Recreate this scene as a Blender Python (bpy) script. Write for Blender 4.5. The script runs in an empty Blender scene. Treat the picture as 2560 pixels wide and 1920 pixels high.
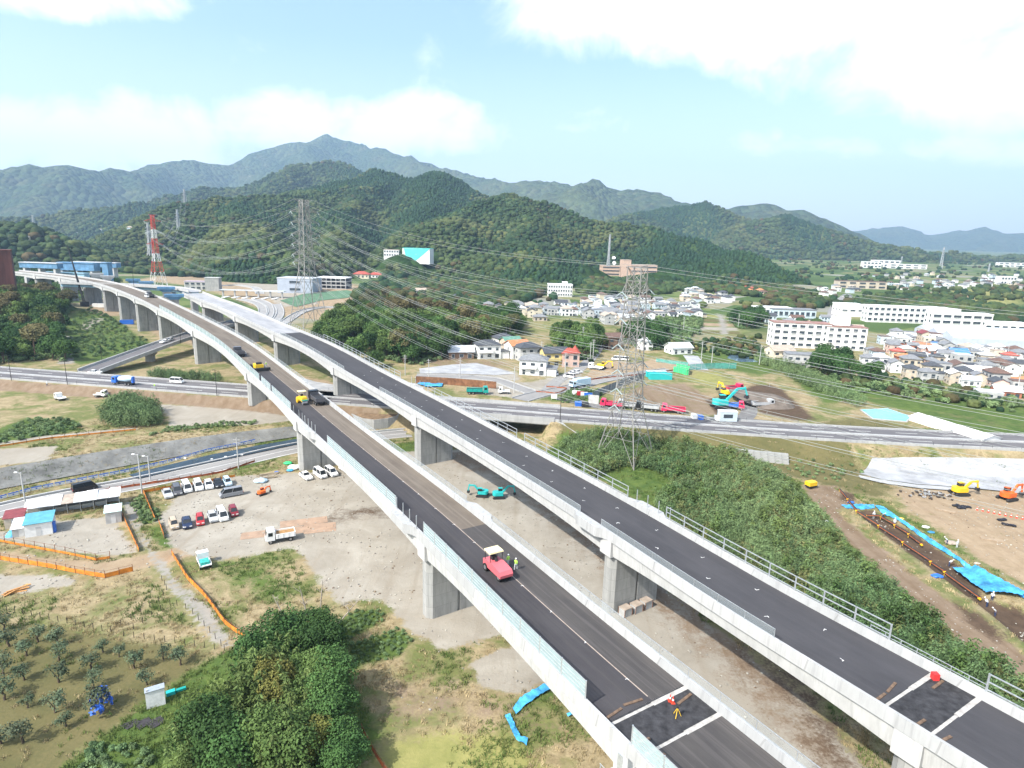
import bpy, bmesh, math, random
import numpy as np
from mathutils import Vector, Matrix
random.seed(7); np.random.seed(7)
SC = bpy.context.scene
COL = SC.collection
# ------------------------------------------------------------------ camera, sky, sun, exposure
FPX, PITCH, ROLL, CAMZ = 1560.0, math.radians(12.9), math.radians(1.6), 56.0
cam = bpy.data.cameras.new('camera'); camo = bpy.data.objects.new('camera', cam); COL.objects.link(camo)
cam.sensor_width = 36; cam.lens = FPX / 2560 * 36; cam.clip_start = 0.5; cam.clip_end = 40000
_c, _s = math.cos(ROLL), math.sin(ROLL)
_dn = Vector((0, -math.sin(PITCH), -math.cos(PITCH)))
_rt = Vector((1, 0, 0)) * _c - _dn * _s
_dw = Vector((1, 0, 0)) * _s + _dn * _c
_fw = Vector((0, math.cos(PITCH), -math.sin(PITCH)))
m = Matrix.Identity(4)
for i in range(3):
    m[i][0] = _rt[i]; m[i][1] = -_dw[i]; m[i][2] = -_fw[i]
m[0][3], m[1][3], m[2][3] = 0, 0, CAMZ
camo.matrix_world = m
SC.camera = camo
SUN_EL, SUN_DIR = math.radians(46), Vector((-0.76, -0.65, 0)).normalized()   # horizontal direction towards the sun
world = bpy.data.worlds.new('World'); SC.world = world; world.use_nodes = True
wn, wl = world.node_tree.nodes, world.node_tree.links
wn.clear()
def N(t, nodes=None, **k):
    n = nodes.new(t)
    for a, b in k.items():
        if a == 'inp':
            for i, v in b.items(): n.inputs[i].default_value = v
        else: setattr(n, a, b)
    return n
sky = N('ShaderNodeTexSky', wn, sky_type='NISHITA', sun_disc=False)
sky.sun_elevation = SUN_EL
sky.sun_rotation = math.atan2(SUN_DIR.x, SUN_DIR.y)
sky.altitude = 100; sky.air_density = 1.0; sky.dust_density = 3.5; sky.ozone_density = 1.5
tc = N('ShaderNodeTexCoord', wn)
sep = N('ShaderNodeSeparateXYZ', wn); wl.new(tc.outputs['Generated'], sep.inputs[0])
def wm(op, a, b=None, c=None, clamp=False):
    q = N('ShaderNodeMath', wn, operation=op); q.use_clamp = clamp
    for i, v in enumerate((a, b, c)):
        if v is None: continue
        if isinstance(v, (int, float)): q.inputs[i].default_value = v
        else: wl.new(v, q.inputs[i])
    return q.outputs[0]
# cloud layer: directions are flattened onto a plane overhead so that cloud banks shrink towards the horizon
dz = wm('MAXIMUM', wm('ADD', sep.outputs['Z'], 0.10), 0.03)
cmb = N('ShaderNodeCombineXYZ', wn); wl.new(wm('DIVIDE', sep.outputs['X'], dz), cmb.inputs[0]); wl.new(wm('DIVIDE', sep.outputs['Y'], dz), cmb.inputs[1])
def wnoise(scale, detail, rough, dist, vec):
    q = N('ShaderNodeTexNoise', wn, inp={'Scale': scale, 'Detail': detail, 'Roughness': rough, 'Distortion': dist}); wl.new(vec, q.inputs['Vector']); return q.outputs['Fac']
n_big = wnoise(0.55, 3, .5, .3, cmb.outputs[0]); n_det = wnoise(1.6, 9, .62, .5, cmb.outputs[0]); n_loc = wnoise(9.0, 8, .62, .4, tc.outputs['Generated'])
# cloud banks in view: centre and half size as directions (x/y, z/y) from the photographed sky, blended with the general cover
uu = wm('DIVIDE', sep.outputs['X'], wm('MAXIMUM', sep.outputs['Y'], .15)); vv = wm('DIVIDE', sep.outputs['Z'], wm('MAXIMUM', sep.outputs['Y'], .15))
front = N('ShaderNodeMapRange', wn, inp={1: .2, 2: .45}); wl.new(sep.outputs['Y'], front.inputs[0])
tot = None
for (u0, v0, a, b, k) in ((.43, .345, .50, .085, 1.3), (.70, .27, .34, .10, 1.15), (.575, .153, .28, .022, .55), (-.75, .135, .42, .065, 1.25), (-.27, .160, .25, .050, 1.15), (-.70, .325, .22, .03, .85)):
    e = wm('ADD', wm('POWER', wm('ABSOLUTE', wm('DIVIDE', wm('SUBTRACT', uu, u0), a)), 2.4), wm('POWER', wm('ABSOLUTE', wm('DIVIDE', wm('SUBTRACT', vv, v0), b)), 2.0)); g_ = wm('MULTIPLY', wm('SUBTRACT', 1.15, e), k); g_ = wm('MAXIMUM', g_, -.6)
    tot = g_ if tot is None else wm('MAXIMUM', tot, g_)
bank = wm('ADD', wm('MULTIPLY', tot, .62), wm('ADD', wm('MULTIPLY', wm('SUBTRACT', n_loc, .5), 2.6), wm('MULTIPLY', wm('SUBTRACT', n_det, .5), .7)))
gen = wm('ADD', wm('MULTIPLY', wm('SUBTRACT', n_big, .5), 4.0), wm('MULTIPLY', wm('SUBTRACT', n_det, .5), 2.0))
mixf = N('ShaderNodeMix', wn, data_type='FLOAT'); wl.new(front.outputs[0], mixf.inputs[0]); wl.new(gen, mixf.inputs[2]); wl.new(bank, mixf.inputs[3])
crp = N('ShaderNodeMapRange', wn, interpolation_type='SMOOTHSTEP', inp={1: -.28, 2: .85, 3: 0.02, 4: 1.0}); wl.new(mixf.outputs[0], crp.inputs[0])
tint = N('ShaderNodeMix', wn, data_type='RGBA', blend_type='MULTIPLY'); tint.inputs[0].default_value = 1; tint.inputs[7].default_value = (.97, 1.035, 1.03, 1); wl.new(sky.outputs[0], tint.inputs[6])
bg_sky = N('ShaderNodeBackground', wn, inp={'Strength': 0.15}); wl.new(tint.outputs[2], bg_sky.inputs[0])
low = N('ShaderNodeMapRange', wn, interpolation_type='SMOOTHSTEP', inp={1: .30, 2: -.02, 3: 0.0, 4: .62}); wl.new(sep.outputs['Z'], low.inputs[0])
veil = wm('MAXIMUM', crp.outputs[0], low.outputs[0])
bg_cl = N('ShaderNodeBackground', wn, inp={'Color': (0.98, 0.99, 1.0, 1), 'Strength': .85})
mixw = N('ShaderNodeMixShader', wn); wl.new(veil, mixw.inputs[0]); wl.new(bg_sky.outputs[0], mixw.inputs[1]); wl.new(bg_cl.outputs[0], mixw.inputs[2])
wo = N('ShaderNodeOutputWorld', wn); wl.new(mixw.outputs[0], wo.inputs[0])
sun = bpy.data.lights.new('sun', 'SUN'); suno = bpy.data.objects.new('sun', sun); COL.objects.link(suno)
sun.energy = 3.9; sun.angle = math.radians(0.9); sun.color = (1.0, 0.96, 0.9)
_sd = Vector((SUN_DIR.x * math.cos(SUN_EL), SUN_DIR.y * math.cos(SUN_EL), math.sin(SUN_EL)))
suno.rotation_euler = _sd.to_track_quat('Z', 'Y').to_euler(); suno.location = (0, 0, 300)
SC.view_settings.view_transform = 'Standard'; SC.view_settings.look = 'None'
SC.view_settings.exposure = 1.12; SC.view_settings.gamma = 1.0; SC.view_settings.use_curve_mapping = False
SC.render.engine = 'CYCLES'
SC.cycles.max_bounces = 5; SC.cycles.diffuse_bounces = 2; SC.cycles.glossy_bounces = 2
SC.cycles.transmission_bounces = 3; SC.cycles.transparent_max_bounces = 6; SC.cycles.volume_bounces = 0
SC.cycles.use_denoising = True; SC.cycles.caustics_reflective = False; SC.cycles.caustics_refractive = False

# ------------------------------------------------------------------ helpers: pixels (of the 2560x1920 photograph) to rays
def ray(px, py):
    px = np.asarray(px, float); py = np.asarray(py, float)
    u = (px - 1280) / FPX; v = (py - 960) / FPX
    u2 = u * _c + v * _s; v2 = -u * _s + v * _c
    return np.stack([u2, math.cos(PITCH) - math.sin(PITCH) * v2, -(math.sin(PITCH) + math.cos(PITCH) * v2)], -1)
def hit(px, py, z):
    d = ray(px, py); t = (z - CAMZ) / d[..., 2]
    return d * t[..., None] + np.array([0, 0, CAMZ])
def proj(p):
    p = np.asarray(p, float) - np.array([0, 0, CAMZ])
    x, y, z = p[..., 0], p[..., 1], p[..., 2]
    w = y * math.cos(PITCH) - z * math.sin(PITCH); v2 = -(z * math.cos(PITCH) + y * math.sin(PITCH)) / w; u2 = x / w
    return np.stack([1280 + FPX * (u2 * _c - v2 * _s), 960 + FPX * (u2 * _s + v2 * _c), w], -1)

# ------------------------------------------------------------------ mesh builder
class MB:
    def __init__(s): s.v = []; s.f = []; s.mi = []; s.sm = []
    def add(s, vs, fs, mi=0, smooth=False):
        o = len(s.v); s.v.extend(tuple(map(float, q)) for q in vs)
        for f in fs: s.f.append(tuple(o + i for i in f)); s.mi.append(mi); s.sm.append(smooth)
        return s
    def box(s, x0, x1, y0, y1, z0, z1, mi=0, M=None):
        vs = [(x, y, z) for z in (z0, z1) for (x, y) in ((x0, y0), (x1, y0), (x1, y1), (x0, y1))]
        if M is not None: vs = [M @ Vector(q) for q in vs]
        return s.add(vs, [(3, 2, 1, 0), (4, 5, 6, 7), (0, 1, 5, 4), (1, 2, 6, 5), (2, 3, 7, 6), (3, 0, 4, 7)], mi)
    def cbox(s, c, d, mi=0, rz=0.0, M=None):
        M0 = Matrix.Translation(Vector(c)) @ Matrix.Rotation(rz, 4, 'Z')
        if M is not None: M0 = M @ M0
        return s.box(-d[0] / 2, d[0] / 2, -d[1] / 2, d[1] / 2, -d[2] / 2, d[2] / 2, mi, M0)
    def beam(s, a, b, w=0.1, h=None, mi=0):
        a = Vector(a); b = Vector(b); h = h or w
        d = b - a; L = d.length
        if L < 1e-6: return s
        q = d.to_track_quat('X', 'Z').to_matrix().to_4x4()
        return s.box(0, L, -w / 2, w / 2, -h / 2, h / 2, mi, Matrix.Translation(a) @ q)
    def cyl(s, a, b, r0, r1=None, n=10, mi=0, cap=True, smooth=True):
        a = Vector(a); b = Vector(b); r1 = r0 if r1 is None else r1
        q = (b - a).to_track_quat('Z', 'Y').to_matrix()
        vs = [a + q @ Vector((r0 * math.cos(2 * math.pi * i / n), r0 * math.sin(2 * math.pi * i / n), 0)) for i in range(n)]
        vs += [b + q @ Vector((r1 * math.cos(2 * math.pi * i / n), r1 * math.sin(2 * math.pi * i / n), 0)) for i in range(n)]
        s.add(vs, [(i, (i + 1) % n, n + (i + 1) % n, n + i) for i in range(n)], mi, smooth)
        if cap: s.add(vs, [tuple(range(n - 1, -1, -1)), tuple(range(n, 2 * n))], mi)
        return s
    def prism(s, poly, z0, z1, mi=0):
        n = len(poly); vs = [(p[0], p[1], z0 if np.isscalar(z0) else z0[i]) for i, p in enumerate(poly)] + [(p[0], p[1], z1 if np.isscalar(z1) else z1[i]) for i, p in enumerate(poly)]
        return s.add(vs, [tuple(range(n - 1, -1, -1)), tuple(range(n, 2 * n))] + [(i, (i + 1) % n, n + (i + 1) % n, n + i) for i in range(n)], mi)
    def extrude_yz(s, prof, x0, x1, mi=0):     # closed profile in (y, z), swept along x
        n = len(prof); vs = [(x0, p[0], p[1]) for p in prof] + [(x1, p[0], p[1]) for p in prof]
        return s.add(vs, [tuple(range(n)), tuple(range(2 * n - 1, n - 1, -1))] + [(i, n + i, n + (i + 1) % n, (i + 1) % n) for i in range(n)], mi)
    def sweep(s, path, side, up, prof, mi=0, cap=True, closed=True):   # path Nx3, side Nx3 unit, profile list of (offset, height) or function(i)
        path = np.asarray(path); n = len(path)
        P = [prof(i) if callable(prof) else prof for i in range(n)]
        k = len(P[0]); vs = []
        for i in range(n):
            for (o, h) in P[i]: vs.append(path[i] + side[i] * o + np.array([0, 0, h]))
        fs = []
        kk = k if closed else k - 1
        for i in range(n - 1):
            for j in range(kk):
                a = i * k + j; b = i * k + (j + 1) % k
                fs.append((a, b, b + k, a + k))
        if cap and closed: fs += [tuple(range(k - 1, -1, -1)), tuple(range((n - 1) * k, n * k))]
        return s.add(vs, fs, mi)
    def mesh(s, name, mats):
        me = bpy.data.meshes.new(name); me.from_pydata(s.v, [], s.f)
        for mm in (mats if isinstance(mats, (list, tuple)) else [mats]): me.materials.append(mm)
        me.polygons.foreach_set('material_index', s.mi); me.polygons.foreach_set('use_smooth', s.sm); me.update()
        return me
    def build(s, name, mats, parent=None):
        o = bpy.data.objects.new(name, s.mesh(name, mats)); COL.objects.link(o)
        if parent: o.parent = parent
        return o
def obj(name, me, parent=None, loc=None):
    o = bpy.data.objects.new(name, me); COL.objects.link(o)
    if parent: o.parent = parent
    if loc is not None: o.location = loc
    return o
def thing(name, label, cat, loc=(0, 0, 0), rz=0.0, group=None):
    o = bpy.data.objects.new(name, None); COL.objects.link(o); o.empty_display_size = 0.5
    o.location = loc; o.rotation_euler = (0, 0, rz)
    return tag(o, label, cat, group)
def tag(o, label=None, cat=None, group=None, kind=None):
    if label: o['label'] = label
    if cat: o['category'] = cat
    if group: o['group'] = group
    if kind: o['kind'] = kind
    return o
def struct(o): o['kind'] = 'structure'; return o
def dup(root, loc, rz=None, label=None, group=None, scale=None):
    r = root.copy(); COL.objects.link(r); r.location = loc
    if rz is not None: r.rotation_euler = (0, 0, rz)
    if scale is not None: r.scale = scale if hasattr(scale, '__len__') else (scale,) * 3
    if label: r['label'] = label
    if group: r['group'] = group
    for ch in root.children:
        c = ch.copy(); COL.objects.link(c); c.parent = r
        for g in ch.children:
            d = g.copy(); COL.objects.link(d); d.parent = c
    return r

# ------------------------------------------------------------------ materials
MATS = {}
def mat(name, col, rough=0.8, metal=0.0, var=0.12, scale=1.0, bump=0.0, bscale=None, coord='Object', col2=None, detail=5, spec=0.3, trans=0.0, alpha=1.0, rnd=0.0, streak=0.0):
    if name in MATS: return MATS[name]
    mt = bpy.data.materials.new(name); mt.use_nodes = True; MATS[name] = mt
    n, l = mt.node_tree.nodes, mt.node_tree.links
    b = n['Principled BSDF']
    b.inputs['Roughness'].default_value = rough; b.inputs['Metallic'].default_value = metal
    b.inputs['Specular IOR Level'].default_value = spec
    if trans: b.inputs['Transmission Weight'].default_value = trans
    if alpha < 1: b.inputs['Alpha'].default_value = alpha
    c2 = col2 or tuple(max(0, c * (1 - 2.2 * var)) for c in col)
    c1 = col if col2 else tuple(c * (1 + var) for c in col)
    if coord == 'Position': tcn = N('ShaderNodeNewGeometry', n); out = tcn.outputs['Position']
    else: tcn = N('ShaderNodeTexCoord', n); out = tcn.outputs[coord]
    ns = N('ShaderNodeTexNoise', n, inp={'Scale': scale, 'Detail': detail, 'Roughness': 0.62}); l.new(out, ns.inputs['Vector'])
    if streak:
        mp = N('ShaderNodeMapping', n); mp.inputs['Scale'].default_value = (1, 1, streak); l.new(out, mp.inputs[0]); l.new(mp.outputs[0], ns.inputs['Vector'])
    mr = N('ShaderNodeMapRange', n, inp={1: 0.3, 2: 0.7, 3: 0.0, 4: 1.0}); l.new(ns.outputs['Fac'], mr.inputs[0])
    mx = N('ShaderNodeMix', n, data_type='RGBA'); mx.inputs[6].default_value = (*c2, 1); mx.inputs[7].default_value = (*c1, 1)
    l.new(mr.outputs[0], mx.inputs[0]); src = mx.outputs[2]
    if rnd:
        oi = N('ShaderNodeObjectInfo', n); hs = N('ShaderNodeHueSaturation', n)
        r1 = N('ShaderNodeMapRange', n, inp={1: 0, 2: 1, 3: 1 - rnd, 4: 1 + rnd}); l.new(oi.outputs['Random'], r1.inputs[0]); l.new(r1.outputs[0], hs.inputs['Value'])
        r2 = N('ShaderNodeMapRange', n, inp={1: 0, 2: 1, 3: 0.5 - rnd * 0.06, 4: 0.5 + rnd * 0.06}); l.new(oi.outputs['Random'], r2.inputs[0]); l.new(r2.outputs[0], hs.inputs['Hue'])
        l.new(src, hs.inputs['Color']); src = hs.outputs[0]
    l.new(src, b.inputs['Base Color'])
    if bump:
        nb = N('ShaderNodeTexNoise', n, inp={'Scale': bscale or scale * 4, 'Detail': 4}); l.new(out, nb.inputs['Vector'])
        bp = N('ShaderNodeBump', n, inp={'Strength': bump, 'Distance': 0.3}); l.new(nb.outputs['Fac'], bp.inputs['Height']); l.new(bp.outputs[0], b.inputs['Normal'])
    return mt
# ------------------------------------------------------------------ terrain function
def sst(t): t = np.clip(t, 0, 1); return t * t * (3 - 2 * t)
def smooth_line(pts, n=400, it=6):
    pts = np.asarray(pts, float); pts = pts[np.argsort(pts[:, 0])]
    xs = np.linspace(pts[0, 0], pts[-1, 0], n); ys = np.interp(xs, pts[:, 0], pts[:, 1])
    k = 25
    for _ in range(it):
        yp = np.pad(ys, k, mode='reflect', reflect_type='odd'); ys = np.convolve(yp, np.ones(2 * k + 1) / (2 * k + 1), 'valid')
    return xs, ys
ZR = 5.0
Cp = [(0, 954), (107, 967), (300, 978), (603, 992), (873, 1003.6), (976, 1011), (1280, 1034), (1375, 1051), (1523, 1066), (1685, 1086), (1920, 1115), (2180, 1135), (2560, 1146)]
Dp = [(0, 921), (310, 944), (599, 960), (873, 977.6), (929, 980.5), (1175, 989), (1280, 1003.6), (1384, 1017), (1523, 1031), (1743, 1060), (1920, 1080), (2238, 1101), (2560, 1108)]
def unp(l, z): a = np.array(l, float); return hit(a[:, 0], a[:, 1], z)[:, :2]
def ext(p, dl, dr):
    p = [tuple(q) for q in p]; return [(p[0][0] + dl[0], p[0][1] + dl[1])] + p + [(p[-1][0] + dr[0], p[-1][1] + dr[1])]
CX, CY = smooth_line(ext(unp(Cp, ZR), (-320, 70), (320, 26)))
DX, DY = smooth_line(ext(unp(Dp, ZR), (-320, 70), (320, 26)))
AX, AY = smooth_line(ext(unp([(0, 1229.5), (174, 1189), (347, 1161), (560, 1114), (640, 1108), (747, 1088)], 0.0), (-150, -120), (25, 15)))
def hB(x): return np.interp(x, [-130, -108, -86, -60, -38, -24], [2.7, 2.6, 2.4, 1.5, 1.2, 0.0])
_b = np.array([(0, 1177), (110, 1150), (252, 1135), (390, 1106), (560, 1081), (661, 1071), (747, 1068)], float)
_bz = np.array([2.6, 2.6, 2.5, 2.4, 1.9, 1.6, 1.4])
_bh = np.array([hit(q[0], q[1], z)[:2] for q, z in zip(_b, _bz)])
BX, BY = smooth_line(ext(_bh, (-150, -120), (25, 15)))
PIT = None
def gau(x, y, cx, cy, sx, sy): return np.exp(-(((x - cx) / sx) ** 2 + ((y - cy) / sy) ** 2))
def tz(x, y):
    x = np.asarray(x, float); y = np.asarray(y, float)
    yc = np.interp(x, CX, CY); yd = np.interp(x, DX, DY); ya = np.interp(x, AX, AY); yb = np.interp(x, BX, BY)
    yb = np.maximum(yb, ya + 2.0)
    zl = hB(x) * sst((y - ya) / (yb - ya))
    w = np.where(x < -30, 5.0, 9.0)
    e = sst((y - (yc - w)) / w)
    z = zl + (ZR - zl) * e
    # underpass gap below the bridge that carries the main road
    gap = sst((x + 27) / 2.5) * sst((11.5 - x) / 2.5) * sst((y - (yc - 14)) / 3) * sst((yd + 9 - y) / 8)
    z = z * (1 - gap)
    zf = 4.4 + np.clip(y - 450, 0, None) * (0.004 + 0.009 * sst((x + 300) / 600)) + 0.5 * np.sin(x * 0.021 + 1) * np.sin(y * 0.017) * sst((y - 240) / 60)
    zf = zf + 13 * gau(x, y, -312, 322, 52, 72) + 7 * gau(x, y, -70, 330, 60, 50) + 6 * gau(x, y, 30, 390, 60, 40) + 5 * gau(x, y, -150, 560, 130, 60)
    zf = zf - 2.0 * gau(x, y, -120, 260, 50, 50) - 3.0 * gau(x, y, -200, 345, 75, 85)
    f = sst((y - yd) / 7)
    z = np.where(y > yd, np.where(gap > 0.001, z, ZR) * (1 - f) + zf * f, z)
    # excavation pit and small relief of the near ground
    if PIT is not None:
        z = z - 0.9 * sst(polysd(x, y, PIT) / 1.6 + 0.5)
    near = sst((120 - y) / 40)
    z = z + near * (0.5 * gau(x, y, -2, 61, 16, 7) + 0.12 * np.sin(x * 0.31) * np.sin(y * 0.27))
    z = z + 0.9 * gau(x, y, 6, 67, 7, 4)
    return z
def polysd(x, y, poly):
    """signed distance, positive inside"""
    x = np.asarray(x, float); y = np.asarray(y, float)
    d = np.full(x.shape, 1e9); ins = np.zeros(x.shape, bool)
    n = len(poly)
    for i in range(n):
        ax, ay = poly[i][:2]; bx, by = poly[(i + 1) % n][:2]
        ex, ey = bx - ax, by - ay; L = ex * ex + ey * ey + 1e-9
        t = np.clip(((x - ax) * ex + (y - ay) * ey) / L, 0, 1)
        d = np.minimum(d, (x - ax - t * ex) ** 2 + (y - ay - t * ey) ** 2)
        c = ((ay > y) != (by > y)) & (x < ex * (y - ay) / (ey if abs(ey) > 1e-12 else 1e-12) + ax)
        ins ^= c
    d = np.sqrt(d)
    return np.where(ins, d, -d)
_T = np.concatenate([np.linspace(45, 500, 500), np.geomspace(502, 9000, 300)])
def G(px, py):
    """where the ray through a pixel meets the terrain"""
    d = ray(float(px), float(py)); p = d[None, :] * _T[:, None] / math.hypot(d[0], d[1]); zz = p[:, 2] + CAMZ
    below = zz < tz(p[:, 0], p[:, 1])
    i = int(np.argmax(below)) if below.any() else len(_T) - 1
    a, b = _T[max(i - 1, 0)], _T[i]; u = d / math.hypot(d[0], d[1])
    for _ in range(18):
        mth = (a + b) / 2; q = u * mth
        if q[2] + CAMZ < float(tz(q[0], q[1])): b = mth
        else: a = mth
    q = u * b
    return Vector((q[0], q[1], float(tz(q[0], q[1]))))
def GP(l): return [tuple(G(*q)) for q in l]
PIT = [(p.x, p.y) for p in (G(*q) for q in [(2151, 1271), (2186, 1271), (2241, 1303), (2296, 1332), (2394, 1402), (2435, 1422), (2461, 1491), (2560, 1520), (2640, 1560), (2640, 1640), (2560, 1600), (2449, 1506), (2354, 1436), (2267, 1373), (2209, 1329), (2157, 1289)])]

# ------------------------------------------------------------------ ground sheet with painted land-use masks
def axis(lo, hi, f0, f1, step, g):
    a = list(np.arange(f0, f1 + 1e-6, step)); s = step; v = f1
    while v < hi: s = min(s * g, 400); v += s; a.append(v)
    s = step; v = f0; b = []
    while v > lo: s = min(s * g, 400); v -= s; b.append(v)
    return np.array(b[::-1] + a)
gx = axis(-9000, 9000, -170, 190, 1.15, 1.045); gy = axis(-1200, 11000, 28, 320, 1.15, 1.03)
XX, YY = np.meshgrid(gx, gy); ZZ = tz(XX, YY)
ZZ = np.where(YY > 1500, ZZ - np.clip((YY - 1500) * 0.0, 0, 50), ZZ)
CELL = np.maximum(np.gradient(gx)[None, :], np.gradient(gy)[:, None]) * np.ones_like(XX)
layers = {k: np.zeros(XX.shape) for k in 'abcdefgh'}
def paint(ch, pix, w=1.6, k=1.0, world=None):
    poly = world if world is not None else [(p[0], p[1]) for p in GP(pix)]
    x0 = min(p[0] for p in poly) - 60; x1 = max(p[0] for p in poly) + 60; y0 = min(p[1] for p in poly) - 60; y1 = max(p[1] for p in poly) + 60
    i0, i1 = np.searchsorted(gx, [x0, x1]); j0, j1 = np.searchsorted(gy, [y0, y1])
    sl = (slice(j0, j1), slice(i0, i1))
    if j1 <= j0 or i1 <= i0: return
    sd = polysd(XX[sl], YY[sl], poly); ww = np.maximum(w, CELL[sl] * 0.9)
    layers[ch][sl] = np.maximum(layers[ch][sl], k * np.clip(0.5 + sd / (2 * ww), 0, 1))
def strip(pix, wd, z=None):
    p = np.array([(q[0], q[1]) for q in GP(pix)]); t = np.gradient(p, axis=0); t /= np.linalg.norm(t, axis=1)[:, None] + 1e-9
    nn = np.stack([-t[:, 1], t[:, 0]], 1); wd = np.asarray(wd) if hasattr(wd, '__len__') else np.full(len(p), wd)
    return [tuple(q) for q in p + nn * wd[:, None] / 2] + [tuple(q) for q in (p - nn * wd[:, None] / 2)[::-1]]
# a: pale gravel, b: lush green, c: brown soil, d: dark soil, e: grey road/track, f: mown olive (dark tone also holds the orchard's cloud shade), g: yellow green, h: orange soil / tan dirt
paint('a', [(395, 1300), (470, 1210), (590, 1190), (690, 1185), (830, 1180), (900, 1150), (1000, 1130), (1230, 1120), (1330, 1190), (1500, 1330), (1700, 1500), (2000, 1740), (2200, 1960), (1700, 1960), (1500, 1750), (1300, 1590), (1259, 1585), (1103, 1628), (1016, 1567), (960, 1500), (900, 1500), (857, 1515), (790, 1440), (735, 1367), (640, 1384), (560, 1400), (480, 1390), (425, 1360)])
paint('a', [(1175, 1660), (1216, 1637), (1280, 1614), (1330, 1600), (1380, 1700), (1300, 1735), (1236, 1727), (1198, 1709)], 0.8)
paint('a', [(125, 1305), (269, 1292), (304, 1329), (344, 1381), (275, 1390), (145, 1373), (0, 1347), (-120, 1330), (20, 1330)], 1.2)
paint('a', [(-60, 1430), (100, 1440), (205, 1445), (170, 1465), (60, 1482), (-60, 1495)], 1.5)
paint('a', [(385, 1010), (600, 1020), (680, 1025), (740, 1050), (640, 1063), (520, 1060), (430, 1070), (420, 1040)], 1.8)
paint('a', world=strip([(-20, 1112), (120, 1092), (220, 1082), (340, 1072)], 2.2), pix=None, w=0.8)
paint('a', [(-40, 1125), (150, 1115), (120, 1150), (-40, 1170)], 1.8)
paint('a', [(446, 1498), (492, 1540), (587, 1618), (562, 1628), (500, 1570)], 0.6)
paint('h', [(-60, 1368), (150, 1395), (255, 1405), (330, 1395), (400, 1378), (520, 1350), (640, 1325), (760, 1290), (900, 1262), (950, 1290), (800, 1320), (700, 1362), (480, 1390), (400, 1412), (330, 1425), (250, 1437), (150, 1420), (-60, 1392)], 1.2)
paint('e', [(312, 1254), (341, 1254), (362, 1329), (391, 1381), (434, 1431), (492, 1491), (535, 1520), (592, 1618), (564, 1625), (446, 1498), (400, 1440), (376, 1402), (333, 1329), (307, 1271)], 0.7, 0.8)
paint('b', [(0, 1070), (60, 1045), (190, 1050), (205, 1075), (-60, 1120)], 2)
paint('b', [(330, 1262), (352, 1236), (378, 1262), (408, 1298), (355, 1312)], 1.0)
paint('b', [(375, 1320), (408, 1312), (450, 1345), (440, 1375), (395, 1365)], 1.2)
paint('b', [(838, 1562), (880, 1530), (962, 1520), (955, 1555), (870, 1600)], 0.8)
paint('b', [(880, 1612), (1000, 1570), (1032, 1602), (1000, 1640), (885, 1668)], 0.8)
paint('b', [(160, 1920), (200, 1880), (300, 1800), (430, 1705), (545, 1630), (700, 1560), (860, 1560), (890, 1700), (960, 1830), (900, 1960), (100, 1990)], 1.6, 0.85)
paint('b', [(640, 1100), (750, 1085), (760, 1120), (690, 1150), (590, 1180), (570, 1165)], 1.5, .7)
paint('b', [(530, 1350), (600, 1400), (700, 1420), (760, 1490), (700, 1520), (600, 1480), (520, 1420)], 3, 0.62)
paint('b', [(1380, 1700), (1290, 1760), (1330, 1790), (1420, 1740)], 1.2, .7)
paint('b', [(960, 1110), (1200, 1085), (1210, 1110), (1060, 1130), (960, 1140)], 1.5, .8)
paint('f', [(-60, 1556), (150, 1568), (300, 1598), (420, 1618), (530, 1638), (480, 1680), (430, 1720), (330, 1800), (200, 1880), (120, 1960), (-60, 1960)], 2.0)  # orchard grass: mown olive, with the cloud shade over it put into the colour
paint('g', [(880, 1960), (960, 1860), (1060, 1830), (1280, 1840), (1420, 1960)], 3)
paint('c', [(1380, 1760), (1330, 1740), (1240, 1730), (1080, 1690), (960, 1690), (900, 1740), (1000, 1830), (1150, 1800), (1300, 1830), (1480, 1860), (1440, 1800)], 4, .55)
paint('d', [(1900, 1590), (2020, 1660), (2120, 1780), (2180, 1960), (2060, 1960), (1960, 1760), (1850, 1640)], 5, .62)
paint('c', [(1180, 1110), (1340, 1190), (1520, 1330), (1760, 1520), (2000, 1700), (2200, 1960), (2050, 1960), (1850, 1720), (1640, 1540), (1400, 1330), (1240, 1200), (1080, 1140)], 4, .68)
paint('d', [(700, 1320), (860, 1270), (980, 1250), (1010, 1290), (860, 1310), (730, 1345)], 3, .5)
_x = np.linspace(-200, -40, 30); paint('c', None, 1.2, 1, world=[(x, float(np.interp(x, CX, CY)) - 5.2) for x in _x] + [(x, float(np.interp(x, CX, CY)) - .2) for x in _x[::-1]])
_x = np.linspace(14, 92, 30); paint('f', None, 1.5, .9, world=[(x, float(np.interp(x, CX, CY)) - 10) for x in _x] + [(x, float(np.interp(x, CX, CY)) - .2) for x in _x[::-1]])
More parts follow.
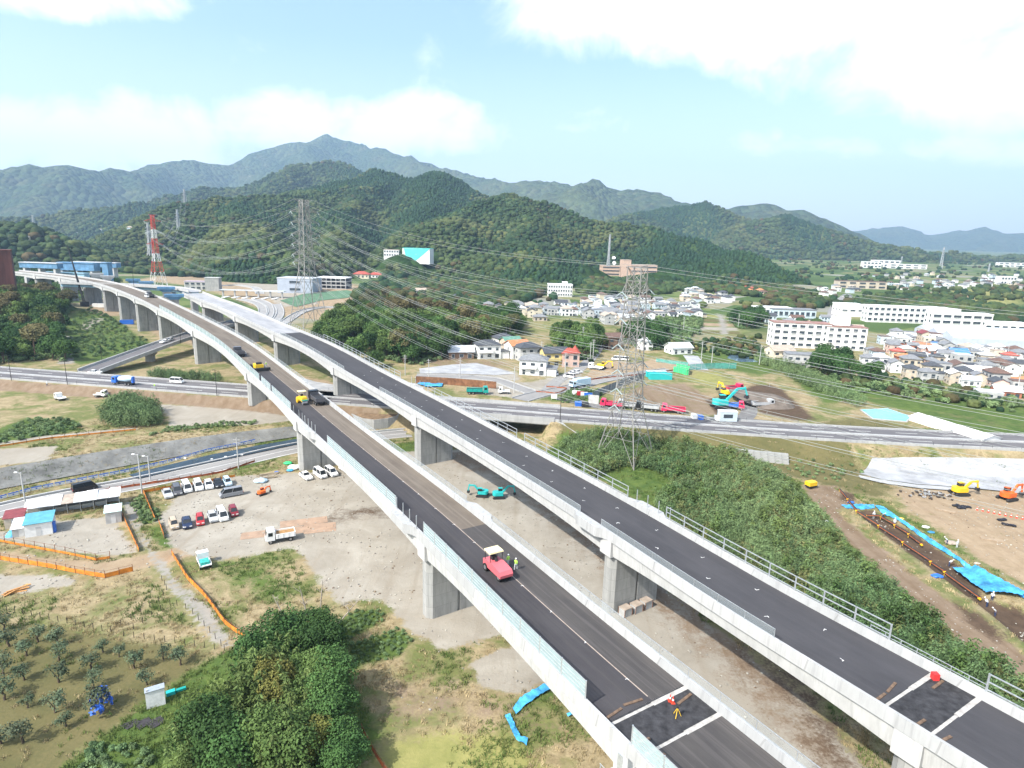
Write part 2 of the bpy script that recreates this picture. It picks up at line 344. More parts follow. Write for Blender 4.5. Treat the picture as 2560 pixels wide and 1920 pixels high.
# right of the viaducts
paint('b', [(1290, 1180), (1400, 1080), (1500, 1080), (1700, 1108), (1900, 1140), (2000, 1210), (2090, 1300), (2230, 1420), (2400, 1580), (2600, 1740), (2600, 1800), (2300, 1650), (2000, 1490), (1700, 1310), (1500, 1200), (1380, 1150)], 2)
paint('c', [(2010, 1212), (2090, 1215), (2140, 1258), (2095, 1275), (2120, 1305), (2190, 1360), (2300, 1448), (2400, 1520), (2620, 1680), (2620, 1790), (2470, 1670), (2375, 1585), (2270, 1495), (2200, 1425), (2115, 1350), (2070, 1288), (2020, 1238)], 1.3)
paint('d', world=PIT, pix=None, w=0.8)
paint('d', [(2110, 1225), (2140, 1240), (2135, 1258), (2100, 1250)], 1.2)
paint('d', [(2380, 1500), (2440, 1530), (2520, 1590), (2490, 1605), (2420, 1560)], 1.6, .9)
paint('h', [(2230, 1222), (2330, 1212), (2620, 1235), (2620, 1500), (2450, 1405), (2330, 1315), (2265, 1275)], 2, .8)
paint('f', [(1900, 1150), (2150, 1150), (2170, 1190), (2260, 1220), (2200, 1250), (2050, 1215), (1960, 1190)], 3, .75)
paint('b', [(2190, 1265), (2300, 1325), (2480, 1425), (2640, 1520), (2640, 1500), (2480, 1412), (2330, 1322), (2220, 1262)], 1.0, .75)
# beyond the main road, right
paint('h', [(1454, 947), (1482, 921), (1540, 901), (1584, 907), (1642, 899), (1691, 907), (1700, 918), (1642, 930), (1540, 936), (1468, 951)], 1.5)
paint('c', [(1560, 985), (1598, 962), (1714, 956), (1766, 985), (1801, 1005), (1830, 1040), (1642, 1032), (1560, 1010)], 3, .75)
paint('d', [(1764, 1000), (1789, 993), (1828, 1034), (1795, 1039)], 1.2)
paint('d', [(1850, 975), (1885, 960), (1930, 962), (1960, 975), (2045, 1050), (1990, 1053), (1900, 1035)], 2, .8)
paint('g', [(1668, 855), (1714, 855), (1763, 869), (1755, 880), (1700, 874)], 2, 1)
paint('g', [(1720, 925), (1800, 930), (1850, 960), (1800, 975), (1715, 950)], 6, .75)
paint('b', [(1590, 1028), (1340, 1000), (1330, 985), (1400, 955), (1470, 965)], 3, .7)
paint('f', [(1990, 1062), (2560, 1100), (2560, 1090), (2330, 1075), (2150, 1040), (2050, 1055)], 2, .7)
paint('b', [(1960, 930), (2100, 935), (2250, 955), (2620, 1010), (2620, 1105), (2440, 1102), (2300, 1035), (2150, 1000), (2060, 1010), (2000, 970)], 4, .9)
paint('g', [(2380, 1070), (2470, 1060), (2560, 1080), (2480, 1100)], 5, .8)
paint('c', [(2200, 975), (2320, 985), (2310, 1002), (2210, 982)], 2, .9)
for k, (y0, y1) in enumerate([(786, 794), (796, 804), (806, 814), (816, 824), (826, 833)]):
    paint('gfhaf'[k], [(1755 - k * 3, y0), (1815 + k * 9, y0 + 3), (1818 + k * 9, y1 + 3), (1752 - k * 3, y1)], 1.5, .9)
paint('e', world=strip([(1800, 785), (1806, 805), (1812, 835)], 4), pix=None, w=1)
paint('b', [(1650, 880), (1900, 870), (2000, 930), (1900, 940), (1700, 905)], 5, .8)
paint('b', [(2100, 740), (2240, 770), (2220, 790), (2080, 765)], 8, .9)
paint('h', [(2190, 860), (2320, 840), (2340, 860), (2260, 870)], 4, .8)
paint('h', [(2310, 730), (2440, 740), (2430, 752), (2330, 745)], 8, .9)
paint('g', [(2360, 725), (2560, 720), (2560, 760), (2440, 770)], 10, .8)
# beyond the main road, left and the interchange yard
paint('b', [(150, 900), (160, 800), (220, 765), (290, 790), (385, 860), (300, 895), (200, 912)], 3, .9)
paint('f', [(170, 880), (180, 835), (215, 830), (230, 850), (190, 890)], 2, .8)
paint('a', world=strip([(216, 825), (222, 812), (240, 800), (255, 796)], 5), pix=None, w=1)
paint('e', world=strip([(165, 910), (160, 880), (165, 840)], 5), pix=None, w=1)
paint('h', [(255, 790), (330, 790), (400, 850), (520, 870), (640, 880), (640, 820), (480, 770), (300, 745), (200, 745), (210, 775)], 4, .8)
paint('h', [(330, 700), (420, 685), (600, 655), (700, 660), (800, 690), (1020, 735), (1010, 760), (800, 800), (700, 790), (560, 740), (450, 712)], 4, .8)
paint('a', [(560, 700), (660, 680), (800, 700), (800, 760), (700, 770)], 6, .7)
paint('h', [(680, 920), (860, 960), (1000, 985), (900, 1000), (760, 950)], 3, .7)
paint('a', [(1040, 930), (1190, 905), (1290, 930), (1300, 950), (1160, 955)], 2)
paint('c', [(980, 880), (1240, 900), (1290, 910), (1200, 930), (1000, 905)], 5, .6)
paint('a', [(1180, 960), (1330, 955), (1460, 925), (1440, 975), (1340, 1000), (1180, 985)], 2, .9)

me = bpy.data.meshes.new('ground')
ny, nx = XX.shape
co = np.stack([XX, YY, ZZ], -1).reshape(-1, 3)
idx = np.arange(ny * nx).reshape(ny, nx)
quads = np.stack([idx[:-1, :-1], idx[:-1, 1:], idx[1:, 1:], idx[1:, :-1]], -1).reshape(-1, 4)
def fast_mesh(me, co, quads, smooth=True):
    me.vertices.add(len(co)); me.vertices.foreach_set('co', co.astype(np.float32).ravel())
    n = len(quads); k = quads.shape[1]
    me.loops.add(n * k); me.loops.foreach_set('vertex_index', quads.astype(np.int32).ravel())
    me.polygons.add(n); me.polygons.foreach_set('loop_start', np.arange(0, n * k, k, dtype=np.int32))
    me.polygons.foreach_set('use_smooth', np.full(n, smooth)); me.update(calc_edges=True); return me
fast_mesh(me, co, quads)
for nm, ks in (('maskA', 'abcd'), ('maskB', 'efgh')):
    at = me.color_attributes.new(nm, 'FLOAT_COLOR', 'POINT')
    at.data.foreach_set('color', np.stack([layers[k].ravel() for k in ks], -1).astype(np.float32).ravel())
def ground_material():
    mt = bpy.data.materials.new('ground'); mt.use_nodes = True; n, l = mt.node_tree.nodes, mt.node_tree.links
    b = n['Principled BSDF']; b.inputs['Roughness'].default_value = 0.95; b.inputs['Specular IOR Level'].default_value = 0.1
    g = N('ShaderNodeNewGeometry', n); P = g.outputs['Position']
    def noise(s, d=5, r=0.6, w=0.0, vec=None):
        q = N('ShaderNodeTexNoise', n, inp={'Scale': s, 'Detail': d, 'Roughness': r, 'Distortion': w}); l.new(vec or P, q.inputs['Vector']); return q.outputs['Fac']
    n1, n2, n3, n4 = noise(0.045, 6), noise(0.35, 7, 0.68), noise(2.6, 6, 0.7), noise(0.13, 5, 0.65, 0.6)
    n5 = noise(0.8, 5, 0.7)
    mp = N('ShaderNodeMapping', n); mp.inputs['Rotation'].default_value = (0, 0, math.radians(-38)); mp.inputs['Scale'].default_value = (1, 0.07, 1); l.new(P, mp.inputs[0])
    ntr = noise(0.55, 4, 0.6, vec=mp.outputs[0])
    def mixc(f, a, c):
        q = N('ShaderNodeMix', n, data_type='RGBA'); (l.new(f, q.inputs[0]) if not isinstance(f, float) else setattr(q.inputs[0], 'default_value', f))
        for i, v in ((6, a), (7, c)):
            if isinstance(v, tuple): q.inputs[i].default_value = (*v, 1)
            else: l.new(v, q.inputs[i])
        return q.outputs[2]
    def rng(f, lo, hi, o0=0.0, o1=1.0):
        q = N('ShaderNodeMapRange', n, inp={1: lo, 2: hi, 3: o0, 4: o1}); l.new(f, q.inputs[0]); return q.outputs[0]
    def mth(op, a, c):
        q = N('ShaderNodeMath', n, operation=op)
        for i, v in ((0, a), (1, c)):
            if isinstance(v, (int, float)): q.inputs[i].default_value = v
            else: l.new(v, q.inputs[i])
        return q.outputs[0]
    # base: dry tan grass with green patches, far away a patchwork of plots
    base = mixc(rng(n2, .38, .62), (.235, .185, .105), (.34, .275, .165))
    base = mixc(rng(n4, .44, .60), base, mixc(rng(n5, .3, .7), (.085, .115, .035), (.17, .175, .065)))
    base = mixc(rng(n5, .60, .80, 0, .7), base, (.16, .11, .065))
    base = mixc(rng(n3, .44, .68, 0, .5), base, (.12, .10, .055))
    vo = N('ShaderNodeTexVoronoi', n, inp={'Scale': 0.021, 'Randomness': 0.9}); l.new(P, vo.inputs['Vector'])
    cr = N('ShaderNodeValToRGB', n); sr = N('ShaderNodeSeparateColor', n); l.new(vo.outputs['Color'], sr.inputs[0]); l.new(sr.outputs[0], cr.inputs[0])
    cr.color_ramp.interpolation = 'CONSTANT'
    els = [(0, (.06, .1, .03)), (.2, (.1, .14, .045)), (.36, (.2, .19, .09)), (.46, (.05, .085, .028)), (.62, (.14, .17, .06)), (.72, (.25, .22, .15)), (.8, (.08, .12, .035)), (.93, (.26, .25, .22))]
    for i, (p, c) in enumerate(els):
        e = cr.color_ramp.elements[i] if i < 2 else cr.color_ramp.elements.new(p)
        e.position = p; e.color = (*c, 1)
    far = mixc(rng(n2, .3, .7, 0, .5), cr.outputs[0], (.07, .1, .035))
    sp = N('ShaderNodeSeparateXYZ', n); l.new(P, sp.inputs[0])
    base = mixc(rng(sp.outputs['Y'], 330, 420), base, far)
    col = base
    A = N('ShaderNodeAttribute', n, attribute_name='maskA'); B = N('ShaderNodeAttribute', n, attribute_name='maskB')
    sa = N('ShaderNodeSeparateColor', n); l.new(A.outputs['Color'], sa.inputs[0]); sb = N('ShaderNodeSeparateColor', n); l.new(B.outputs['Color'], sb.inputs[0])
    ch = {'a': sa.outputs[0], 'b': sa.outputs[1], 'c': sa.outputs[2], 'd': A.outputs['Alpha'], 'e': sb.outputs[0], 'f': sb.outputs[1], 'g': sb.outputs[2], 'h': B.outputs['Alpha']}
    edge = mth('ADD', mth('MULTIPLY', mth('SUBTRACT', n2, 0.5), 1.5), mth('MULTIPLY', mth('SUBTRACT', n3, 0.5), 0.8))
    def lay(col, k, c, sharp=5.0):
        f = mth('ADD', ch[k], edge); f = mth('MULTIPLY', mth('SUBTRACT', f, 0.5), sharp); f = mth('ADD', f, 0.5)
        q = N('ShaderNodeClamp', n); l.new(f, q.inputs[0])
        gate = rng(ch[k], 0.02, 0.12); f = mth('MULTIPLY', q.outputs[0], gate)
        return mixc(f, col, c)
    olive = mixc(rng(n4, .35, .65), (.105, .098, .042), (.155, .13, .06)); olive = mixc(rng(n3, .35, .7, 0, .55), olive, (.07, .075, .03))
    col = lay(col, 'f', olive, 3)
    yg = mixc(rng(n2, .3, .7), (.16, .17, .055), (.27, .25, .095)); col = lay(col, 'g', yg, 2.5)
    green = mixc(rng(n2, .32, .68), (.035, .07, .018), (.1, .14, .035)); green = mixc(rng(n3, .5, .75, 0, .6), green, (.13, .16, .05)); green = mixc(rng(n4, .56, .7, 0, .7), green, (.16, .14, .07))
    col = lay(col, 'b', green, 3)
    tan = mixc(rng(n2, .3, .7), (.245, .18, .115), (.335, .26, .175)); tan = mixc(rng(ntr, .45, .7, 0, .5), tan, (.22, .155, .1)); col = lay(col, 'h', tan, 3)
    grav = mixc(rng(n4, .35, .66), (.25, .225, .185), (.335, .31, .265)); grav = mixc(rng(ntr, .5, .75, 0, .65), grav, (.235, .2, .155)); grav = mixc(rng(n3, .55, .8, 0, .35), grav, (.24, .22, .19)); grav = mixc(rng(n1, .52, .66, 0, .6), grav, (.27, .24, .195))
    col = lay(col, 'a', grav, 4)
    soil = mixc(rng(n2, .3, .7), (.155, .112, .074), (.235, .178, .128)); soil = mixc(rng(ntr, .45, .65, 0, .5), soil, (.13, .085, .05)); col = lay(col, 'c', soil, 2.5)
    dark = mixc(rng(n2, .3, .7), (.05, .034, .024), (.11, .075, .05)); col = lay(col, 'd', dark, 2.5)
    trk = mixc(rng(n2, .3, .7), (.2, .19, .17), (.29, .27, .235)); col = lay(col, 'e', trk, 4)
    l.new(col, b.inputs['Base Color'])
    bh = mth('ADD', mth('MULTIPLY', n3, 0.35), mth('MULTIPLY', n2, 0.5)); bp = N('ShaderNodeBump', n, inp={'Strength': 0.55, 'Distance': 0.35}); l.new(bh, bp.inputs['Height']); l.new(bp.outputs[0], b.inputs['Normal'])
    return mt
me.materials.append(ground_material())
ground = struct(obj('ground', me))

# ------------------------------------------------------------------ hills and mountains: crest lines with spurs
def crest(pix, r):
    r = r if hasattr(r, '__len__') else [r] * len(pix); out = []
    for (px, py), d in zip(pix, r):
        q = ray(float(px), float(py)); q = q / math.hypot(q[0], q[1]) * d; out.append((q[0], q[1], q[2] + CAMZ))
    return np.array(out)
def spurs(cr, every, drop, length, side=(-1, 1), rs=None, sub=True):
    rs = rs or random.Random(3); segs = []
    P = [cr[0]]
    for a, b in zip(cr[:-1], cr[1:]):
        k = max(1, int(np.linalg.norm((b - a)[:2]) / every))
        for i in range(1, k + 1): P.append(a + (b - a) * i / k)
    P = np.array(P); segs += [(P[i], P[i + 1]) for i in range(len(P) - 1)]
    for i in range(1, len(P) - 1):
        t = (P[i + 1] - P[i - 1])[:2]; t /= np.linalg.norm(t) + 1e-9; nrm = np.array([-t[1], t[0]])
        if rs.random() < 0.25: continue
        for s in side:
            a = P[i].copy(); ang = rs.uniform(-0.6, 0.6); d = nrm * s; L = length * rs.uniform(0.55, 1.15); dr = drop * rs.uniform(0.75, 1.2)
            d = np.array([d[0] * math.cos(ang) - d[1] * math.sin(ang), d[0] * math.sin(ang) + d[1] * math.cos(ang)])
            for k in range(4):
                b = a.copy(); b[:2] += d * L / 4; b[2] = a[2] - dr * L / 4 * (0.7 + 0.25 * k) + rs.uniform(-.1, .14) * dr * L / 4
                segs.append((a, b)); a = b
                ang = rs.uniform(-0.35, 0.35); d = np.array([d[0] * math.cos(ang) - d[1] * math.sin(ang), d[0] * math.sin(ang) + d[1] * math.cos(ang)])
                if sub and k < 3 and rs.random() < 0.6:
                    ss = rs.choice((-1, 1)); dd = np.array([-d[1], d[0]]) * ss * 0.8 + d * 0.6; c = a.copy(); c[:2] += dd * L / 5; c[2] -= dr * L / 5 * 1.15; segs.append((a.copy(), c))
    return segs
def vnoise(x, y, seed=0):
    xi = np.floor(x).astype(int); yi = np.floor(y).astype(int); fx = x - xi; fy = y - yi; fx = fx * fx * (3 - 2 * fx); fy = fy * fy * (3 - 2 * fy)
    def h(a, b):
        q = np.sin(a * 127.1 + b * 311.7 + seed * 74.7) * 43758.5453; return q - np.floor(q)
    return (h(xi, yi) * (1 - fx) + h(xi + 1, yi) * fx) * (1 - fy) + (h(xi, yi + 1) * (1 - fx) + h(xi + 1, yi + 1) * fx) * fy
def hill(name, crs, x0, x1, y0, y1, step, slope, every, drop, length, label, rough=6.0, base=-12, rs=3, rnd=18.0):
    xs = np.arange(x0, x1, step); ys = np.arange(y0, y1, step); X, Y = np.meshgrid(xs, ys); Z = np.full(X.shape, -1e3)
    sg = []
    for c in crs: sg += spurs(c, every, drop, length, rs=random.Random(rs))
    wx = X + (vnoise(X / (every * .5), Y / (every * .5), 5) - .5) * every * 0.35; wy = Y + (vnoise(X / (every * .5), Y / (every * .5), 9) - .5) * every * 0.35
    for a, b in sg:
        ex, ey = b[0] - a[0], b[1] - a[1]; L = ex * ex + ey * ey + 1e-9
        t = np.clip(((wx - a[0]) * ex + (wy - a[1]) * ey) / L, 0, 1)
        d = np.hypot(wx - a[0] - t * ex, wy - a[1] - t * ey)
        z = a[2] + (b[2] - a[2]) * t - slope * (np.sqrt(d * d + rnd * rnd) - rnd)
        k = rnd * 0.25
        hmx = np.clip(0.5 + 0.5 * (z - Z) / k, 0, 1); Z = Z + (z - Z) * hmx + k * hmx * (1 - hmx)
    for s, amp in ((90, 1.0), (37, .5), (15, .25)): Z = Z + (vnoise(X / s, Y / s, s) - 0.5) * rough * amp
    Z = np.maximum(Z, base)
    return xs, ys, X, Y, Z
def hmat(name, c1, c2, c3, sc=1.0):
    mt = bpy.data.materials.new(name); mt.use_nodes = True; n, l = mt.node_tree.nodes, mt.node_tree.links; b = n['Principled BSDF']
    b.inputs['Roughness'].default_value = 1; b.inputs['Specular IOR Level'].default_value = 0.0
    g = N('ShaderNodeNewGeometry', n)
    a = N('ShaderNodeTexNoise', n, inp={'Scale': 0.0028 * sc, 'Detail': 8, 'Roughness': 0.62, 'Distortion': 0.8}); l.new(g.outputs['Position'], a.inputs['Vector'])
    v = N('ShaderNodeTexVoronoi', n, inp={'Scale': 0.075 * sc, 'Randomness': 1}); l.new(g.outputs['Position'], v.inputs['Vector'])
    a2 = N('ShaderNodeTexNoise', n, inp={'Scale': 0.02 * sc, 'Detail': 6, 'Roughness': 0.7}); l.new(g.outputs['Position'], a2.inputs['Vector'])
    m1 = N('ShaderNodeMix', n, data_type='RGBA'); m1.inputs[6].default_value = (*c1, 1); m1.inputs[7].default_value = (*c2, 1)
    r = N('ShaderNodeMapRange', n, inp={1: .42, 2: .58}); l.new(a.outputs['Fac'], r.inputs[0]); l.new(r.outputs[0], m1.inputs[0])
    m2 = N('ShaderNodeMix', n, data_type='RGBA'); m2.inputs[7].default_value = (*c3, 1); l.new(m1.outputs[2], m2.inputs[6])
    r2 = N('ShaderNodeMapRange', n, inp={1: .5, 2: .68, 4: .8}); l.new(a2.outputs['Fac'], r2.inputs[0]); l.new(r2.outputs[0], m2.inputs[0])
    m3 = N('ShaderNodeMix', n, data_type='RGBA', blend_type='MULTIPLY'); m3.inputs[0].default_value = 0.55; l.new(m2.outputs[2], m3.inputs[6])
    sv = N('ShaderNodeSeparateColor', n); l.new(v.outputs['Color'], sv.inputs[0]); r3 = N('ShaderNodeMapRange', n, inp={1: 0, 2: 1, 3: .45, 4: 1.5}); l.new(sv.outputs[0], r3.inputs[0])
    cc = N('ShaderNodeCombineColor', n)
    for i in range(3): l.new(r3.outputs[0], cc.inputs[i])
    l.new(cc.outputs[0], m3.inputs[7]); l.new(m3.outputs[2], b.inputs['Base Color'])
    bp = N('ShaderNodeBump', n, inp={'Strength': 1.0, 'Distance': 9.0 / sc}); bp.invert = True; l.new(v.outputs['Distance'], bp.inputs['Height']); l.new(bp.outputs[0], b.inputs['Normal'])
    return mt
HM_near = hmat('hill_floor', (.022, .045, .014), (.045, .07, .02), (.03, .05, .018))
HM_mid = hmat('mid_hill_forest', (.03, .062, .022), (.06, .085, .03), (.085, .09, .04), 0.8)
HM_far = hmat('mountain_forest', (.04, .062, .03), (.062, .08, .036), (.085, .085, .045), 0.45)
def hill_obj(name, H, material, cut=None):
    xs, ys, X, Y, Z = H; ny, nx = Z.shape; idx = np.arange(ny * nx).reshape(ny, nx)
    q = np.stack([idx[:-1, :-1], idx[:-1, 1:], idx[1:, 1:], idx[1:, :-1]], -1).reshape(-1, 4)
    zt = tz(X, Y); keep = (Z > zt - 6).ravel()[q].any(1); q = q[keep]
    used = np.unique(q); remap = np.zeros(ny * nx, int); remap[used] = np.arange(len(used))
    me = fast_mesh(bpy.data.meshes.new(name), np.stack([X, Y, Z], -1).reshape(-1, 3)[used], remap[q]); me.materials.append(material)
    return struct(obj(name, me))
cA = crest([(200, 615), (278, 585), (405, 541), (492, 521), (555, 495), (637, 490), (752, 487), (868, 470), (920, 438), (955, 428), (995, 435), (1042, 447), (1088, 432), (1128, 447), (1186, 480), (1215, 500), (1300, 530)], [1500, 1450, 1400, 1350, 1350, 1400, 1450, 1550, 1700, 1750, 1750, 1700, 1650, 1650, 1600, 1550, 1500])
cA2 = crest([(955, 428), (900, 480), (850, 540), (830, 590), (800, 640)], [1750, 1450, 1180, 980, 820])
cA3 = crest([(1088, 432), (1080, 500), (1060, 560), (1040, 620)], [1650, 1350, 1100, 900])
cA4 = crest([(637, 490), (610, 540), (640, 600), (700, 650)], [1400, 1150, 900, 760])
cB = crest([(1190, 520), (1240, 496), (1297, 489), (1367, 504), (1425, 530), (1500, 553), (1627, 567), (1743, 599), (1850, 642), (1960, 690)], [1250, 1220, 1200, 1200, 1180, 1180, 1200, 1150, 1050, 950])
cB2 = crest([(1297, 489), (1300, 560), (1320, 620), (1350, 680)], [1200, 1000, 850, 720])
cB3 = crest([(1627, 567), (1680, 620), (1760, 660), (1850, 690)], [1200, 1000, 880, 800])
HA = hill('a', [cA, cA2, cA3, cA4], -1100, 250, 560, 2300, 10, 0.78, 165, .40, 430, '', rs=5)
HB = hill('b', [cB, cB2, cB3], -250, 900, 560, 1800, 10, 0.72, 150, .34, 330, '', rs=8)
cC = crest([(560, 500), (619, 470), (694, 436), (752, 413), (822, 403), (868, 410), (909, 433), (990, 480), (1100, 520)], 2700)
cD = crest([(-200, 560), (60, 545), (156, 533), (260, 519), (336, 516), (463, 502), (521, 471), (580, 470), (640, 485)], [2500, 2500, 2500, 2500, 2500, 2500, 2700, 2700, 2700])
cF = crest([(1560, 560), (1685, 513), (1766, 509), (1801, 522), (1887, 557), (1951, 542), (2003, 557), (2119, 591), (2235, 617), (2322, 632), (2380, 633), (2437, 646), (2560, 640), (2760, 650)], [2600, 2500, 2500, 2500, 2450, 2400, 2400, 2400, 2500, 2600, 2700, 2800, 3000, 3000])
cD2 = crest([(-400, 560), (-150, 566), (0, 572), (35, 583), (64, 607), (90, 640)], [1150, 1100, 1050, 1000, 980, 950])
HD2 = hill('d2', [cD2], -1500, -420, 480, 1400, 11, 0.45, 130, .3, 260, '', rs=15)
HC = hill('c', [cC], -1900, 200, 1900, 3600, 20, 0.7, 240, .42, 520, '', rs=4, rough=12)
HD = hill('d', [cD], -2600, -500, 1600, 3300, 20, 0.7, 250, .4, 520, '', rs=6, rough=12)
HF = hill('f', [cF], 200, 3000, 1500, 3500, 20, 0.6, 250, .33, 480, '', rs=7, rough=10)
cE = crest([(-500, 440), (-200, 425), (0, 421), (75, 418), (145, 416), (220, 426), (295, 418), (347, 429), (405, 409), (480, 399), (555, 409), (579, 409), (637, 380), (752, 354), (830, 339), (868, 351), (955, 371), (1042, 400), (1100, 421), (1186, 441), (1280, 454), (1350, 451), (1425, 464), (1477, 450), (1511, 464), (1558, 471), (1627, 487), (1685, 499), (1720, 509), (1850, 560)],
           [5200, 5000, 4800, 4700, 4700, 4800, 5000, 5200, 5600, 5800, 6000, 6000, 6200, 6400, 6500, 6400, 6000, 5600, 5200, 4900, 4500, 4300, 4100, 4000, 4000, 4000, 3900, 3800, 3700, 3600])
HE = hill('e', [cE], -6500, 2200, 2900, 8600, 44, 0.72, 430, .43, 1350, '', rs=9, rough=26, rnd=30)
cGh = crest([(1760, 540), (1812, 523), (1859, 516), (1917, 509), (1945, 511), (1974, 530), (2032, 557), (2148, 592), (2264, 626)], 3900)
cHf = crest([(2000, 600), (2119, 579), (2206, 568), (2235, 565), (2298, 590), (2380, 577), (2466, 568), (2524, 583), (2600, 580), (2900, 600)], 9200)
HG = hill('g', [cGh], 600, 3200, 3000, 5000, 40, 0.42, 380, .36, 700, '', rs=2, rough=16, rnd=25)
HH = hill('h', [cHf], 3200, 9800, 6300, 10800, 80, 0.4, 700, .35, 1300, '', rs=12, rough=30, rnd=40)
hill_obj('near_hill', HA, HM_near); hill_obj('near_hill', HB, HM_near); hill_obj('near_hill', HD2, HM_near)
hill_obj('wooded_hill', HC, HM_mid); hill_obj('wooded_hill', HD, HM_mid); hill_obj('wooded_hill', HF, HM_mid)
hill_obj('mountain', HE, HM_far); hill_obj('mountain', HG, HM_far); hill_obj('mountain', HH, HM_far)
# ------------------------------------------------------------------ surface including the hills
def _bil(H, x, y):
    xs, ys, X, Y, Z = H; st = xs[1] - xs[0]; fx = (x - xs[0]) / st; fy = (y - ys[0]) / st; ok = (fx >= 0) & (fy >= 0) & (fx < len(xs) - 1.01) & (fy < len(ys) - 1.01)
    fx = np.clip(fx, 0, len(xs) - 1.02); fy = np.clip(fy, 0, len(ys) - 1.02); i = fx.astype(int); j = fy.astype(int); u = fx - i; v = fy - j
    return np.where(ok, Z[j, i] * (1 - u) * (1 - v) + Z[j, i + 1] * u * (1 - v) + Z[j + 1, i] * (1 - u) * v + Z[j + 1, i + 1] * u * v, -99)
def hz(x, y):
    x = np.asarray(x, float); y = np.asarray(y, float); z = tz(x, y)
    for H in (HA, HB, HD2, HC, HD, HF): z = np.maximum(z, _bil(H, x, y))
    return z
def GH(px, py):
    d = ray(float(px), float(py)); u = d / math.hypot(d[0], d[1]); p = u[None, :] * _T[:, None]; below = p[:, 2] + CAMZ < hz(p[:, 0], p[:, 1])
    i = int(np.argmax(below)) if below.any() else len(_T) - 1; a, b = _T[max(i - 1, 0)], _T[i]
    for _ in range(16):
        q = u * (a + b) / 2
        if q[2] + CAMZ < float(hz(q[0], q[1])): b = (a + b) / 2
        else: a = (a + b) / 2
    q = u * b; return Vector((q[0], q[1], float(hz(q[0], q[1]))))
EXCLB = []
for px, py, r in ((2000, 870, 30), (2112, 876, 22), (2225, 805, 30), (2290, 812, 30), (2400, 828, 36), (2130, 792, 22), (1400, 742, 24), (1262, 800, 18), (1510, 690, 26), (1540, 690, 30), (1565, 690, 26), (1610, 685, 36), (1040, 652, 28), (1060, 652, 24), (978, 642, 20), (738, 733, 30), (828, 722, 30), (2520, 872, 45), (1985, 795, 30), (1935, 790, 26), (2520, 833, 36), (905, 694, 14), (940, 694, 14)):
    q = GH(px, py); EXCLB.append((q.x, q.y, r))
# ------------------------------------------------------------------ paths
def cat_path(pts, step=3.0):
    p = np.array(pts, float); out = []
    pp = np.vstack([2 * p[0] - p[1], p, 2 * p[-1] - p[-2]])
    for i in range(1, len(pp) - 2):
        a, b, c, d = pp[i - 1:i + 3]
        for t in np.linspace(0, 1, 24, endpoint=False):
            out.append(0.5 * ((2 * b) + (c - a) * t + (2 * a - 5 * b + 4 * c - d) * t * t + (3 * b - a - 3 * c + d) * t ** 3))
    out.append(p[-1]); out = np.array(out)
    k = 9
    for _ in range(4):
        q = np.pad(out, ((k, k), (0, 0)), mode='reflect', reflect_type='odd'); out = np.stack([np.convolve(q[:, j], np.ones(2 * k + 1) / (2 * k + 1), 'valid') for j in range(out.shape[1])], 1)
    s = np.concatenate([[0], np.cumsum(np.linalg.norm(np.diff(out[:, :2], axis=0), axis=1))])
    S = np.arange(0, s[-1], step); return np.stack([np.interp(S, s, out[:, j]) for j in range(out.shape[1])], 1), S
class Path:
    def __init__(s, pts, zf=None, step=3.0):
        P, s.S = cat_path(pts, step)
        z = zf(P[:, 0], P[:, 1]) if zf else (P[:, 2] if P.shape[1] > 2 else np.zeros(len(P)))
        s.P = np.stack([P[:, 0], P[:, 1], z], 1); s.prep()
    def prep(s):
        t = np.gradient(s.P, axis=0); t[:, 2] = 0; t /= np.linalg.norm(t, axis=1)[:, None]
        s.T = t; s.side = np.stack([t[:, 1], -t[:, 0], 0 * t[:, 0]], 1)     # right-hand side
        s.L = s.S[-1]
    def at(s, q, off=0.0, h=0.0):
        p = np.array([np.interp(q, s.S, s.P[:, j]) for j in range(3)]); sd = np.array([np.interp(q, s.S, s.side[:, j]) for j in range(3)])
        return p + sd / np.linalg.norm(sd) * off + np.array([0, 0, h])
    def rz(s, q):
        a = s.at(q - .5); b = s.at(q + .5); return math.atan2(b[1] - a[1], b[0] - a[0])
    def cut(s, a, b, step=None):
        n = max(2, int(round((b - a) / (step or 3.0))) + 1); q = np.linspace(a, b, n); c = Path.__new__(Path)
        c.P = np.array([s.at(v) for v in q]); c.S = q - 0; c.prep()
        c.side = np.array([s.at(v, 1) - s.at(v) for v in q]); return c
    def s_px(s, px, off=0.0, h=0.0):
        q = np.linspace(0, s.L, 3000); p = np.array([s.at(v, off, h) for v in q[::4]]); X = proj(p); ok = X[:, 2] > 5
        i = np.argmin(np.where(ok, abs(X[:, 0] - px), 1e9)); return q[::4][i]
def ribbon(name, path, o0, o1, h, material, parent=None, thick=0.0, u0=0.0):
    n = len(path.P); a = path.P + path.side * (o0 if np.isscalar(o0) else np.asarray(o0)[:, None]); b = path.P + path.side * (o1 if np.isscalar(o1) else np.asarray(o1)[:, None])
    a = a + [0, 0, h]; b = b + [0, 0, h]
    vs = [tuple(q) for q in a] + [tuple(q) for q in b]; fs = [(i, n + i, n + i + 1, i + 1) for i in range(n - 1)]
    me = bpy.data.meshes.new(name); me.from_pydata(vs, [], fs); uv = me.uv_layers.new(name='UVMap')
    uu = lambda i: (o0 if np.isscalar(o0) else o0[i]); ww = lambda i: (o1 if np.isscalar(o1) else o1[i])
    d = []
    for f in fs:
        i = f[0]
        d += [uu(i), path.S[i], ww(i), path.S[i], ww(i + 1), path.S[i + 1], uu(i + 1), path.S[i + 1]]
    uv.data.foreach_set('uv', d); me.materials.append(material); me.polygons.foreach_set('use_smooth', [True] * len(fs)); me.update()
    return obj(name, me, parent)
